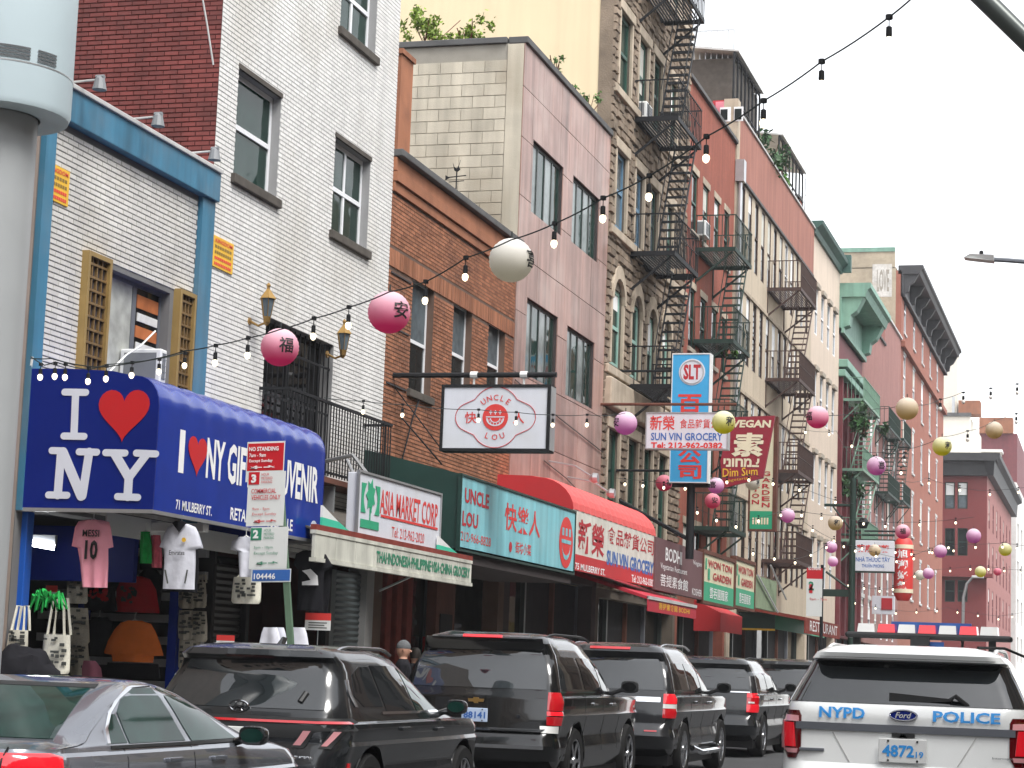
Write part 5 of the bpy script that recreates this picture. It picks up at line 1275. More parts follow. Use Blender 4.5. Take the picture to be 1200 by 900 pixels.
def light_string(label, pts, bulbs, dw=.006, glow=True, grp='strings of bulbs across the street', bs=1.0, hang=.12):
    """pts, bulbs: (px, py, depth)"""
    P = [PD(*p) for p in pts]; t = thing('string_lights', label, 'string lights', P[0], grp)
    W_ = []
    for i in range(len(P)-1):
        for k in range(6):
            s = k/6; a, b = P[i], P[i+1]; q = a.lerp(b, s); q.z -= 4*s*(1-s)*(a-b).length*.018; W_.append(q)
    W_.append(P[-1]); mb = MB(); mb.tube(W_, dw, 5, cap=False); mb.build('wire', 'wire', t, smooth=True)
    key = ('b', bs, hang, glow)
    if key not in _lm:
        m1 = MB(); m1.tube([(0, 0, 0), (0, 0, -hang*.55)], .005*bs, 4); m1.lathe([(.012*bs, -hang*.5), (.024*bs, -hang*.55), (.026*bs, -hang), (.02*bs, -hang-.01)], (0, 0, 0), 8)
        m1.lathe([(.03*bs, -.015), (.03*bs, .015)], (0, 0, 0), 6)
        a = m1.build('socket', 'iron_black', t, world=False); m2 = MB(); r = .034*bs
        m2.lathe([(r*.4, -hang-.01), (r*.9, -hang-r*.8), (r, -hang-r*1.5), (r*.75, -hang-r*2.3), (r*.2, -hang-r*2.7)], (0, 0, 0), 10)
        b = m2.build('bulb', 'bulb_glow' if glow else 'bulb_glass', t, world=False, smooth=True); _lm[key] = (a.data, b.data)
        bpy.data.objects.remove(a); bpy.data.objects.remove(b)
    for q in bulbs:
        w = PD(*q)-P[0]
        # snap onto the wire
        bq = min(W_, key=lambda c: (c-P[0]-w).length); 
        for i in range(2):
            o = bpy.data.objects.new(('socket', 'bulb')[i], _lm[key][i]); COL.objects.link(o); o.parent = t; o.location = w if (bq-P[0]-w).length > .6 else Vector((w.x, w.y, w.z))
def dd(x): return 24-(x-40)*(24-12.8)/(1068-40) if x > 328 else 24.0-(x-40)*.006
S1 = [(36, 420), (60, 420), (110, 430), (150, 426), (217, 411), (255, 404), (290, 396), (328, 386), (368, 373), (409, 360), (456, 342), (499, 330), (546, 302), (599, 281), (650, 262), (707, 232), (761, 206), (828, 160), (895, 118), (963, 72), (1042, 20), (1075, -8)]
def dS(x): return 20.4-(x-36)*(20.4-13.0)/(1075-36)
light_string('nearest bulb string, carrying the two big pink lanterns and the white one', [(x, y, dS(x)) for x, y in S1], [(x, y, dS(x)) for x, y in [(253, 405), (291, 396), (368, 373), (409, 360), (499, 330), (546, 302), (650, 262), (707, 232), (761, 206), (828, 160), (895, 118), (963, 72), (1042, 20)]], bs=.78)
light_string('short tangled bulb string along the top edge of the blue awning', [(36, 418, 20.9), (52, 428, 20.8), (65, 424, 20.8), (78, 428, 20.8), (104, 433, 21), (125, 427, 21), (155, 424, 21.2), (187, 420, 21.4), (217, 413, 21.6)], [(48, 427, 20.9), (65, 426, 20.8), (77, 427, 20.8), (104, 432, 21), (125, 429, 21), (155, 425, 21.2), (187, 421, 21.4), (217, 414, 21.6)], bs=.8, hang=.09)
light_string('thin bulb string passing in front of the white hanging sign', [(380, 466, 30.5), (426, 470, 31), (472, 474, 31.3), (561, 480, 31.8), (605, 483, 32), (648, 486, 32.4), (688, 486, 33), (733, 484, 34.5)], [(426, 470, 31), (472, 474, 31.3), (561, 480, 31.8), (605, 483, 32), (648, 486, 32.4), (688, 486, 33)], bs=.85)
light_string('bulb string crossing the open sky at upper right', [(958, 487, 38), (1027, 479, 40), (1063, 472, 38), (1102, 468, 42), (1129, 459, 43), (1161, 455, 44), (1192, 450, 45), (1230, 444, 46)], [(1102, 468, 42), (1129, 460, 43), (1161, 455, 44), (1192, 450, 45)], bs=1.1, glow=False, hang=.14)
light_string('bulb string rising right from the yellow lantern before the terracotta building', [(1000, 528, 50), (1060, 527, 47), (1104, 512, 45), (1134, 505, 46), (1165, 493, 48), (1191, 484, 48), (1220, 474, 48)], [(1060, 530, 47), (1134, 505, 46), (1191, 485, 48)], bs=1.1, glow=False, hang=.14)
S = [('bulb string low across the stone tenement', [(722, 560, 50), (757, 563, 50), (799, 567, 51), (839, 560, 51), (882, 556, 52), (930, 566, 54), (1000, 590, 58)], 10),
 ('bulb string at the height of the cream sign', [(806, 590, 52), (860, 612, 54), (923, 596, 57), (979, 604, 58), (1040, 612, 62), (1141, 606, 60)], 12),
 ('bulb string sagging by the far parking sign', [(870, 640, 55), (930, 655, 60), (974, 634, 66), (1025, 640, 70), (1070, 645, 70), (1130, 640, 75)], 12),
 ('bulb string in front of the pharmacy sign', [(940, 610, 60), (1000, 640, 65), (1058, 655, 65), (1102, 637, 66), (1178, 636, 65), (1215, 640, 66)], 12),
 ('lowest bulb string above the police light bar', [(985, 680, 70), (1040, 690, 75), (1078, 668, 80), (1149, 662, 80), (1205, 668, 82)], 12),
 ('bulb string behind the police light bar', [(990, 700, 80), (1050, 715, 85), (1110, 712, 90), (1170, 722, 90), (1210, 715, 90)], 10),
 ('bulb string over the maroon tenement', [(930, 500, 60), (980, 505, 64), (1027, 536, 44), (1085, 560, 60), (1150, 575, 62), (1210, 570, 62)], 9)]
for lab, pts, nb in S:
    bl = []
    for k in range(nb):
        f = (k+.5)/nb*(len(pts)-1); i = int(f); s = f-i; bl.append(tuple(pts[i][j]*(1-s)+pts[i+1][j]*s for j in range(3)))
    light_string(lab, pts, bl, dw=.006, bs=.95, hang=.09)
# ---- brass wall lanterns by the barred door
def wall_lantern(px, py, lab):
    y, z = F(px, py, 11.2); t = thing('wall_lantern', lab, 'wall lamp', (XF, y, z), 'brass lamps beside the balcony door')
    c = (.34, 0, 0); t.scale = (.78, .78, .78)
    mb = MB(); mb.lathe([(.16, .18), (.15, .20), (.05, .33), (.03, .36), (.03, .40), (.045, .42), (.015, .47)], c, 6); mb.build('lamp_cap', 'brass', t, world=False)
    mb = MB(); mb.lathe([(.07, -.14), (.125, .18)], c, 6); mb.build('glass_shade', 'glass_sky', t, world=False)
    mb = MB()
    for k in range(6):
        a = math.pi*2*k/6; mb.tube([(c[0]+.072*math.cos(a), .072*math.sin(a), -.14), (c[0]+.128*math.cos(a), .128*math.sin(a), .18)], .008, 4)
    mb.lathe([(.02, -.3), (.06, -.24), (.075, -.14)], c, 8); mb.tube([(c[0], 0, -.24), (.18, 0, -.30), (.03, 0, -.22)], .022, 6); mb.lathe([(.07, 0), (.07, .03)], (0, 0, -.22), 8, 'x'); mb.build('bracket', 'brass', t, world=False)
wall_lantern(316, 362, 'brass wall lamp left of the barred balcony door'); wall_lantern(405, 402, 'brass wall lamp right of the barred balcony door')
# ---- gooseneck sign lamps on the blue cornice
for i, (px, py, w) in enumerate(((82, 97, 'leftmost'), (152, 140, 'middle'), (220, 180, 'rightmost'))):
    y, z = F(px, py); t = thing('sign_lamp', w+' of the three dark spot lamps on arms above the blue cornice', 'lamp', (XF, y, z), 'spot lamps above the blue cornice')
    mb = MB(); mb.tube([(-.1, 0, -.1), (-.1, 0, 0), (.34, 0, .02)], .014, 6); mb.build('arm', 'coping_pale', t, world=False)
    mb = MB(); mb.lathe([(.03, .03), (.055, 0), (.085, -.13)], (.38, 0, .03), 10); mb.lathe([(.03, -.05), (.03, .05)], (.38, 0, .05), 8, 'x'); mb.build('lamp_head', 'plastic_grey', t, world=False)
# ================================================================= fire escapes
def fire_escape(label, y0, y1, xo, zs, m, post=.02, railh=.95, gap=.19, stair_out=True, xw=XF, solid=None, root_z=None, flip=False, grp='fire escapes on the tenement fronts'):
    t = thing('fire_escape', label, 'fire escape', (xw, y0, zs[-1]), grp)
    for i, z in enumerate(zs):
        pl = MB(); pl.box(xw, xo, y0, y0+.05, z-.12, z); pl.box(xw, xo, y1-.05, y1, z-.12, z); pl.box(xo-.05, xo, y0+.05, y1-.05, z-.12, z); pl.box(xw, xw+.04, y0+.05, y1-.05, z-.12, z)
        o = pl.build('platform', m, t)
        sl = MB(); n = int((xo-xw-.1)/.075)
        hy = y0+(y1-y0)*.30
        for k in range(n): xx = xw+.06+k*.075; sl.box(xx, xx+.03, y0+.05, (y1-.05) if xx < xo-.62 or i == 0 else y1-.9, z-.045, z-.01)
        sl.build('slats', m, o)['kind'] = 'stuff'
        r = MB()
        r.box(xo-.025, xo, y0, y1, z+railh-.03, z+railh); r.box(xw, xo-.025, y0, y0+.025, z+railh-.03, z+railh); r.box(xw, xo-.025, y1-.025, y1, z+railh-.03, z+railh)
        r.box(xo-.02, xo-.005, y0, y1, z+railh*.5-.012, z+railh*.5+.008)
        nb = int((y1-y0)/gap)
        for k in range(nb+1):
            yy = y0+.02+(y1-y0-.04)*k/nb; r.box(xo-.02-post/2, xo-.02+post/2, yy-post/2, yy+post/2, z, z+railh-.03)
        nb = max(2, int((xo-xw)/gap))
        for k in range(nb):
            xx = xw+.03+(xo-xw-.06)*k/nb
            for yy in (y0+.01, y1-.02): r.box(xx-post/2, xx+post/2, yy-post/2, yy+post/2, z, z+railh-.03)
        r.build('railing', m, t)
        for yy in (y0+.06, y1-.10):
            b = MB(); b.prism([(xw, yy, z-.95), (xw, yy, z-1.03), (xo-.1, yy, z-.16), (xo-.1, yy, z-.10)], (0, .045, 0)); b.box(xw, xw+.035, yy, yy+.045, z-1.1, z-.12); b.build('bracket', m, t)
        if solid: s_ = MB(); s_.box(xo-.06, xo-.045, y0, y1, z+.02, z+railh-.06); s_.build('side_sheet', solid, t)
        if i+1 < len(zs):
            # stair from this platform down to the next: zs is top to bottom
            zt_, zb_ = z, zs[i+1]; xa, xb = xo-.62, xo-.08
            ya, yb = y1-.35, y0+.75
            st = MB()
            for xx in (xa, xb): st.prism([(xx-.012, ya, zt_), (xx-.012, ya, zt_-.16), (xx-.012, yb, zb_-.0), (xx-.012, yb, zb_+.16)], (.024, 0, 0))
            s_ = st.build('stair', m, t)
            nst = max(6, int((zt_-zb_)/.24)); key = ('step', m)
            if key not in _lm:
                q = MB(); q.box(.0, .52, -.10, .10, -.012, .012); q.box(0, .52, -.105, -.095, -.05, .012); _lm[key] = q.build('step', m, s_, world=False).data; bpy.data.objects.remove(s_.children[0])
            for k in range(1, nst):
                f = k/nst; o = bpy.data.objects.new('step', _lm[key]); COL.objects.link(o); o.parent = s_
                o.location = Vector((xa+.01, ya+(yb-ya)*f, zt_+(zb_-zt_)*f+.03))-wloc(s_)
            h = MB(); h.tube([(xa, ya, zt_+.8), (xa, yb, zb_+.9)], .015, 4); h.tube([(xb, ya, zt_+.8), (xb, yb, zb_+.9)], .015, 4); h.build('stair_rail', m, t)
    return t
# black one on the stone tenement
yA, zA = F(742, 137); xoA = X(795, 137, yA)[0]; yA1 = F(822, 176, -xoA)[0]
zB = F(738, 295)[1]; zC = F(736, 452)[1]; zD = F(730, 600)[1]; dz = zA-zB
fire_escape('black iron fire escape with steep stairs on the rock faced stone tenement', yA, yA1, xoA, [zA+dz, zA, zB, zC], 'iron_black')
# green one on the salmon tenement
y2 = F(815, 288)[0]; x2 = X(862, 288, y2)[0]; y21 = F(881, 310, -x2)[0]
zE = F(815, 290)[1]; zF = F(813, 398)[1]; dz = zE-zF
fire_escape('dark green fire escape on the salmon brick tenement', y2, y21, x2, [zE, zF, zF-dz, zF-2*dz], 'iron_green')
# brown one on the buff building
y3 = F(899, 335)[0]; x3 = X(939, 335, y3)[0]; y31 = F(957, 360, -x3)[0]
zG = F(899, 337)[1]; zH = F(897, 443)[1]; dz = zG-zH
fire_escape('rusty brown fire escape with close set railings on the buff tenement', y3, y31, x3, [zG, zH, zH-dz, zH-2*dz+.1], 'iron_brown', gap=.13, post=.022)
# sage one on the maroon tenement
y4 = BY[8]+1.5; zI = F(984, 463)[1]; zJ = F(983, 546)[1]; dz = zI-zJ; x4 = X(1013, 463, y4)[0]
fire_escape('sage green fire escape on the maroon tenement under the heavy cornice', y4, y4+6.5, x4, [zI, zJ, zJ-dz], 'iron_sage', solid='iron_sage')
y5 = BY[9]+6.0; zK = F(1020, 492)[1]; zL = F(1018, 570)[1]; x5 = X(1042, 495, y5)[0]
fire_escape('first of two dark green fire escapes on the rose tenement, nearer the sage one', y5, y5+6.0, x5, [zK, zL], 'iron_green')
fire_escape('second dark green fire escape on the rose tenement, against the terracotta corner building', y5+7.4, y5+11.6, x5+.05, [zK+.2, zL+.2], 'iron_green')
# ================================================================= roof-top things
rt = thing('roof_shed', 'dark rooftop shed with a wire fence on top behind the salmon tenement', 'roof shed', (XF-2, 63, 18.3))
yS = 66.0; xa, za = X(805, 120, yS); xb, zb_ = X(859, 68, yS)
mb = MB(); mb.box(xa, xb, yS, yS+5, 17.2, zb_); mb.build('shed_wall', 'sill_dark', rt)
mb = MB()
for k in range(9):
    xx = xa+(xb-xa)*k/8; mb.tube([(xx, yS+.1, zb_), (xx, yS+.1, zb_+1.0)], .02, 4)
mb.box(xa, xb, yS+.08, yS+.12, zb_+.98, zb_+1.02); mb.tube([(xb, yS+.1, zb_-2.4), (xb, yS+.1, zb_+1.0)], .03, 4); mb.build('fence', 'metal_galv', rt)
gp = thing('painted_roof_wall', 'pink painted bulkhead with white framed windows below the dark roof shed', 'roof hut', (XF, 64, 18))
xa, zt_ = X(836, 119, 64.2); xb, zb_ = X(863, 140, 64.2)
mb = MB(); mb.box(xa, xb-.02, 64.1, 64.4, zb_-1.2, zt_); mb.build('wall', 'ink_darkred', gp); mb = MB(); mb.box(xa+.1, xb-.1, 64.06, 64.11, zb_-.2, zt_-.05); mb.build('pink_field', 'paper_rose', gp)
mb = MB(); mb.box(xa+.25, xa+.6, 64.03, 64.06, zb_-.1, zt_-.25); mb.box(xa+.7, xa+1.0, 64.03, 64.06, zb_-.1, zt_-.25); mb.build('window', 'frame_white', gp)
mb = MB(); mb.box(xa+.28, xa+.50, 64.01, 64.03, zb_-.05, zt_-.32); mb.box(xa+.73, xa+.95, 64.01, 64.03, zb_-.05, zt_-.32); mb.build('pane', 'glass_dark', gp)
# roof terrace railings on the buff building
def terrace(px0, py0, px1, py1, h, lab, L=11.9):
    y0, z0 = F(px0, py0, L); y1, _ = F(px1, py1, L); z0 = T7+.1
    t = thing('roof_terrace', lab, 'terrace frame', (XF, y0, z0), 'terrace frames on the buff tenement roof')
    mb = MB(); n = 7
    for k in range(n+1):
        yy = y0+(y1-y0)*k/n; mb.box(-L-.03, -L+.03, yy-.03, yy+.03, z0, z0+h)
    mb.box(-L-.03, -L+.03, y0, y1, z0+h, z0+h+.08); mb.box(-L-.02, -L+.02, y0, y1, z0+.9, z0+.95); mb.build('frame', 'iron_black', t)
    mb = MB(); mb.prism([(-L+.15, y0, z0+h+.08), (-L-2.0, y0, z0+h+.35), (-L-2.0, y0, z0+h+.43), (-L+.15, y0, z0+h+.14)], (0, y1-y0, 0)); mb.build('canopy', 'coping_pale', t)
    return t
terrace(859, 120, 889, 168, 2.3, 'first terrace frame on the roof of the buff tenement')
terrace(913, 165, 940, 240, 2.0, 'farther terrace frame on the roof of the buff tenement')
an = thing('antenna', 'spindly rooftop aerial beyond the terrace frame', 'aerial', (XF-.5, 80, T7))
mb = MB(); y_, z_ = F(943, 250, 11.9); ztop = F(943, 187, 11.9)[1]
mb.tube([(-11.9, y_, T7), (-11.9, y_, ztop)], .03, 4)
for zz in (ztop, ztop-.75, ztop-1.4): mb.tube([(-11.9, y_, zz), (-10.9, y_, zz)], .015, 4)
mb.build('mast', 'metal_galv', an)
ch = thing('chimney_stack', 'short brick chimney on the parapet by the plain cream tenement', 'chimney', (XF, 81, T7))
mb = MB(); mb.box(XF-1.2, XF-.4, 80.6, 81.5, T7-.2, T7+1.0); mb.build('stack', 'brick_salmon', ch); mb = MB(); mb.box(XF-1.25, XF-.35, 80.55, 81.55, T7+1.0, T7+1.12); mb.build('cap', 'coping_grey', ch)
# downpipe between salmon and buff
dp = thing('downpipe', 'grey downpipe at the seam of the salmon and buff tenements', 'pipe', (XF, 64.3, 10))
mb = MB(); mb.tube([(XF+.15, 64.2, 17.2), (XF+.15, 64.2, 3.5)], .07, 8); mb.box(XF+.02, XF+.3, 64.0, 64.4, 17.0, 17.7); mb.build('pipe', 'metal_galv', dp)
# weather vane
wv = thing('weather_vane', 'black rooster weather vane on the brown brick roof', 'weather vane', (XF-1.0, 39.0, 9.9))
Yv = 38.8; cx, cz = X(535, 210, Yv); u_ = (X(545, 210, Yv)[0]-X(535, 210, Yv)[0])/10
mb = MB(); mb.tube([(cx, Yv, 9.3), (cx, Yv, cz+8*u_)], .015, 5); mb.tube([(cx-13*u_, Yv, cz+2*u_), (cx+11*u_, Yv, cz+4*u_)], .012, 4); mb.tube([(cx-9*u_, Yv, cz-3*u_), (cx+9*u_, Yv, cz-2*u_)], .01, 4); mb.build('spindle', 'iron_black', wv)
mb = MB(); mb.prism([(cx+a*u_, Yv-.01, cz+b*u_) for a, b in ((-5, 19), (-3, 14), (0, 12), (3, 18), (4, 22), (2, 15), (4, 11), (0, 8), (-3, 10))], (0, .02, 0)); mb.prism([(cx+a*u_, Yv-.01, cz+b*u_) for a, b in ((-13, 5), (-8, 2), (-13, -1))], (0, .02, 0)); mb.build('rooster', 'iron_black', wv)
# ================================================================= air conditioners and small facade things
def ac(x, y0, z0, w, h, d, lab):
    t = thing('air_conditioner', lab, 'air conditioner', (x, y0, z0))
    mb = MB(); mb.bbox(x, x+d, y0, y0+w, z0, z0+h, .02); c = mb.build('case', 'plastic_white', t)
    mb = MB(); mb.box(x+.06, x+d-.06, y0-.004, y0+.002, z0+.05, z0+h-.05); mb.build('side_grille', 'plastic_grey', t)
    mb = MB(); n = int(w/.04)
    for k in range(n): yy = y0+.04+(w-.08)*k/n; mb.box(x+d-.005, x+d+.008, yy, yy+.012, z0+.05, z0+h-.05)
    for k in range(5): zz = z0+.06+(h-.12)*k/4; mb.box(x+d-.004, x+d+.010, y0+.04, y0+w-.04, zz, zz+.01)
    mb.build('front_grille', 'plastic_grey', t)
ya, za = F(143, 418, 11.2); yb = F(190, 440, 11.05)[0]
ac(XF-.12, F(150, 430, 11.5)[0], F(150, 449)[1], yb-F(150, 430, 11.5)[0]+.15, .42, .55, 'white window air conditioner above the blue awning')
yq, zq = F(745, 134, 11.5); ac(XF-.1, yq+.1, zq-.05, .7, .42, .35, 'white air conditioner high in the stone tenement window')
yq, zq = F(817, 274, 11.5); ac(XF-.1, yq, zq-.05, .7, .45, .35, 'white air conditioner in the salmon tenement window')
wr = thing('wall_cable', 'loose white and black cable looped from the window to the awning', 'cable', (XF, 22, 4.5))
mb = MB(); p = [PD(182, 388, 25.6), PD(165, 405, 25.2), PD(148, 416, 24.8), PD(128, 436, 24.2), PD(110, 442, 23.8)]; mb.tube(p, .012, 5); p = [PD(38, 418, 23), PD(33, 450, 23), PD(26, 505, 23), PD(22, 520, 23)]; mb.tube(p, .014, 5); mb.build('cable', 'plastic_white', wr)
wr = thing('wall_cable', 'thin dark cable dropping over the red painted side wall', 'cable', (XF, 25, 12))
mb = MB(); mb.tube([PD(236, -10, 26.4), PD(243, 30, 26.4), PD(250, 76, 26.4)], .012, 5); mb.build('cable', 'coping_pale', wr)
wc_ = thing('wall_cable', 'sagging service cables across the marble facade', 'cable', (XF, 40, 8))
mb = MB(); mb.tube([(XF+.05, *F(601, 445)), (XF+.06, *F(650, 488)), (XF+.05, *F(704, 530))], .012, 4); mb.tube([(XF+.05, *F(635, 540)), (XF+.06, *F(660, 560)), (XF+.05, *F(672, 572))], .01, 4); mb.build('cable', 'black', wc_)
# ================================================================= foliage
def leaves(root, c, rad, n, m, size=.06, seed=1, name='leaves'):
    rr = random.Random(seed); mb = MB()
    cl = [(Vector((rr.gauss(0, 1), rr.gauss(0, 1), rr.gauss(0, .8)))) for _ in range(max(4, n//40))]
    for k in range(n):
        q = cl[rr.randrange(len(cl))]; p = Vector(c)+Vector((q.x*rad[0]*.5, q.y*rad[1]*.5, abs(q.z)*rad[2]*.6))+Vector((rr.gauss(0, .12)*rad[0], rr.gauss(0, .12)*rad[1], rr.gauss(0, .14)*rad[2]))
        a = Vector((rr.uniform(-1, 1), rr.uniform(-1, 1), rr.uniform(-1, 1))).normalized()*size*rr.uniform(.6, 1.3); b = a.cross(Vector((rr.uniform(-1, 1), rr.uniform(-1, 1), rr.uniform(-1, 1)))).normalized()*size*.45
        mb.r = rr.random()*.9+.05; mb.quad(p-a, p+b, p+a, p-b)
    o = mb.build(name, m, root); o['kind'] = 'stuff'
    return o
def plant(name, lab, cat, c, rad, n, m, size=.06, seed=1, stems=5, pot=None):
    t = thing(name, lab, cat, c); leaves(t, c, rad, n, m, size, seed); rr = random.Random(seed+9); mb = MB()
    for k in range(stems): mb.tube([Vector(c)+Vector((rr.uniform(-.3, .3)*rad[0], rr.uniform(-.3, .3)*rad[1], -.15)), Vector(c)+Vector((rr.gauss(0, .5)*rad[0], rr.gauss(0, .5)*rad[1], rad[2]*rr.uniform(.3, .9)))], .012, 4)
    mb.build('stems', 'metal_rust', t)
    return t
xq, zq = X(500, 46, 40.2); plant('roof_shrub', 'feathery yellow green shrub on the roof before the tan side wall', 'plant', (xq, 40.2, zq), (.5, .4, .55), 700, 'leaf_yellow', .06, 3, 9)
xq, zq = X(548, 47, 40.2); plant('roof_shrub', 'smaller bright green shrub right of the feathery one on the roof', 'plant', (xq, 40.2, zq), (.4, .3, .45), 360, 'leaf_yellow', .06, 4, 7)
yq, zq = F(690, 128, 11.9); plant('roof_plant', 'trailing roof plant with reddish tips at the marble roof edge', 'plant', (-11.9, yq, zq), (.35, .5, .45), 260, 'leaf', .06, 5)
yq, zq = F(652, 80, 11.9); plant('roof_plant', 'tiny sprig at the marble roof edge', 'plant', (-11.9, yq, zq), (.2, .3, .25), 90, 'leaf', .05, 6)
yq, zq = F(895, 175, 12.0); plant('roof_tree', 'leafy green bush between the two terrace frames', 'bush', (-12, yq, T7), (.9, 1.4, 1.3), 700, 'leaf_dark', .14, 7)
yq, zq = F(910, 205, 11.9); plant('roof_plant', 'bright green plant on the buff parapet', 'plant', (-11.8, yq, T7+.1), (.4, .9, .8), 300, 'leaf', .12, 8)
yq, zq = F(850, 413, 10.9); plant('balcony_plant', 'small green plant on the dark green fire escape', 'plant', (-10.9, yq, zq), (.3, .5, .3), 150, 'leaf', .08, 9)
plant('creeper', 'dark green foliage spilling from the sage fire escape', 'plant', PD(1012, 505, 92), (.7, 1.2, .9), 420, 'leaf_dark', .16, 10)
plant('creeper', 'lower dark green foliage under the sage fire escape', 'plant', PD(992, 575, 92), (.7, 1.2, 1.0), 420, 'leaf_dark', .16, 11)
# ================================================================= vehicles
def paint(name, rgb, rough=.05, metal=.0, coat=.55, spec=.5):
    m = mat(name, rgb, rough, metal, var=.06, vs=1.5, coat=coat, spec=spec); return m
paint('paint_silver', (.17, .182, .21), .18, .5, .8); paint('paint_charcoal', (.012, .014, .016), .22, .1); paint('paint_black', (.006, .0065, .007), .16, 0); paint('paint_white', (.80, .82, .81), .25, 0)
paint('paint_graphite', (.016, .017, .019), .2, .1)
mat('car_plastic', (.012, .013, .014), .55, var=.1); mat('tyre', (.012, .012, .012), .85, var=.15); mat('rim_alloy', (.42, .43, .45), .25, metal=.9, var=.05)
mat('chrome', (.75, .76, .78), .08, metal=1.0, var=0); mat('lens_red', (.45, .006, .012), .08, var=.06, coat=1, spec=.7); mat('lens_dark', (.10, .004, .006), .08, var=0, coat=1); mat('lens_pink', (.65, .30, .32), .15, var=0, coat=1)
mat('lens_clear', (.62, .62, .60), .12, var=.05, coat=1); mat('lens_brightred', (.62, .01, .02), .1, var=.05, coat=1, emit=.12)
mat('car_glass', (.008, .009, .010), .02, var=0, spec=.45); mat('car_glass_rear', (.014, .017, .019), .02, var=.3, vs=2, spec=1.0, coat=.35); mat('car_glass_teal', (.007, .028, .023), .03, var=.6, vs=5, spec=.25); mat('seat_fabric', (.08, .14, .13), .8, var=.2)
mat('plate_white', (.72, .73, .72), .5, var=.03); mat('plate_blue', (.45, .55, .72), .5, var=.03); mat('police_blue', (.03, .30, .75), .4, var=.03)
class Car:
    def __init__(s, root, S, L, W):
        s.root = root; s.S = sorted(S, key=lambda q: q['z']); s.L = L; s.W = W; s.arches = []
    def at(s, z):
        S = s.S
        if z <= S[0]['z']: return S[0]
        if z >= S[-1]['z']: return S[-1]
        for a, b in zip(S[:-1], S[1:]):
            if a['z'] <= z <= b['z']:
                f = (z-a['z'])/max(1e-9, b['z']-a['z']); return {k: a[k]*(1-f)+b[k]*f for k in a}
    def P(s, t, z, sg=1):
        q = s.at(z); w, r, f, rc, bow = q['w'], q['r'], q['f'], q['rc'], q['bow']; rcy = rc*1.3; fc = q['fc']; fb = q['fb']
        if t <= 1: x = t*(w-rc); y = r+bow*(x/w)**2
        elif t <= 2: a = (t-1)*math.pi/2; y0 = r+bow*((w-rc)/w)**2; x = w-rc+rc*math.sin(a); y = y0+rcy*(1-math.cos(a))
        elif t <= 3:
            y0 = r+bow*((w-rc)/w)**2+rcy; y1 = f-fb*((w-fc)/w)**2-fc*1.3; k = t-2; y = y0+(y1-y0)*k; x = w-.05*max(0, (k-.62)/.38)**2-.012*(max(0, (.15-k)/.15))**2
        elif t <= 4:
            a = (t-3)*math.pi/2; y1 = f-fb*((w-fc)/w)**2; wx = w-.05; x = wx-fc+fc*math.cos(a); y = y1-fc*1.3*(1-math.sin(a))
        else: wx = w-.05-fc; x = wx*(5-t); y = f-fb*(x/w)**2
        return Vector((sg*x, y, z))
    def tx(s, x, z):
        q = s.at(z); w, rc = q['w'], q['rc']
        if x <= w-rc: return x/(w-rc)
        return 1+math.asin(min(1, (x-(w-rc))/rc))/(math.pi/2)
    def ty(s, y, z):
        q = s.at(z); w, rc, r = q['w'], q['rc'], q['r']; yb = r+q['bow']*((w-rc)/w)**2; rcy = rc*1.3; y0 = yb+rcy; y1 = q['f']-q['fb']*((w-q['fc'])/w)**2-q['fc']*1.3
        if y < y0: return 1+math.acos(max(0, min(1, 1-(y-yb)/rcy)))/(math.pi/2)
        return 2+min(1, (y-y0)/(y1-y0))
    def N(s, t, z, sg=1):
        e = .004; a = s.P(min(5, t+e), z, sg)-s.P(max(0, t-e), z, sg); b = s.P(t, min(z+.01, s.S[-1]['z']), sg)-s.P(t, max(z-.01, s.S[0]['z']), sg)
        n = a.cross(b)*(1 if sg > 0 else -1)
        return n.normalized() if n.length > 1e-9 else Vector((0, 0, 1))
    def arch(s, y, z):
        zz = z
        for yc, zc, R in s.arches:
            d = abs(y-yc)
            if d < R: zz = max(zz, zc+math.sqrt(R*R-d*d))
        return zz
    def shell(s, m, clad=None, cladz=0, name='body'):
        ts = [k/6 for k in range(6)]+[1+k/6 for k in range(6)]+[2+k/70 for k in range(70)]+[3+k/6 for k in range(6)]+[4+k/6 for k in range(7)]
        mb = MB(); zs = []
        S = s.S
        for a, b in zip(S[:-1], S[1:]):
            n = max(1, int((b['z']-a['z'])/.07)); zs += [a['z']+(b['z']-a['z'])*k/n for k in range(n)]
        zs.append(S[-1]['z']); idx = {}
        for i, z in enumerate(zs):
            for sg in (1, -1):
                for j, t in enumerate(ts):
                    if sg == -1 and (t == 0 or t == 5): idx[(i, j, sg)] = idx[(i, j, 1)]; continue
                    p = s.P(t, z, sg)
                    if 1.5 < t < 3.6:
                        z2 = s.arch(p.y, z)
                        if z2 > z: p = s.P(s.ty(p.y, z2) if t < 3 else t, z2, sg); 
                    idx[(i, j, sg)] = len(mb.v); mb.v.append(tuple(p))
        for i in range(len(zs)-1):
            mb.cur = 1 if (clad and zs[i] < cladz) else 0
            for sg in (1, -1):
                for j in range(len(ts)-1):
                    q = [idx[(i, j, sg)], idx[(i, j+1, sg)], idx[(i+1, j+1, sg)], idx[(i+1, j, sg)]]
                    if sg < 0: q = q[::-1]
                    mb.face(q)
        mb.cur = 0; i = len(zs)-1; mb.face([idx[(i, j, 1)] for j in range(len(ts))]+[idx[(i, j, -1)] for j in range(len(ts)-2, 0, -1)])
        o = mb.build(name, [m, clad or m], s.root, smooth=True, world=False, sharp=32)
        return o
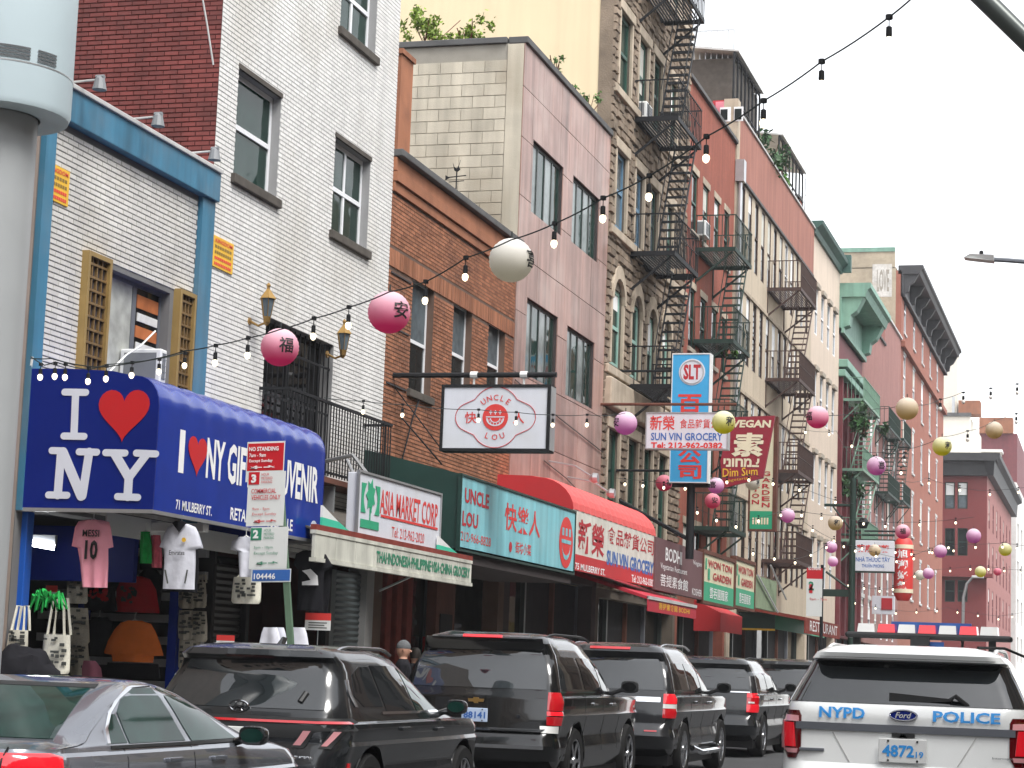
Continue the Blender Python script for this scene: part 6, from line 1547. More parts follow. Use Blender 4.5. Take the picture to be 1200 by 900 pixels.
    def patch(s, name, rows, m, off=.005, nt=None, sg=1, parent=None, label=None, smooth=True, both=False, off_x=0):
        """rows: (z, (kind, v), (kind, v)) bottom to top; kind 'x','y' or 't'"""
        def tt(k, v, z): return s.tx(v, z) if k == 'x' else s.ty(v, z) if k == 'y' else v
        R = []
        for a, b in zip(rows[:-1], rows[1:]):
            n = max(1, int(abs(b[0]-a[0])/.05))
            for i in range(n):
                f = i/n; z = a[0]+(b[0]-a[0])*f; R.append((z, tt(a[1][0], a[1][1]+(b[1][1]-a[1][1])*f, z), tt(a[2][0], a[2][1]+(b[2][1]-a[2][1])*f, z)))
        z = rows[-1][0]; R.append((z, tt(*rows[-1][1], z), tt(*rows[-1][2], z)))
        span = max(abs(r[2]-r[1]) for r in R); n = nt or max(4, min(40, int(span*14)))
        out = []
        for sgn in ((1, -1) if both else (sg,)):
            mb = MB(); C = len(R); 
            for lay, o_ in ((0, off), (1, -.006)):
                for z, a, b in R:
                    for k in range(n+1):
                        t = a+(b-a)*k/n; p = s.P(t, z, sgn)+s.N(t, z, sgn)*o_; mb.v.append(tuple(p))
            for i in range(C-1):
                for k in range(n):
                    a0 = i*(n+1)+k; q = [a0, a0+1, a0+n+2, a0+n+1]; mb.face(q if sgn > 0 else q[::-1])
            base = C*(n+1); loop = [k for k in range(n+1)]+[i*(n+1)+n for i in range(1, C)]+[(C-1)*(n+1)+k for k in range(n-1, -1, -1)]+[i*(n+1) for i in range(C-2, 0, -1)]
            for a, b in zip(loop, loop[1:]+loop[:1]): mb.face((a, b, base+b, base+a) if sgn > 0 else (b, a, base+a, base+b))
            o = mb.build(name, m, parent or s.root, smooth=smooth, world=False, sharp=50)
            if label: o['label'] = label
            out.append(o)
        return out[0]
    def ctext(s, txt, x, z, w, h, m, bold=.02, parent=None, off=.012, name='lettering'):
        """lettering centred on the tail at (x, z)"""
        def wf(a, b):
            xx = x-w/2+a; zz = z-h/2+b; sg = 1 if xx >= 0 else -1; t = s.tx(abs(xx), zz); return s.P(t, zz, sg)+s.N(t, zz, sg)*off
        mb = MB(); add_text(mb, txt, (0, 0, 0), UX, UZ, w, h, bold, warp=wf); return mb.build(name, m, parent or s.root, world=False)
    def wheels(s, ys, R, xw, spokes=10, width=.24):
        for yc in ys:
            for sg in (1, -1):
                w = thing_child('wheel', s.root, (sg*xw, yc, R)); 
                key = ('wheel', R, spokes)
                if key not in _lm:
                    mb = MB(); mb.lathe([(R*.62, -width), (R*.92, -width), (R, -width*.85), (R, -width*.15), (R*.93, 0), (R*.68, .0), (R*.66, -.03)], (0, 0, 0), 36, 'x'); ty = mb.build('tyre', 'tyre', w, smooth=True, world=False)
                    mb = MB(); mb.lathe([(R*.66, -.03), (R*.66, -.005), (R*.62, -.01), (R*.60, -.09), (R*.1, -.10)], (0, 0, 0), 36, 'x')
                    for k in range(spokes):
                        a = 2*math.pi*k/spokes; d = Vector((0, math.cos(a), math.sin(a))); n_ = Vector((0, -math.sin(a), math.cos(a)))
                        p0 = d*R*.10; p1 = d*R*.63; e0 = n_*R*.06; e1 = n_*R*.045; mb.prism([p0-e0+Vector((-.02, 0, 0)), p0+e0+Vector((-.02, 0, 0)), p1+e1+Vector((-.012, 0, 0)), p1-e1+Vector((-.012, 0, 0))], (-.04, 0, 0))
                    mb.lathe([(R*.16, -.03), (R*.14, -.008), (.01, -.006)], (0, 0, 0), 16, 'x'); rm = mb.build('rim', 'rim_alloy', w, smooth=True, world=False)
                    _lm[key] = (ty.data, rm.data); bpy.data.objects.remove(ty); bpy.data.objects.remove(rm)
                for nm, d_ in zip(('tyre', 'rim'), _lm[key]):
                    o = bpy.data.objects.new(nm, d_); COL.objects.link(o); o.parent = w
                if sg < 0: w.rotation_euler = (0, 0, math.pi)
        mb = MB()
        for yc in ys: mb.box(-xw+.3, xw-.3, yc-R*1.25, yc+R*1.25, .2, R*2.3)
        mb.box(-xw+.1, xw-.1, .4, s.L-.4, .18, .45); mb.build('underbody', 'black', s.root, world=False)
        for yc in ys:
            for sg in (1, -1):
                mb = MB(); n = 16; R2 = s.arches[0][2]-.005
                for k in range(n):
                    a0 = math.pi*k/n; a1 = math.pi*(k+1)/n; xa_ = sg*(xw-.32); xb_ = sg*(xw-.03)
                    zc = s.arches[0][1]
                    mb.quad((xa_, yc+R2*math.cos(a0), zc+R2*math.sin(a0)), (xb_, yc+R2*math.cos(a0), zc+R2*math.sin(a0)), (xb_, yc+R2*math.cos(a1), zc+R2*math.sin(a1)), (xa_, yc+R2*math.cos(a1), zc+R2*math.sin(a1)))
                mb.build('wheel_arch', 'black', s.root, world=False)
def thing_child(name, parent, loc):
    o = bpy.data.objects.new(name, None); COL.objects.link(o); o.parent = parent; o.location = loc; o.empty_display_size = .1; return o
def SL(z, w, r, f, rc=.18, bow=.08, fc=.25, fb=.15): return dict(z=z, w=w, r=r, f=f, rc=rc, bow=bow, fc=fc, fb=fb)
def mirror(root, x, y, z, m='car_plastic', s=1.0, both=True, glass='car_glass_teal'):  # default glass colour carries a teal reflection
    for sg in ((1, -1) if both else (1,)):
        mb = MB(); bm = bmesh.new(); bmesh.ops.create_uvsphere(bm, u_segments=16, v_segments=10, radius=1)
        for v in bm.verts:
            c = v.co; c.y = max(c.y, -.35) if c.y < 0 else c.y
            v.co = Vector((x*sg+(abs(c.x)**.6*math.copysign(1, c.x))*.10*s, y+c.y*.10*s, z+(abs(c.z)**.6*math.copysign(1, c.z))*.070*s))
        mb.addbm(bm); bm.free(); mb.tube([(sg*(x-.26), y+.06, z-.09), (sg*(x-.08), y+.03, z-.03)], .03, 6); o = mb.build('wing_mirror', m, root, smooth=True, world=False)
        mb = MB(); n = 20; mb.prism([(sg*x+.082*s*math.cos(2*math.pi*k/n), y-.040*s, z+.052*s*math.sin(2*math.pi*k/n)) for k in range(n)], (0, .006, 0)); mb.build('mirror_glass', glass, o, world=False)
def handle(root, car, y, z, m, both=False):
    for sg in (1, -1):
        t = car.ty(y, z); p = car.P(t, z, sg); mb = MB(); mb.bbox(p.x-(.03 if sg > 0 else -.03), p.x+(.028 if sg > 0 else -.028), y-.11, y+.11, z-.018, z+.018, .01); mb.build('door_handle', m, root, world=False)
def plate(car, x, z, w, h, txt, pm, tm, off=.02, small=None):
    q = car.P(car.tx(abs(x), z), z, 1); y = q.y-off
    mb = MB(); mb.bbox(x-w/2, x+w/2, y-.012, y, z-h/2, z+h/2, .006); o = mb.build('licence_plate', pm, car.root, world=False)
    mb = MB(); add_text(mb, txt, (x-w*.42, y-.016, z-h*.26), UX, UZ, w*.84 if not small else w*.66, h*.50, .03)
    if small: add_text(mb, small, (x+w*.27, y-.016, z-h*.26), UX, UZ, w*.16, h*.26, .02)
    mb.build('plate_number', tm, o, world=False)
    mb = MB()
    for sx in (-.3, .3):
        for sz in (-.4, .4): mb.lathe([(.009, -.018), (.009, -.01)], (x+sx*w, y, z+sz*h), 8, 'y')
    mb.build('plate_bolts', 'car_plastic', o, world=False); return o
def roofrails(root, car, x, y0, y1, z, m='car_plastic'):
    for sg in (1, -1):
        mb = MB(); n = 10; pts = []
        for k in range(n+1):
            f = k/n; pts.append((sg*x, y0+(y1-y0)*f, z-.03+.05*min(1, math.sin(math.pi*f)*2.2)))
        mb.tube(pts, .018, 6); mb.build('roof_rail', m, root, smooth=True, world=False)
# ---------------------------------------------------------------- charcoal crossover
def yat(px, py, L): return F(px, py, L)[0]
c = thing('parked_suv', 'glossy charcoal compact crossover parked between the silver sedan and the black wagons', 'SUV', (-6.15-.93, yat(442, 895, 6.15)-1.05, 0), 'dark SUVs parked in a row along the kerb'); c.scale = (1, 1, .985)
S = [SL(.22, .84, .30, 4.25, .22), SL(.34, .90, .10, 4.46, .24), SL(.50, .925, .04, 4.52, .24), SL(.60, .900, .05, 4.53, .22), SL(.70, .908, .05, 4.53, .22), SL(.80, .934, .10, 4.52, .20), SL(.835, .918, .10, 4.50, .20), SL(.92, .93, .09, 4.47, .22), SL(.985, .925, .10, 4.35, .22),
     SL(1.005, .895, .11, 3.80, .22), SL(1.07, .885, .125, 3.38, .22), SL(1.14, .865, .165, 3.18, .2), SL(1.28, .815, .27, 2.90, .18), SL(1.42, .765, .38, 2.62, .16), SL(1.50, .735, .38, 2.45, .15), SL(1.545, .715, .30, 2.36, .14), SL(1.60, .665, .34, 2.15, .14), SL(1.635, .56, .50, 1.9, .14), SL(1.655, .40, .8, 1.7, .14)]
car = Car(c, S, 4.6, 1.86); car.arches = [(.94, .37, .43), (3.69, .37, .43)]; car.shell('paint_charcoal', 'car_plastic', .45)
car.wheels((.94, 3.69), .365, .915, 10)
car.patch('rear_window', [(1.10, ('x', .0), ('x', .74)), (1.20, ('x', 0), ('x', .72)), (1.49, ('x', 0), ('x', .60))], 'car_glass_rear', both=True, off=.006)
car.patch('spoiler_light', [(1.535, ('x', 0), ('x', .22)), (1.55, ('x', 0), ('x', .22))], 'lens_dark', both=True)
car.patch('quarter_window', [(1.13, ('y', .82), ('y', 1.30)), (1.22, ('y', .66), ('y', 1.28)), (1.40, ('y', .74), ('y', 1.22)), (1.475, ('y', .95), ('y', 1.20))], 'car_glass', both=True)
car.patch('rear_door_window', [(1.09, ('y', 1.38), ('y', 2.15)), (1.40, ('y', 1.28), ('y', 2.03)), (1.49, ('y', 1.25), ('y', 2.0))], 'car_glass', both=True)
car.patch('front_door_window', [(1.075, ('y', 2.22), ('y', 3.12)), (1.25, ('y', 2.15), ('y', 2.82)), (1.40, ('y', 2.11), ('y', 2.52)), (1.47, ('y', 2.08), ('y', 2.32))], 'car_glass_teal', both=True)
car.patch('window_trim', [(1.062, ('y', 1.25), ('y', 3.15)), (1.085, ('y', 1.25), ('y', 3.12))], 'chrome', both=True, off=.008)
car.patch('pillar_trim', [(1.13, ('y', .60), ('y', .66)), (1.24, ('y', .52), ('y', .60)), (1.36, ('y', .55), ('y', .60))], 'rim_alloy', both=True, off=.01)
car.patch('light_panel', [(.86, ('x', 0), ('x', .80)), (.93, ('x', 0), ('y', .55)), (1.0, ('x', 0), ('y', .60)), (1.035, ('x', 0), ('y', .5))], 'car_plastic', both=True, off=.004)
car.patch('light_strip', [(.985, ('x', 0), ('y', .42)), (1.005, ('x', 0), ('y', .44))], 'lens_red', both=True, off=.010)
for x0_, x1_ in ((.56, .66), (.80, .88)):
    car.patch('tail_light_claw', [(.78, ('x', x0_-.07), ('x', x1_-.055)), (.93, ('x', x0_+.02), ('x', x1_+.03))], 'car_plastic', both=True, off=.010)
    car.patch('tail_light', [(.80, ('x', x0_-.05), ('x', x1_-.085)), (.925, ('x', x0_+.035), ('x', x1_))], 'lens_pink', both=True, off=.016)
car.patch('rear_bumper', [(.36, ('x', 0), ('y', .42)), (.50, ('x', 0), ('y', .40)), (.58, ('x', 0), ('y', .2))], 'car_plastic', both=True, off=.006)
car.patch('bumper_reflector', [(.56, ('y', .36), ('y', .42)), (.66, ('y', .38), ('y', .46))], 'lens_red', both=True, off=.010)
q = car.P(0, 1.10); mb = MB(); mb.tube([(.085*math.cos(2*math.pi*k/24), q.y-.018, 1.11+.045*math.sin(2*math.pi*k/24)) for k in range(25)], .009, 6)
mb.tube([(-.04, q.y-.018, 1.08), (-.025, q.y-.018, 1.14)], .009, 5); mb.tube([(.025, q.y-.018, 1.08), (.04, q.y-.018, 1.14)], .009, 5); mb.tube([(-.035, q.y-.018, 1.115), (.035, q.y-.018, 1.105)], .009, 5); mb.build('badge', 'chrome', c, smooth=True, world=False)
plate(car, 0, .86, .32, .16, 'HI·5184', 'plate_white', 'ink_black', .03)
car.ctext('TUCSON', .62, .70, .16, .022, 'chrome', .0)
roofrails(c, car, .60, .75, 2.2, 1.62, 'rim_alloy'); mirror(c, 1.02, 3.02, 1.12, 'paint_charcoal'); handle(c, car, 1.75, .93, 'paint_charcoal'); handle(c, car, 2.75, .91, 'paint_charcoal')
mb = MB(); mb.prism([(-.02, .95, 1.655), (.02, .95, 1.655), (.008, 1.03, 1.72), (-.008, 1.03, 1.72)], (0, .09, -.01)); mb.build('aerial', 'paint_charcoal', c, world=False)
mb = MB(); mb.tube([(.52, car.P(car.tx(.52, 1.2), 1.2).y-.03, 1.16), (.55, car.P(car.tx(.55, 1.27), 1.27).y-.03, 1.24)], .03, 8); mb.build('sensor', 'car_plastic', c, world=False)
# ---------------------------------------------------------------- big wagons
def wagon(name, lab, px, L_, kind):
    wb = {'a': 2.95, 'b': 3.05, 'c': 3.0, 'd': 2.95}[kind]; hw = 1.0
    c = thing(name, lab, 'SUV', (-L_-hw, px-1.12, 0), 'dark SUVs parked in a row along the kerb')
    H = 1.92 if kind != 'c' else 1.84
    fr = wb+2.05
    gl = H-.28
    S = [SL(.30, .90, .35, fr-.25, .2), SL(.42, .97, .06, fr-.05, .2), SL(.60, .985, .00, fr, .2), SL(.68, .958, .02, fr, .2), SL(.74, .962, .05, fr, .18), SL(.78, .975, .10, fr-.02, .16), SL(.95, 1.008, .115, fr-.03, .14), SL(.985, .990, .12, fr-.05, .14), SL(1.12, 1.0, .14, fr-.08, .14), SL(1.16, .995, .145, fr-.35, .14),
         SL(1.18, .962, .155, fr-1.35, .13), SL(1.26, .955, .17, fr-1.50, .13), SL(1.50, .895, .26, fr-1.88, .12), SL(gl+.02, .83, .38, fr-2.22, .12), SL(gl+.06, .81, .36, fr-2.3, .12), SL(H-.13, .775, .30, fr-2.42, .14), SL(H-.06, .72, .36, fr-2.6, .16), SL(H-.015, .6, .55, fr-2.8, .16), SL(H, .42, .8, fr-3.0, .16)]
    pm = {'a': 'paint_black', 'b': 'paint_graphite', 'c': 'paint_charcoal', 'd': 'paint_black'}[kind]
    car = Car(c, S, fr, 2*hw); car.arches = [(1.12, .41, .47), (1.12+wb, .41, .47)]; car.shell(pm, pm); car.wheels((1.12, 1.12+wb), .40, .985, 6 if kind != 'b' else 12, .27)
    car.patch('rear_window', [(1.25, ('x', 0), ('x', .83)), (1.5, ('x', 0), ('x', .80)), (H-.22, ('x', 0), ('x', .70))], 'car_glass_rear', both=True, off=.006)
    yq0, yq1 = .42, 1.55
    car.patch('quarter_window', [(1.26, ('y', .42), ('y', 1.45)), (1.5, ('y', .50), ('y', 1.42)), (gl, ('y', .64), ('y', 1.38))], 'car_glass', both=True)
    car.patch('rear_door_window', [(1.255, ('y', 1.60), ('y', 2.42)), (1.5, ('y', 1.55), ('y', 2.36)), (gl, ('y', 1.52), ('y', 2.3))], 'car_glass', both=True)
    ff = fr-1.72
    car.patch('front_door_window', [(1.25, ('y', 2.52), ('y', ff)), (1.5, ('y', 2.46), ('y', ff-.32)), (gl-.02, ('y', 2.42), ('y', ff-.72))], 'car_glass_teal' if kind == 'd' else 'car_glass', both=True)
    if kind == 'a':
        car.patch('spoiler', [(H-.19, ('x', 0), ('x', .72)), (H-.12, ('x', 0), ('x', .70))], 'paint_black', both=True, off=.06)
        car.patch('brake_light', [(H-.115, ('x', 0), ('x', .24)), (H-.085, ('x', 0), ('x', .24))], 'lens_brightred', both=True, off=.065)
        for z0_, z1_, mm in ((.84, .94, 'lens_red'), (.95, 1.0, 'lens_brightred'), (1.01, 1.22, 'lens_red')): car.patch('tail_light', [(z0_, ('x', .86), ('y', .36)), (z1_, ('x', .855), ('y', .36))], mm, both=True, off=.014)
        q = car.P(0, 1.10); mb = MB(); mb.prism([(a, q.y-.03, 1.10+b) for a, b in ((-.09, -.018), (-.03, -.018), (-.02, -.035), (.03, -.035), (.02, -.018), (.09, -.018), (.10, .018), (.035, .018), (.03, .035), (-.03, .035), (-.035, .018), (-.10, .018))], (0, .02, 0)); mb.build('badge', 'brass', c, world=False)
        plate(car, .0, .93, .32, .16, '88141', 'plate_blue', 'ink_blue', .03)
        car.patch('tailgate_step', [(.74, ('x', 0), ('x', .80)), (.79, ('x', 0), ('x', .85))], 'paint_black', both=True, off=.03)
        car.patch('bumper_trim', [(.56, ('x', 0), ('x', .85)), (.60, ('x', 0), ('x', .85))], 'chrome', both=True, off=.008)
        mb = MB(); mb.lathe([(.024, -.02), (.024, .01)], (.52, car.P(car.tx(.52, .95), .95).y, .93), 12, 'y'); mb.build('lock_button', 'chrome', c, world=False)
        car.patch('reflector', [(.745, ('x', .80), ('x', .96)), (.83, ('x', .78), ('x', .97))], 'lens_clear', both=True, off=.012)
    if kind == 'b':
        car.patch('brake_light', [(H-.105, ('x', 0), ('x', .30)), (H-.07, ('x', 0), ('x', .30))], 'lens_red', both=True, off=.01)
        for z0_, z1_, mm in ((.86, .99, 'lens_red'), (.995, 1.055, 'lens_clear'), (1.06, 1.20, 'lens_brightred')): car.patch('tail_light', [(z0_, ('x', .84), ('y', .36)), (z1_, ('x', .84), ('y', .36))], mm, both=True, off=.014)
        car.patch('tailgate_trim', [(1.08, ('x', 0), ('x', .8)), (1.15, ('x', 0), ('x', .8))], 'chrome', both=True, off=.010)
        car.patch('bumper_reflector', [(.66, ('x', .60), ('x', .78)), (.68, ('x', .60), ('x', .78))], 'lens_red', both=True, off=.01)
        for sg in (1, -1): mb = MB(); mb.tube([(sg*.98, 1.75, .40), (sg*1.07, 1.95, .34), (sg*1.07, 1.12+wb-.75, .34), (sg*.98, 1.12+wb-.55, .40)], .045, 8); mb.build('running_board', 'chrome', c, smooth=True, world=False)
    if kind in 'cd':
        for z0_, z1_, mm in ((.84, .98, 'lens_brightred'), (.985, 1.10, 'lens_red'), (1.105, 1.18, 'lens_brightred')): car.patch('tail_light', [(z0_, ('x', .80), ('y', .40)), (z1_, ('x', .80), ('y', .40))], mm, both=True, off=.014)
        car.patch('tail_light_bar', [(1.0, ('x', .83), ('x', .93)), (1.03, ('x', .83), ('x', .93))], 'lens_clear', both=True, off=.02)
        car.patch('tailgate_trim', [(1.19, ('x', 0), ('x', .85)), (1.21, ('x', 0), ('x', .85))], 'chrome', both=True, off=.010)
    car.patch('belt_trim', [(1.215, ('y', .40), ('y', ff)), (1.235, ('y', .40), ('y', ff))], 'chrome', both=True, off=.010)
    roofrails(c, car, .66, .7, 2.9, H-.03, 'rim_alloy' if kind == 'b' else 'car_plastic'); mirror(c, 1.14, ff+.02, 1.30, 'car_plastic', 1.15, glass='car_glass'); handle(c, car, 1.95, 1.08, 'chrome'); handle(c, car, 2.95, 1.07, 'chrome')
    # door seams
    for yy in (1.52, 2.46, ff+.05): car.patch('door_seam', [(.50, ('y', yy), ('y', yy+.012)), (1.2, ('y', yy), ('y', yy+.012))], 'black', both=True, off=.002, nt=1)
    return c
LS = 6.25
wagon('parked_suv', 'large black SUV with tall red tail lights parked beyond the charcoal crossover', yat(676, 890, LS), LS, 'a')
wagon('parked_suv', 'dark grey SUV with a running board, third of the dark row', 30.7, 6.05, 'b')
wagon('parked_suv', 'dark SUV with bracket shaped red tail light, fourth of the row beside the police car', yat(891, 830, 6.3)+.6, 6.3, 'c')
wagon('parked_suv', 'farthest black SUV, just showing between the row and the police car', 48.5, 6.2, 'd')
# ---------------------------------------------------------------- silver sedan
c = thing('parked_sedan', 'silver grey sedan with a long sloping rear window at the lower left corner', 'car', (-6.0-.9, 10.95, 0)); c.scale = (1, 1, .93)
S = [SL(.20, .80, .30, 4.35, .22, .2), SL(.32, .87, .08, 4.58, .28, .22), SL(.50, .885, .02, 4.65, .30, .24), SL(.66, .878, .03, 4.66, .30, .24), SL(.735, .912, .03, 4.66, .30, .24), SL(.76, .892, .03, 4.65, .30, .24), SL(.80, .893, .05, 4.62, .28, .24), SL(.88, .885, .05, 4.50, .28, .22), SL(.93, .875, .06, 4.25, .26, .2), SL(.955, .848, .08, 4.1, .25, .2), SL(.985, .84, .10, 3.85, .24, .2),
     SL(1.0, .83, .42, 3.78, .22, .1), SL(1.02, .82, .58, 3.70, .18, .10), SL(1.08, .79, .72, 3.52, .16, .10), SL(1.20, .735, 1.02, 3.20, .15, .10), SL(1.32, .68, 1.34, 2.86, .14, .10), SL(1.38, .63, 1.56, 2.64, .14, .09), SL(1.415, .55, 1.72, 2.45, .12, .05), SL(1.43, .40, 1.90, 2.25, .1, .03)]
car = Car(c, S, 4.66, 1.8); car.arches = [(1.0, .33, .39), (3.72, .33, .39)]; car.shell('paint_silver', 'paint_silver'); car.wheels((1.0, 3.72), .33, .885, 10)
car.patch('rear_window', [(1.035, ('x', 0), ('x', .70)), (1.2, ('x', 0), ('x', .60)), (1.355, ('x', 0), ('x', .50))], 'car_glass_teal', both=True, off=.006)
car.patch('roof_edge', [(1.36, ('x', 0), ('x', .52)), (1.385, ('x', 0), ('x', .50))], 'car_plastic', both=True, off=.005)
car.patch('quarter_window', [(1.0, ('y', 1.20), ('y', 1.43)), (1.10, ('y', 1.25), ('y', 1.42)), (1.19, ('y', 1.36), ('y', 1.41))], 'car_glass_teal', both=True)
car.patch('rear_door_window', [(.995, ('y', 1.46), ('y', 2.30)), (1.2, ('y', 1.45), ('y', 2.22)), (1.29, ('y', 1.58), ('y', 2.17)), (1.365, ('y', 1.84), ('y', 2.12))], 'car_glass_teal', both=True)
car.patch('front_door_window', [(.99, ('y', 2.40), ('y', 3.22)), (1.2, ('y', 2.31), ('y', 2.86)), (1.30, ('y', 2.26), ('y', 2.60)), (1.365, ('y', 2.22), ('y', 2.40))], 'car_glass_teal', both=True)
car.patch('window_trim', [(.965, ('y', 1.18), ('y', 3.28)), (.985, ('y', 1.18), ('y', 3.25))], 'car_plastic', both=True, off=.008)
car.patch('window_chrome', [(1.0, ('y', 1.15), ('y', 1.19)), (1.10, ('y', 1.20), ('y', 1.24)), (1.20, ('y', 1.33), ('y', 1.37)), (1.29, ('y', 1.51), ('y', 1.56)), (1.365, ('y', 1.76), ('y', 1.83)), (1.378, ('y', 1.84), ('y', 2.35))], 'chrome', both=True, off=.008)
car.patch('tail_light', [(.80, ('x', .60), ('y', .42)), (.86, ('x', .55), ('y', .48)), (.93, ('x', .45), ('y', .50)), (.955, ('x', .30), ('y', .40))], 'lens_brightred', both=True, off=.012)
car.patch('reverse_light', [(.76, ('x', .50), ('x', .66)), (.82, ('x', .48), ('x', .68))], 'lens_clear', both=True, off=.012)
car.patch('boot_seam', [(.80, ('x', .64), ('x', .65)), (.985, ('x', .66), ('x', .67))], 'black', both=True, off=.014, nt=1)
for yy in (1.35, 2.36): car.patch('door_seam', [(.35, ('y', yy), ('y', yy+.010)), (.96, ('y', yy-.0), ('y', yy+.010))], 'black', both=True, off=.002, nt=1)
car.patch('side_crease', [(.70, ('y', .9), ('y', 4.0)), (.715, ('y', .9), ('y', 4.0))], 'paint_silver', both=True, off=.012)
mirror(c, 1.0, 3.10, 1.02, 'paint_black', 1.05); handle(c, car, 2.02, .87, 'paint_silver'); handle(c, car, 3.0-.25, .86, 'paint_silver')
mb = MB()
for sx in (-.35, .35):
    bm = bmesh.new(); bmesh.ops.create_cube(bm, size=1)
    for v in bm.verts: v.co = Vector((sx+v.co.x*.3, 1.5+v.co.y*.1, 1.05+v.co.z*.28))
    mb.addbm(bm); bm.free()
# ---------------------------------------------------------------- police car
PYR = 17.0; pcx = -1.61
c = thing('police_suv', 'white police SUV with blue lettering and a red and white light bar on the roof', 'police car', (pcx, PYR, 0))
S = [SL(.26, .90, .30, 4.75, .24), SL(.40, .97, .05, 4.95, .26), SL(.60, .995, .00, 5.0, .26), SL(.78, 1.0, .02, 5.0, .24), SL(.84, .995, .07, 5.0, .22), SL(1.05, 1.0, .09, 4.95, .20), SL(1.13, .99, .09, 4.7, .20), SL(1.17, .988, .085, 4.2, .2), SL(1.195, .962, .085, 3.9, .2), SL(1.22, .960, .085, 3.75, .2),
     SL(1.29, .955, .10, 3.55, .2), SL(1.32, .945, .125, 3.48, .19), SL(1.50, .86, .26, 3.15, .17), SL(1.62, .80, .36, 2.9, .16), SL(1.655, .785, .36, 2.8, .15), SL(1.67, .78, .22, 2.75, .14), SL(1.72, .74, .20, 2.6, .14), SL(1.765, .66, .30, 2.4, .14), SL(1.795, .5, .6, 2.2, .14), SL(1.80, .35, .9, 2.0, .14)]
car = Car(c, S, 5.0, 2.0); car.arches = [(1.02, .38, .45), (3.88, .38, .45)]; car.shell('paint_white', 'car_plastic', .42); car.wheels((1.02, 3.88), .38, .985, 5)
car.patch('rear_window', [(1.315, ('x', 0), ('y', .52)), (1.5, ('x', 0), ('y', .62)), (1.64, ('x', 0), ('y', .70)), (1.66, ('x', 0), ('x', .73))], 'car_glass_rear', both=True, off=.006, nt=30)
car.patch('spoiler_black_lip', [(1.655, ('x', 0), ('x', .70)), (1.685, ('x', 0), ('x', .70))], 'car_plastic', both=True, off=.004)  # black plastic strip below the spoiler
car.patch('quarter_window', [(1.315, ('y', .56), ('y', 1.35)), (1.5, ('y', .66), ('y', 1.35)), (1.64, ('y', .74), ('y', 1.3))], 'car_glass', both=True)
for a, b in ((1.42, 2.3), (2.4, 3.3)): car.patch('side_window', [(1.31, ('y', a), ('y', b)), (1.60, ('y', a-.05), ('y', b-(.45 if b > 3 else .08)))], 'car_glass', both=True)
car.patch('tail_pillar_trim', [(1.30, ('y', .36), ('y', .385)), (1.64, ('y', .56), ('y', .58))], 'chrome', both=True, off=.012, nt=2)
car.patch('trim_bar', [(1.095, ('x', 0), ('x', .86)), (1.155, ('x', 0), ('x', .86))], 'frame_grey', both=True, off=.016)
car.patch('tail_light', [(.86, ('x', .86), ('y', .20)), (.93, ('x', .82), ('y', .30)), (1.20, ('x', .82), ('y', .42)), (1.24, ('x', .84), ('y', .42))], 'lens_dark', both=True, off=.010)
car.patch('tail_light_lens', [(.95, ('x', .86), ('x', .95)), (1.145, ('x', .88), ('x', .965))], 'lens_brightred', both=True, off=.018)
car.patch('light_bracket', [(.90, ('x', .85), ('x', .92)), (.935, ('x', .84), ('x', .955))], 'lens_pink', both=True, off=.019); car.patch('light_bracket', [(1.155, ('x', .84), ('x', .955)), (1.195, ('x', .84), ('x', .955))], 'lens_pink', both=True, off=.019)
car.patch('light_bracket', [(.935, ('x', .958), ('x', .985)), (1.16, ('x', .965), ('x', .985))], 'lens_pink', both=True, off=.019)
car.ctext('NYPD', -.49, 1.235, .37, .085, 'police_blue', .03); car.ctext('POLICE', .49, 1.235, .52, .085, 'police_blue', .03)
plate(car, 0, .955, .38, .19, '4872', 'plate_white', 'police_blue', .03, '19')
q = car.P(0, 1.235); mb = MB(); n = 28
mb.prism([(.112*math.cos(2*math.pi*k/n), q.y-.012, 1.235+.045*math.sin(2*math.pi*k/n)) for k in range(n)], (0, -.012, 0)); mb.build('oval_badge', 'vinyl_navy', c, world=False)
mb = MB(); mb.tube([(.105*math.cos(2*math.pi*k/n), q.y-.026, 1.235+.040*math.sin(2*math.pi*k/n)) for k in range(n+1)], .004, 4); add_text(mb, 'Ford', (-.065, q.y-.027, 1.212), UX, UZ, .13, .046, .02, shear=.3); mb.build('badge_script', 'chrome', c, world=False)
for sg in (1, -1):
    p = car.patch('tailgate_recess_edge', [(.85, ('x', .42), ('x', .43)), (1.08, ('x', .56), ('x', .57))], 'coping_pale', sg=sg, off=.004, nt=1)
car.ctext('Interceptor', .78, .925, .18, .022, 'plastic_grey', .02)
mb = MB(); z_ = .935; p = car.P(car.tx(.70, z_), z_, -1); mb.bbox(-.83, -.63, p.y-.02, p.y+.01, z_-.012, z_+.012, .004); mb.build('nameplate', 'frame_grey', c, world=False)
car.ctext('@NYPD5PCT', .0, .76, .62, .05, 'ink_blue', .03)
mb = MB(); q1 = car.P(car.tx(.3, 1.36), 1.36); a = Vector((-.12, q1.y-.03, 1.375)); b = Vector((.36, q1.y-.03, 1.365)); mb.prism([a+Vector((0, 0, -.04)), b+Vector((0, 0, -.012)), b+Vector((0, 0, .012)), a+Vector((0, 0, .035))], (0, .02, 0)); mb.tube([(.36, q1.y-.02, 1.365), (.40, q1.y-.03, 1.40), (.52, q1.y-.0, 1.31)], .018, 6); mb.build('rear_wiper', 'car_plastic', c, world=False)
mb = MB(); mb.lathe([(.03, -.01), (.03, .02)], (0, car.P(0, 1.07).y-.02, 1.06), 10, 'y'); mb.box(-.09, .09, car.P(0, 1.07).y-.03, car.P(0, 1.07).y, 1.06, 1.09); mb.build('handle_recess', 'car_plastic', c, world=False)
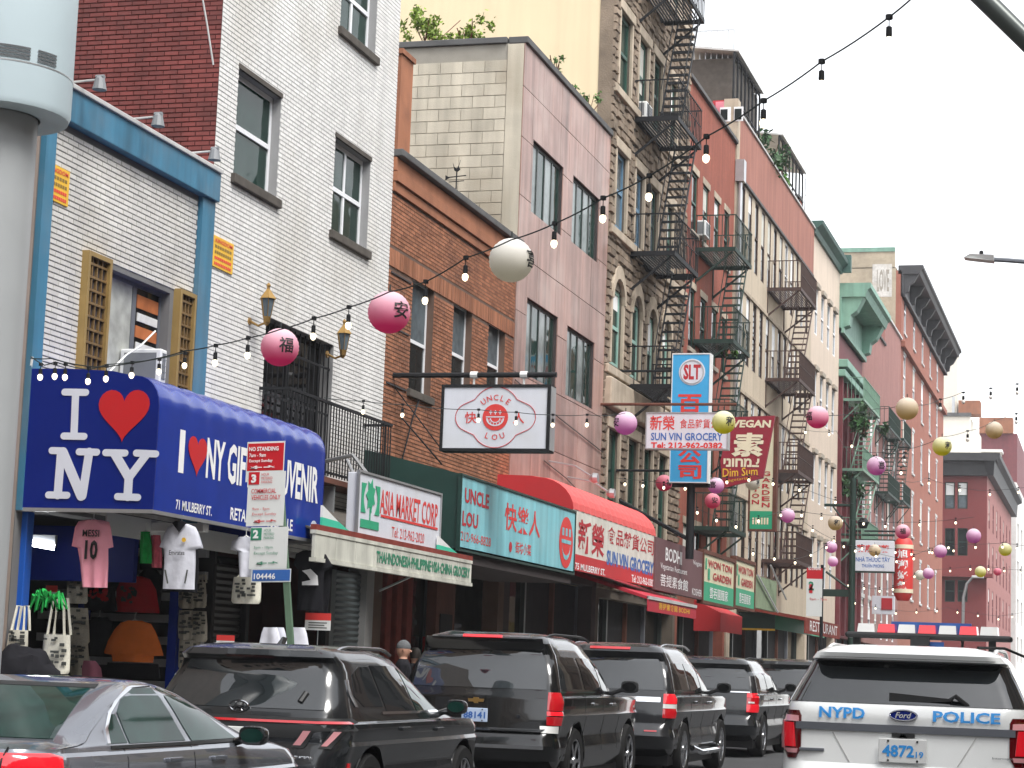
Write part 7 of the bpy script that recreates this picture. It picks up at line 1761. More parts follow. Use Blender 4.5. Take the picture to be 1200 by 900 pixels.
roofrails(c, car, .68, .6, 2.6, 1.77, 'paint_white'); mirror(c, 1.13, 3.3, 1.36, 'car_plastic', 1.1)
lb = thing_child('light_bar', c, (0, 1.9, 1.875))
mb = MB(); mb.bbox(-.68, .76, -.14, .14, 0, .05, .02); mb.box(-.62, -.56, -.05, .05, -.12, 0); mb.box(.56, .62, -.05, .05, -.12, 0); mb.box(-.10, .06, -.22, -.10, -.09, .02); mb.build('base', 'car_plastic', lb, world=False)
lw = 1.24/7
for k in range(7):
    x0_ = -.62+lw*k+.006+.04; mb = MB(); mb.prism([(x0_, -.13, .05), (x0_+lw-.022, -.13, .05), (x0_+lw-.030, -.11, .125), (x0_+.010, -.11, .125)], (0, .23, 0)); mb.build('lens', 'lens_brightred' if k % 2 else 'lens_clear', lb, world=False)
mb = MB(); mb.box(-.30, .40, .12, .17, .05, .155); mb.build('blue_lens', 'ink_blue', lb, world=False)
mb = MB(); mb.box(-.10, -.04, -.135, -.10, -.06, -.02); mb.box(.02, .18, -.10, -.07, -.07, -.02); mb.build('blue_flasher', 'ink_blue', lb, world=False)
mb = MB(); mb.tube([(.95, 1.2, 1.72), (.75, .75, 1.80), (.55, .5, 1.795)], .012, 5); mb.build('aerial_cable', 'car_plastic', c, world=False)
mat('pole_blue', (.55, .66, .70), .5, var=.03, spec=.4); mat('pole_grey', (.34, .355, .36), .45, var=.06, vs=2, spec=.5, streak=.06)
# ================================================================= poles and street signs
LP = 8.6
yP, _ = F(0, 760, LP)
sp = thing('street_pole', 'thick grey pole topped by a wide pale blue cylinder at the left edge', 'street pole', (-LP-.02, yP, .14))
def xr(px, py, Y): return X(px, py, Y)[0]
cxp = -LP-.1; r_ = .36; cxp = xr(37, 160, yP)-.36
zd0 = X(60, 133, yP)[1]
mb = MB(); mb.lathe([(r_*1.0, .14), (r_*1.0, zd0+.3)], (cxp, yP, 0), 36); mb.build('pole', 'pole_grey', sp, smooth=True)
R_d = xr(76, 80, yP)-cxp
mb = MB(); mb.lathe([(R_d*.97, zd0-.02), (R_d, zd0+.03), (R_d, zd0+2.4)], (cxp, yP, 0), 48); mb.build('equipment_drum', 'pole_blue', sp, smooth=True, sharp=30)
mb = MB(); mb.lathe([(r_*1.05, zd0-.02), (R_d*.975, zd0-.018)], (cxp, yP, 0), 36); mb.build('drum_underside', 'plastic_grey', sp)
for zz in (zd0+.32, zd0+1.13):
    mb = MB(); mb.lathe([(R_d*1.004, zz), (R_d*1.004, zz+.012)], (cxp, yP, 0), 48); mb.build('drum_seam', 'metal_galv', sp)
    for a0, a1 in ((-150, -118), (-108, -92), (-62, -36), (-30, -12)):
        mb = MB(); n = 6
        for k in range(n):
            a = R_(a0+(a1-a0)*k/n); b = R_(a0+(a1-a0)*(k+1)/n)
            for j in range(4):
                z0_ = zz+.03+j*.028; q0, q1 = R_d*1.003, R_d*1.012
                mb.prism([(cxp+q1*math.cos(a), yP+q1*math.sin(a), z0_), (cxp+q1*math.cos(b), yP+q1*math.sin(b), z0_), (cxp+q1*math.cos(b), yP+q1*math.sin(b), z0_+.016), (cxp+q1*math.cos(a), yP+q1*math.sin(a), z0_+.016)], (0, 0, .001))
                mb.quad((cxp+q1*math.cos(a), yP+q1*math.sin(a), z0_), (cxp+q1*math.cos(b), yP+q1*math.sin(b), z0_), (cxp+q1*math.cos(b), yP+q1*math.sin(b), z0_+.016), (cxp+q1*math.cos(a), yP+q1*math.sin(a), z0_+.016))
        mb.build('vent', 'plastic_grey', sp)
# ---- near parking sign
SY = F(315, 800, 8.3)[0]
ns = thing('parking_sign', 'tall red and white no standing sign on a green post before the blue awning', 'street sign', (-8.1, SY, .14))
def sx(px, py): return X(px, py, SY)
tilt = -.05
def sgn(name, m, x0p, x1p, yt, yb, parent=None, dd_=0):
    xa, zt = sx(x0p, yt); xb, _ = sx(x1p, yt); _, zb = sx(x0p, yb)
    mb = MB(); k = .035; mb.prism([(xa, SY-dd_, zb), (xb, SY-dd_, zb+(xb-xa)*k), (xb, SY-dd_, zt+(xb-xa)*k), (xa, SY-dd_, zt)], (0, .006, 0)); return mb.build(name, m, parent or ns)
mat('sign_red', (.52, .01, .02), .4, var=.03); mat('sign_face_white', (.68, .70, .69), .4, var=.03)
sgn('border', 'sign_face_white', 290, 334, 518, 565, dd_=-.002); sgn('no_standing_panel', 'sign_red', 291, 333, 520, 552)
sgn('hours_panel', 'sign_face_white', 291.5, 335, 553, 617); sgn('second_panel', 'sign_face_white', 294, 338, 618, 667); sgn('number_plate', 'ink_blue', 296, 340, 668, 681); sgn('plate_border', 'sign_face_white', 295, 341, 667, 682.5, dd_=-.002)
sgn('red_square', 'sign_red', 292, 304.5, 553.5, 568, dd_=.004); sgn('green_square', 'ink_green', 294.5, 307, 619, 633, dd_=.004)
def st(s, xl, yt, yb, xr_, m, **k):
    x0, z1 = sx(xl, yt); _, z0 = sx(xl, yb); x1, _ = sx(xr_, yt); text(ns, s, (x0, SY-.008, z0), Vector((1, 0, .035)).normalized(), UZ, x1-x0, z1-z0, m, **k)
st('NO STANDING', 292.5, 524, 529, 327, 'ink_white', bold=.03); st('7am - 9am', 292.5, 531.5, 536, 312, 'ink_white', bold=.02); st('Except Sunday', 292.5, 538.5, 543, 320, 'ink_white', bold=.02); st('←→', 293, 546, 550, 323, 'ink_white', bold=.06)
st('3', 295, 556, 566, 301, 'ink_white', bold=.05); st('HOUR\nMETERED\nPARKING', 307, 554.5, 566.5, 320, 'sign_red'); st('COMMERCIAL', 295, 573, 578.5, 324, 'sign_red', bold=.01); st('VEHICLES ONLY', 295, 580.5, 586, 329, 'sign_red', bold=.01)
st('9am - 5pm', 296, 595, 599, 316, 'sign_red'); st('Except Sunday', 296, 601, 605, 324, 'sign_red'); st('←→', 297, 609, 613, 325, 'sign_red', bold=.06)
st('2', 297, 621, 631, 303.5, 'ink_white', bold=.05); st('HOUR\nMETERED\nPARKING', 310, 620, 632, 322, 'ink_green'); st('5pm - 10pm', 298, 640, 644, 320, 'ink_green'); st('Except Sunday', 298, 646.5, 651, 326, 'ink_green'); st('←→', 300, 658, 662, 327, 'ink_green', bold=.06)
st('104446', 298, 672, 679, 323, 'ink_white', bold=.02)
mat('post_green', (.10, .17, .11), .7, var=.2, vs=6)
pa = sx(339, 750); pb = sx(324, 520); k_ = (pb[0]-pa[0])/(pb[1]-pa[1]); x_b = pa[0]-k_*(pa[1]-.14); mb = MB()
for a_, b_, y0_, y1_ in ((-.032, .032, .01, .03), (-.032, -.018, .03, .055), (.018, .032, .03, .055)): mb.prism([(x_b+a_, SY+y0_, .14), (x_b+b_, SY+y0_, .14), (pb[0]+b_, SY+y0_, pb[1]), (pb[0]+a_, SY+y0_, pb[1])], (0, y1_-y0_, 0))
mb.build('post', 'post_green', ns)
# ---- far parking sign
FY = F(955, 800, 8.3)[0]
fs = thing('parking_sign', 'distant red and white parking sign on a dark post near the red awnings', 'street sign', (-8.3, FY, .14))
def fx(a, b): return X(a, b, FY)
x0, zt_ = fx(945.5, 665.5); x1, zb_ = fx(963, 722.5); _, zr = fx(945, 678)
mb = MB(); mb.box(x0, x1, FY, FY+.02, zb_, zr); mb.build('white_panel', 'sign_face_white', fs); mb = MB(); mb.box(x0, x1, FY-.002, FY+.02, zr, zt_); mb.build('red_panel', 'sign_red', fs)
text(fs, 'NO STANDING', (x0+.05, FY-.006, zr+.25), UX, UZ, x1-x0-.1, .10, 'ink_white', bold=.02); text(fs, '2', (x0+.06, FY-.006, zb_+.75), UX, UZ, .16, .26, 'ink_green', bold=.03); text(fs, '1', (x0+.08, FY-.006, zr-.42), UX, UZ, .1, .26, 'sign_red', bold=.03)
text(fs, '9am - 7pm', (x0+.1, FY-.006, zr-.65), UX, UZ, .5, .1, 'sign_red'); mb = MB(); mb.box(x0+.02, x1-.08, FY-.004, FY, zb_+1.15, zb_+1.18); mb.build('red_line', 'sign_red', fs)
xq = fx(962, 740)[0]; mb = MB(); mb.tube([(xq, FY+.06, .14), (xq, FY+.06, zt_+.1)], .05, 8); mb.build('post', 'iron_black', fs)
# ---- lamp posts
gp = thing('lamp_post', 'dark green lamp post with short arms in front of the maroon tenement', 'lamp post', (-8.4, 84, .14))
GYY = F(998, 800, 8.4)[0]; gx = X(998, 700, GYY)[0]; zt_ = X(997, 560, GYY)[1]; zarm = X(985, 592, GYY)[1]; zarm2 = X(985, 695, GYY)[1]
mb = MB(); mb.lathe([(.16, .14), (.12, 1.2), (.10, zt_)], (gx, GYY, 0), 10); mb.build('post', 'iron_green', gp, smooth=True)
mb = MB(); xl = X(966, 592, GYY)[0]; mb.tube([(gx, GYY, zarm), (xl, GYY, zarm)], .05, 6); mb.build('arm', 'iron_green', gp)
mb = MB(); mb.tube([(gx, GYY, zarm-.9), (xl+.3, GYY, zarm-.05)], .03, 5); mb.build('brace', 'iron_green', gp)
mb = MB(); mb.box(X(964, 690, GYY)[0], gx, GYY-.05, GYY+.05, zarm2-.12, zarm2+.12); mb.build('arm', 'iron_green', gp)
mb = MB(); mb.tube([(gx, GYY, zarm2+.1), (X(968, 670, GYY)[0], GYY, X(968, 670, GYY)[1])], .04, 5); mb.build('arm', 'iron_green', gp)
mb = MB(); mb.lathe([(.12, -.2), (.2, 0), (.1, .15)], (gx+.35, GYY, X(1005, 612, GYY)[1]), 8); mb.build('signal_box', 'iron_black', gp)
dpst = thing('sign_mast', 'short black mast between the tall cyan sign and the brown shopfront sign', 'mast', (XF, 48.9, 5))
DYY = 48.9; gx = X(809, 610, DYY)[0]; zt_ = X(810, 562, DYY)[1]; zl_ = X(807, 655, DYY)[1]
mb = MB(); mb.lathe([(.10, zl_), (.10, zt_)], (gx, DYY, 0), 10); mb.build('post', 'iron_black', dpst, smooth=True)
mb = MB(); z1_ = X(790, 568, DYY)[1]; mb.box(X(788, 566, DYY)[0], X(832, 566, DYY)[0], DYY-.04, DYY+.04, z1_-.06, z1_+.03); mb.build('crossbar', 'iron_black', dpst)
mb = MB(); mb.tube([(XF, DYY+.1, X(768, 585, DYY)[1]), (gx, DYY, X(808, 633, DYY)[1])], .05, 6); mb.build('stay', 'iron_black', dpst)
lp2 = thing('lamp_post', 'pale curved lamp post behind the police light bar', 'lamp post', (0, 105, 0))
QY = 100.0; P_ = [X(1128, 745, QY), X(1129, 700, QY), X(1133, 684, QY), X(1140, 676, QY)]
mb = MB(); mb.tube([(P_[0][0], QY, .1)]+[(a, QY, b) for a, b in P_], [.09, .08, .08, .07, .06], 8); mb.build('post', 'metal_galv', lp2, smooth=True); mb = MB(); a, b = P_[-1]; mb.bbox(a-.05, a+.5, QY-.12, QY+.12, b-.06, b+.06, .03); mb.build('lamp_head', 'plastic_white', lp2)
# street lamp arm entering from the right
la = thing('street_lamp', 'flat pale street lamp head on a slim arm against the sky at right', 'street lamp', (0, 44, 9))
QY = 44.0
a0 = X(1205, 307, QY); mb = MB(); hx0, hz = X(1130, 303, QY); hx1, hz1 = X(1165, 304, QY)
mb.prism([(hx0, QY-.15, hz), (hx0+.12, QY-.2, hz+.06), (hx1, QY-.18, hz1+.07), (hx1, QY-.12, hz1-.05), (hx0+.12, QY-.2, hz-.03)], (0, .34, 0)); mb.build('lamp_head', 'plastic_white', la)
mb = MB(); mb.tube([(hx1-.05, QY, hz1), (X(1180, 305, QY)[0], QY, X(1180, 305, QY)[1]), (a0[0], QY, a0[1]), (3.9, QY, a0[1]-1.0), (3.95, QY, .14)], .05, 8); mb.build('arm', 'frame_grey', la, smooth=True); mb = MB(); sx_, sz_ = X(1150, 298, QY); mb.lathe([(.03, -.05), (.045, 0), (.045, .06), (.02, .08)], (sx_, QY, sz_), 8); mb.build('photocell', 'iron_black', la)
ca = thing('mast_arm', 'thick grey green mast arm crossing the top right corner', 'mast arm', (0, 20, 8))
QY = 20.0; A = X(1130, -24, QY); B = X(1215, 60, QY); C_ = (3.8, B[1]-(3.8-B[0])*.15)
mb = MB(); mb.tube([(A[0], QY, A[1]), (B[0], QY, B[1]), (3.8, QY+.2, max(4.0, B[1]-1.5)), (3.9, QY+.2, .14)], .10, 12); mb.build('arm', 'frame_bronze', ca, smooth=True)
# ================================================================= souvenir shop goods
mat('cloth_pink', (.92, .38, .47), .85, var=.08, vs=6, bump=.5, bs=9); mat('cloth_white', (.66, .67, .74), .8, var=.08, vs=6, bump=.5, bs=9); mat('cloth_black', (.010, .010, .013), .9, var=.2, bump=.4, bs=9)
mat('cloth_red', (.42, .008, .016), .9, var=.18, vs=5, bump=.5, bs=9); mat('cloth_orange', (.70, .17, .03), .9, var=.15, vs=5, bump=.5, bs=9); mat('cloth_green', (.02, .34, .07), .9, var=.3, vs=20); mat('cloth_coral', (.60, .12, .16), .9, var=.3, vs=20)
mat('cloth_rose', (.34, .12, .17), .9, var=.15); mat('canvas_white', (.72, .70, .60), .9, var=.1, vs=6, noise2=.12); mat('canvas_beige', (.38, .35, .29), .9, var=.2, vs=8, noise2=.25); mat('print_grey', (.08, .085, .08), .9); mat('tube_light', (.95, .97, 1.0), .4, var=0, emit=14.0)
def cloth(root, name, m, rows, Y, depth=.05, fold=.012, seed=1, thick=.03):
    """garment from pixel scan rows (py, pxl, pxr) on the cross plane Y, padded and folded"""
    rr = random.Random(seed); R = []
    for a, b in zip(rows[:-1], rows[1:]):
        n = max(1, int(abs(b[0]-a[0])/2.5))
        for i in range(n): f = i/n; R.append(tuple(a[j]+(b[j]-a[j])*f for j in range(3)))
    R.append(rows[-1]); n = 18; mb = MB(); fr = [rr.uniform(.5, 1.6) for _ in range(4)]; ph = [rr.uniform(0, 6) for _ in range(4)]
    for lay in (1, -1):
        for ri, (py, a, b) in enumerate(R):
            xa, z = X(a, py, Y); xb, _ = X(b, py, Y); zt = z
            for k in range(n+1):
                u = k/n; bulge = math.sin(math.pi*u)**.5*thick; f_ = sum(fold*math.sin((u*9*fr[q]+ri*.11*fr[3-q]+ph[q])) for q in range(3))*.6*(.3+ri/len(R))
                mb.v.append((xa+(xb-xa)*u, Y-lay*bulge-(f_ if lay > 0 else -f_*.2), z))
    C = len(R)
    for lay in (0, 1):
        o = lay*C*(n+1)
        for i in range(C-1):
            for k in range(n):
                a = o+i*(n+1)+k; q = (a, a+1, a+n+2, a+n+1); mb.face(q[::-1] if lay == 0 else q)
    loop = list(range(n+1))+[i*(n+1)+n for i in range(1, C)]+[(C-1)*(n+1)+k for k in range(n-1, -1, -1)]+[i*(n+1) for i in range(C-2, 0, -1)]; o = C*(n+1)
    for a, b in zip(loop, loop[1:]+loop[:1]): mb.face((a, b, o+b, o+a))
    return mb.build(name, m, root, smooth=True, sharp=60)
def garment(name, lab, cat, m, rows, Y, grp=None, hanger=True, **k):
    t = thing(name, lab, cat, (X((rows[0][1]+rows[0][2])/2, rows[0][0], Y)[0], Y, X(rows[0][1], rows[0][0], Y)[1]), grp)
    cloth(t, 'fabric', m, rows, Y, **k)
    if hanger:
        cxh = (rows[0][1]+rows[0][2])/2; y0 = rows[0][0]; mb = MB(); pts = [X(cxh-8, y0+4, Y), X(cxh, y0-1.5, Y), X(cxh+8, y0+4, Y)]; mb.tube([(a, Y, b) for a, b in pts], .008, 5); a, b = X(cxh, y0-1.5, Y); mb.tube([(a, Y, b), (a, Y, b+.06), (a+.02, Y, b+.08)], .005, 4); mb.build('hanger', 'plastic_white', t)
    return t
def print_(t, s, xl, yt, yb, xr_, Y, m, off=.06, **k):
    x0, z1 = X(xl, yt, Y); _, z0 = X(xl, yb, Y); x1, _ = X(xr_, yt, Y); text(t, s, (x0, Y-off, z0), UX, UZ, x1-x0, z1-z0, m, 'print', **k)
Yj = 20.75
def blotch(t, xl, yt, yb, xr_, Y, m, seed):
    rr = random.Random(seed); mb = MB(); x0, z1 = X(xl, yt, Y); x1, z0 = X(xr_, yb, Y)
    for k in range(16):
        cx_, cz_ = rr.uniform(x0, x1), rr.uniform(z0, z1); r_ = rr.uniform(.015, .035); n = 7
        mb.prism([(cx_+r_*rr.uniform(.6, 1.5)*math.cos(6.28*j/n), Y-.062-.0005*k, cz_+r_*rr.uniform(.6, 1.3)*math.sin(6.28*j/n)) for j in range(n)], (0, .002, 0))
    mb.build('print', m, t)['kind'] = 'stuff'
t = garment('football_shirt', 'pink football shirt with black number ten hanging under the blue awning', 'shirt', 'cloth_pink', [(609, 101, 119), (611, 92, 128), (618, 88, 130), (640, 84, 133), (642, 91, 127), (660, 94, 127), (688, 97, 126)], Yj, 'football shirts under the awning', seed=2)
print_(t, 'MESSI', 100, 621, 629, 119.5, Yj, 'ink_black', bold=.02); print_(t, '10', 103, 633, 656, 118, Yj, 'ink_black', bold=.035)
Yw = 21.2
t = garment('football_shirt', 'white football shirt with a dark collar at the corner of the blue awning', 'shirt', 'cloth_white', [(614, 205, 221), (617, 197, 229), (624, 193, 233), (641, 187, 238), (643, 192, 229), (660, 193, 229), (690, 191, 228)], Yw, 'football shirts under the awning', seed=3)
print_(t, 'Emirates', 201, 645, 650.5, 219, Yw, 'ink_black', bold=.01)
mb = MB(); a, b = X(218, 633, Yw); mb.lathe([(.025, -.062), (.025, -.055)], (a, Yw, b), 12, 'y'); mb.build('crest', 'sign_yellow', t)
mb = MB(); p = [X(204, 613, Yw), X(212, 624, Yw), X(221, 613, Yw), X(216, 611, Yw), X(208, 611, Yw)]; mb.prism([(x, Yw-.058, z) for x, z in p], (0, .01, 0)); mb.build('collar', 'cloth_black', t)
for (a0_, b0_, a1_, b1_) in ((196, 668, 199, 684), (222, 668, 219, 684)):
    p0 = X(a0_, b0_, Yw); p1 = X(a1_, b1_, Yw); mb = MB(); mb.tube([(p0[0], Yw-.055, p0[1]), (p1[0], Yw-.055, p1[1])], .01, 4); mb.build('side_print', 'print_grey', t)
garment('dark_shirt', 'black shirt with a red hem hanging just behind the white football shirt', 'shirt', 'cloth_black', [(630, 195, 232), (660, 190, 233), (693, 190, 231)], Yw+.25, hanger=False, seed=5)
t = garment('hoodie', 'red hoodie with a dark print hanging in the souvenir shop', 'hoodie', 'cloth_red', [(675, 150, 166), (678, 142, 176), (690, 137, 183), (716, 135, 187), (717, 137, 186)], 24.2, seed=6)
blotch(t, 146, 686, 706, 161, 24.2, 'ink_black', 4)
t = garment('sweatshirt', 'orange sweatshirt hanging below the red hoodie', 'sweatshirt', 'cloth_orange', [(727, 150, 166), (730, 141, 177), (738, 134, 182), (750, 127, 187), (764, 122, 191), (766, 123, 191), (767, 131, 180), (775, 132, 179)], 24.1, seed=7)
t = garment('dark_shirt', 'black T-shirt with a red print below the pink football shirt', 'shirt', 'cloth_black', [(686, 98, 134), (715, 100, 138)], 24.0, hanger=False, seed=8); blotch(t, 107, 689, 713, 126, 24.0, 'heart_red', 3)
garment('dark_shirt', 'black shirt on a white hanger left of the orange sweatshirt', 'shirt', 'cloth_black', [(723, 108, 126), (728, 102, 132), (766, 100, 130)], 24.15, seed=9)
garment('dark_shirt', 'black shirt behind the pink football shirt', 'shirt', 'cloth_black', [(640, 122, 160), (668, 122, 165)], 24.3, hanger=False, seed=10)
garment('scarf', 'green fringed scarf hanging between the football shirts', 'scarf', 'cloth_green', [(623, 165, 176), (640, 164, 178), (660, 164, 178)], 21.4, 'fringed scarves between the shirts', seed=11)
garment('scarf', 'coral fringed scarf hanging right of the green one', 'scarf', 'cloth_coral', [(627, 177, 188), (650, 177, 190), (665, 178, 191)], 21.45, 'fringed scarves between the shirts', hanger=False, seed=12)
def tote(px, py, w, h, Y, lab, m='canvas_white', strap=30, lean=0, grp='canvas tote bags hanging at the shop front', seed=1):
    t = thing('tote_bag', lab, 'bag', (X(px, py, Y)[0], Y, X(px, py, Y)[1]), grp)
    cloth(t, 'bag', m, [(py, px-w/2+1, px+w/2-1), (py+h*.5, px-w/2+lean*.5, px+w/2+lean*.5), (py+h-3, px-w/2+lean, px+w/2+lean), (py+h, px-w/2+2+lean, px+w/2-2+lean)], Y, seed=seed, thick=.05)
    mb = MB()
    if strap:
        for a in (-.32, .28):
            p0 = X(px+w*a, py+1, Y); p1 = X(px+w*a*.6-lean, py-strap, Y); p2 = X(px+w*(a+.14)-lean*.5, py+1, Y); mb.tube([(p0[0], Y-.02, p0[1]), (p1[0], Y, p1[1]), (p1[0]+.05, Y, p1[1]), (p2[0], Y+.02, p2[1])], .016, 5)
        mb.build('strap', m, t)
    rr = random.Random(seed); mb = MB()
    for k in range(5):
        for j in range(4):
            if rr.random() < .75:
                a, b = X(px-w*.36+w*.72*(j+rr.random()*.6)/4+lean*.5, py+h*.12+h*.76*(k+rr.random()*.5)/5, Y); mb.box(a, a+.035+.03*rr.random(), Y-.068, Y-.064, b, b+.02+.02*rr.random())
    o = mb.build('print', 'print_grey', t); o['kind'] = 'stuff'
    return t
tote(22, 738, 24, 30, 20.35, 'white printed tote bag nearest the thick pole', strap=28, lean=-3, seed=3); tote(67, 743, 33, 46, 20.9, 'largest white printed tote bag with long straps', strap=42, lean=-2, seed=4)
for i, (x, y, w, h, lab) in enumerate(((90, 663, 24, 44, 'beige printed tote, topmost of the column left of the pink shirt'), (91, 712, 26, 42, 'beige printed tote, middle of the column left of the pink shirt'), (92, 753, 24, 38, 'beige printed tote, lowest of the column left of the pink shirt'))): tote(x, y, w, h, 23.4, lab, 'canvas_beige', 12 if i == 0 else 0, 1, seed=5+i)
for i, (x, y, w, h, lab) in enumerate(((219, 685, 20, 28, 'grey beige tote, upper left of the cluster below the white shirt'), (234, 682, 16, 30, 'grey beige tote, upper right of the cluster below the white shirt'), (218, 715, 18, 35, 'grey beige tote, left middle of the cluster'), (234, 716, 18, 36, 'grey beige tote, right middle of the cluster'), (222, 750, 26, 34, 'beige tote at the bottom of the cluster'))): tote(x, y, w, h, 24.3, lab, 'canvas_beige', 8 if i < 2 else 0, 0, seed=11+i)
tote(290, 676, 34, 31, F(290, 690, 9.9)[0], 'cream tote hanging behind the parking sign', 'canvas_white', 6, -2, seed=20)
t = garment('white_shirt', 'white T-shirt with small red and green print behind the parking sign', 'shirt', 'cloth_white', [(629, 281, 296), (634, 272, 306), (644, 270, 310), (646, 279, 308), (676, 281, 308)], F(290, 640, 9.9)[0]-.15, seed=21)
Yk = F(363, 660, 9.9)[0]
t = garment('dark_shirt', 'black T-shirt with white print hanging at the end of the blue awning', 'shirt', 'cloth_black', [(645, 355, 372), (649, 347, 382), (662, 344, 390), (668, 350, 380), (715, 348, 378)], Yk, seed=22)
mb = MB(); pts = [X(a, b, Yk) for a, b in ((356, 669), (366, 667), (374, 675), (375, 686), (356, 686), (356, 682), (366, 680), (362, 674))]; mb.prism([(x, Yk-.062, z) for x, z in pts], (0, .003, 0)); mb.build('print', 'ink_white', t)
garment('dark_shirt', 'second black shirt tucked behind the printed one at the awning end', 'shirt', 'cloth_black', [(648, 368, 384), (660, 362, 390), (720, 362, 384)], Yk+.4, hanger=False, seed=23)
garment('dark_shirt', 'black shirt with pale chest mark behind the scarves', 'shirt', 'cloth_black', [(668, 168, 184), (674, 162, 190), (718, 164, 188)], 24.35, hanger=False, seed=24)
garment('dark_shirt', 'dark folded garments on the shelf below the orange sweatshirt', 'shirt', 'cloth_black', [(776, 126, 186), (792, 124, 188)], 24.2, hanger=False, seed=25)
garment('pink_garment', 'dull pink garment low beside the white tote bag', 'shirt', 'cloth_rose', [(774, 98, 112), (782, 96, 118), (796, 96, 120)], 22.5, hanger=False, seed=26)
# green ribbon bundle
rb = thing('ribbon_bundle', 'bright green ribbon bow tied above the white tote bags', 'ribbons', PD(55, 708, 22.2)); rr = random.Random(4); mb = MB(); c0 = PD(55, 706, 22.2)
for k in range(26):
    a = rr.uniform(0, 6.28); L_ = rr.uniform(.08, .17); p1 = c0+Vector((math.cos(a)*L_*1.1, rr.uniform(-.06, .06), .06+abs(math.sin(a))*L_*.5)); p2 = c0+Vector((math.cos(a)*L_*1.6, rr.uniform(-.08, .08), -.05-.06*rr.random())); mb.tube([c0, p1, p2], [.012, .02, .006], 5)
mb.build('ribbon', 'cloth_green', rb, smooth=True)
def card(xl, yt, yb, xr_, Y, lab):
    t = thing('price_card', lab, 'price card', (X(xl, yb, Y)[0], Y, X(xl, yb, Y)[1]), 'red topped price cards'); x0, z1 = X(xl, yt, Y); x1, z0 = X(xr_, yb, Y); zm = z0+(z1-z0)*.58
    mb = MB(); mb.box(x0, x1, Y, Y+.006, z0, zm); mb.build('white_field', 'plastic_white', t); mb = MB(); mb.box(x0, x1, Y-.001, Y+.006, zm, z1); mb.build('red_field', 'ink_red', t); mb = MB(); mb.tube([((x0+x1)/2, Y+.02, z0-.6), ((x0+x1)/2, Y+.02, z1)], .006, 4); mb.build('stick', 'metal_galv', t); w = x1-x0
    mb = MB(); [mb.box(x0+w*.14, x1-w*(.14+.1*(k % 2)), Y-.003, Y, z0+(zm-z0)*(.2+.25*k), z0+(zm-z0)*(.3+.25*k)) for k in range(3)]; mb.build('faded_print', 'print_grey', t)['kind'] = 'stuff'
card(54, 686, 704, 66, 21.6, 'red topped price card above the green ribbon bow'); card(358, 718, 739, 387, Yk+.2, 'red topped price card below the black T-shirt'); card(254, 744, 760, 274, 22.5, 'red topped price card just above the roof of the charcoal crossover')
# rack of pale clothes just above the crossover roof
for i, (x, w, m_, lab) in enumerate(((317, 26, 'cloth_white', 'lilac white garment draped over a low rail'), (326, 22, 'cloth_white', 'pinkish garment beside the lilac one on the low rail'), (350, 24, 'cloth_white', 'striped pale garment at the right of the low rail'))):
    garment('folded_garment', lab, 'garment', m_, [(735, x-w*.3, x+w*.3), (742, x-w*.4, x+w*.4), (756, x-w*.5, x+w*.5)], 21.6+i*.1, 'pale garments on the low rail', hanger=False, seed=30+i)
# dark heap at far left and shop interior
hp = thing('clothing_pile', 'heap of dark fleecy garments at the foot of the thick pole', 'clothes', PD(25, 780, 21)); mb = MB(); bm = bmesh.new(); bmesh.ops.create_uvsphere(bm, u_segments=32, v_segments=20, radius=1); c0 = PD(22, 800, 21.2)
from mathutils import noise as _nz
for v in bm.verts:
    d = 1+.22*_nz.noise(v.co*2.3)+.05*_nz.noise(v.co*9); v.co = Vector((v.co.x*.40*d, v.co.y*.3*d, v.co.z*.36*d))+c0
mb.addbm(bm); bm.free(); mb.build('fabric', 'cloth_black', hp, smooth=True)
sh = thing('display_wall', 'slatted back panel and blue posts of the souvenir display', 'shop display', (XF, 24.6, .14))
mb = MB(); mb.box(XF-2.8, XF+.5, 24.62, 24.70, .14, 3.0); mb.build('panel', 'shop_dark', sh)
mat('slat_grey', (.34, .345, .35), .6, var=.15)
for k in range(9): zz = .5+.28*k; mb = MB(); mb.box(XF-1.9, XF+.42, 24.52, 24.62, zz, zz+.10); mb.build('slat', 'slat_grey', sh)
for px in (96, 203): a = X(px, 720, 24.3)[0]; mb = MB(); mb.box(a-.06, a+.06, 24.3, 24.42, .14, 3.0); mb.build('post', 'vinyl_navy_front', sh)
bp = thing('blue_side_panel', 'bright blue side panel of the souvenir shop beside the thick pole', 'shop panel', (XF, 20.5, .14))
xa = X(9, 700, 20.6)[0]; xb = X(29, 700, 20.6)[0]; mb = MB(); mb.bbox(xa, xb, 20.55, 20.7, .14, 3.0, .01); mb.build('panel', 'paint_blue_bright', bp)
mb = MB(); mb.box(XF-2.8, xb, 23.2, 23.3, 2.35, 3.02); mb.build('header', 'vinyl_navy', bp)
fl = thing('tube_light', 'glowing fluorescent tube inside the souvenir shop', 'light fitting', PD(47, 638, 23)); x0, z0 = X(33, 636, 22.4); x1, z1 = X(62, 641, 22.4); mb = MB(); mb.prism([(x0, 22.4, z0-.035), (x1, 22.4, z1-.035), (x1, 22.4, z1+.035), (x0, 22.4, z0+.035)], (0, .04, 0)); mb.build('tube', 'tube_light', fl)
mb = MB(); mb.box(x0, x1, 22.44, 22.5, z0-.03, z0+.10); mb.build('fitting', 'plastic_grey', fl)
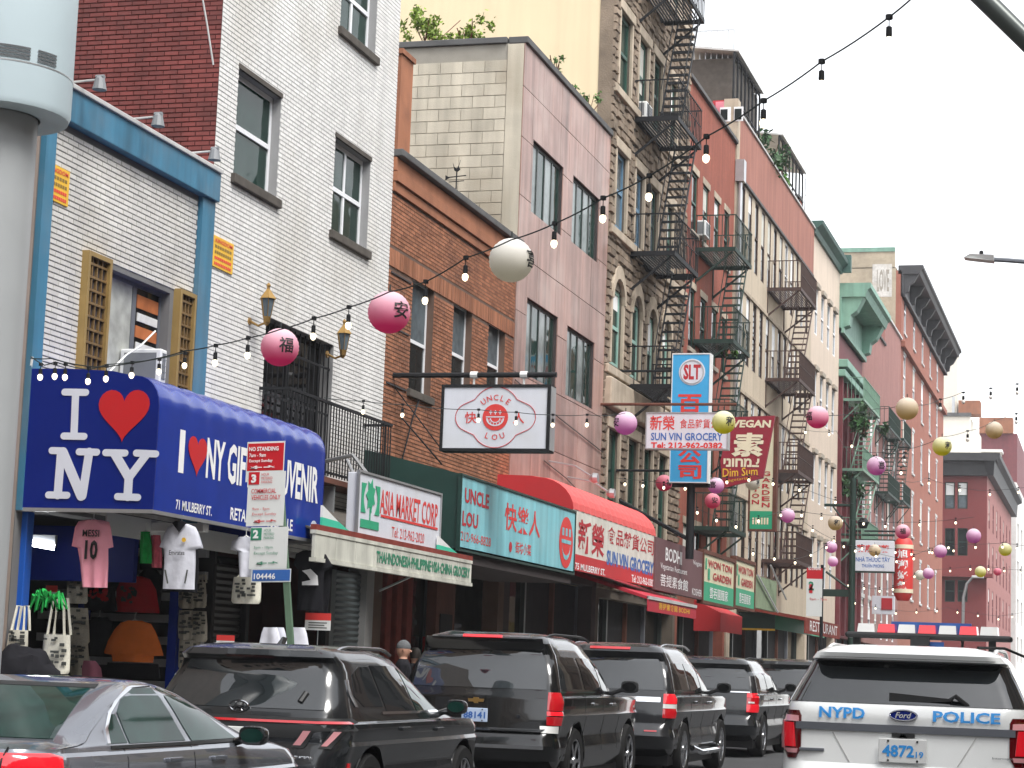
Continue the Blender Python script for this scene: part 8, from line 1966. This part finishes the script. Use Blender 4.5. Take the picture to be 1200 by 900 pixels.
# ================================================================= people glimpsed over the roofs
def person(lab, px, py, L_, hair, coat, cap=None, hgt=1.70, face=.6):
    y = F(px, py, L_)[0]; x = -L_; t = thing('person', lab, 'person', (x, y, .14)); t.rotation_euler = (0, 0, face)
    h = hgt; mb = MB()
    def ring(z, rx, ry, cx=0, cy=0): return [(cx+rx*math.cos(a), cy+ry*math.sin(a), z) for a in [2*math.pi*k/20 for k in range(20)]]
    prof = [(h*.47, .17, .12), (h*.55, .16, .11), (h*.65, .19, .12), (h*.76, .21, .12), (h*.815, .20, .10), (h*.84, .12, .075), (h*.855, .062, .06), (h*.875, .055, .06), (h*.885, .062, .075), (h*.905, .072, .088), (h*.93, .078, .096), (h*.96, .076, .094), (h*.985, .055, .07), (h*1.0, .02, .03)]
    n = 20
    for z, rx, ry in prof: mb.v += ring(z, rx, ry)
    for i in range(len(prof)-1):
        for k in range(n): k2 = (k+1) % n; mb.face((i*n+k, i*n+k2, (i+1)*n+k2, (i+1)*n+k)); mb.mi[-1] = 0 if prof[i][0] < h*.855 else 1
    # legs and arms grown from the same mesh list
    for sg in (1, -1):
        mb.cur = 2; mb.tube([(sg*.09, 0, h*.48), (sg*.10, .02, h*.27), (sg*.10, -.01, .06)], [.085, .06, .045], 10); mb.tube([(sg*.10, -.03, .04), (sg*.10, .16, .03)], [.045, .035], 8)
        mb.cur = 0; mb.tube([(sg*.20, 0, h*.80), (sg*.25, -.02, h*.62), (sg*.24, .08, h*.48)], [.06, .047, .038], 10); mb.cur = 1; mb.tube([(sg*.24, .08, h*.48), (sg*.23, .12, h*.44)], [.035, .025], 8)
    mb.cur = 1; mb.tube([(0, .085, h*.925), (0, .112, h*.915)], [.012, .014], 6)
    for sg in (1, -1): mb.tube([(sg*.078, -.005, h*.915), (sg*.088, -.01, h*.935)], .012, 6)
    mb.build('body', [coat, 'skin', 'cloth_black'], t, smooth=True, world=False, sharp=60)
    mb = MB(); rr_ = [(.955, .083, .102), (.98, .075, .09), (1.0, .05, .06), (1.012, .02, .02)] if cap else [(.90, .079, .09), (.94, .085, .10), (.98, .072, .088), (1.005, .03, .04)]
    pts = [(h*.94, .080, .10)]+[(h*a, b, c_) for a, b, c_ in rr_]
    for z, rx, ry in pts: mb.v += ring(z, rx, ry, 0, -.012 if not cap else 0)
    for i in range(len(pts)-1):
        for k in range(n): k2 = (k+1) % n; mb.face((i*n+k, i*n+k2, (i+1)*n+k2, (i+1)*n+k))
    mb.build('beanie' if cap else 'hair', cap or hair, t, smooth=True, world=False)
mat('skin', (.42, .22, .15), .6, var=.06); mat('hair_dark', (.02, .014, .01), .7); mat('knit_grey', (.12, .125, .13), .95, var=.2, vs=60, bump=.6, bs=90)
person('person in a grey knitted beanie and dark coat behind the charcoal crossover', 473, 758, 9.4, 'hair_dark', 'cloth_black', 'knit_grey', 1.66, -1.2)
person('dark haired person in a black coat behind the big black SUV', 487, 760, 10.3, 'hair_dark', 'cloth_black', None, 1.60, .4)
# ================================================================= thin air
hz = MB(); hz.box(-60.5, 60.5, -100, 425, -2.0, 29.0)
hm = bpy.data.materials.new('haze'); hm.use_nodes = True; _n = hm.node_tree; _n.nodes.clear()
_o = _n.nodes.new('ShaderNodeOutputMaterial'); _p = _n.nodes.new('ShaderNodeVolumePrincipled'); _p.inputs['Color'].default_value = (.93, .95, 1, 1); _p.inputs['Density'].default_value = .00042
_n.links.new(_p.outputs[0], _o.inputs['Volume']); M['haze'] = hm
_h = hz.build('haze', 'haze'); _h['kind'] = 'stuff'
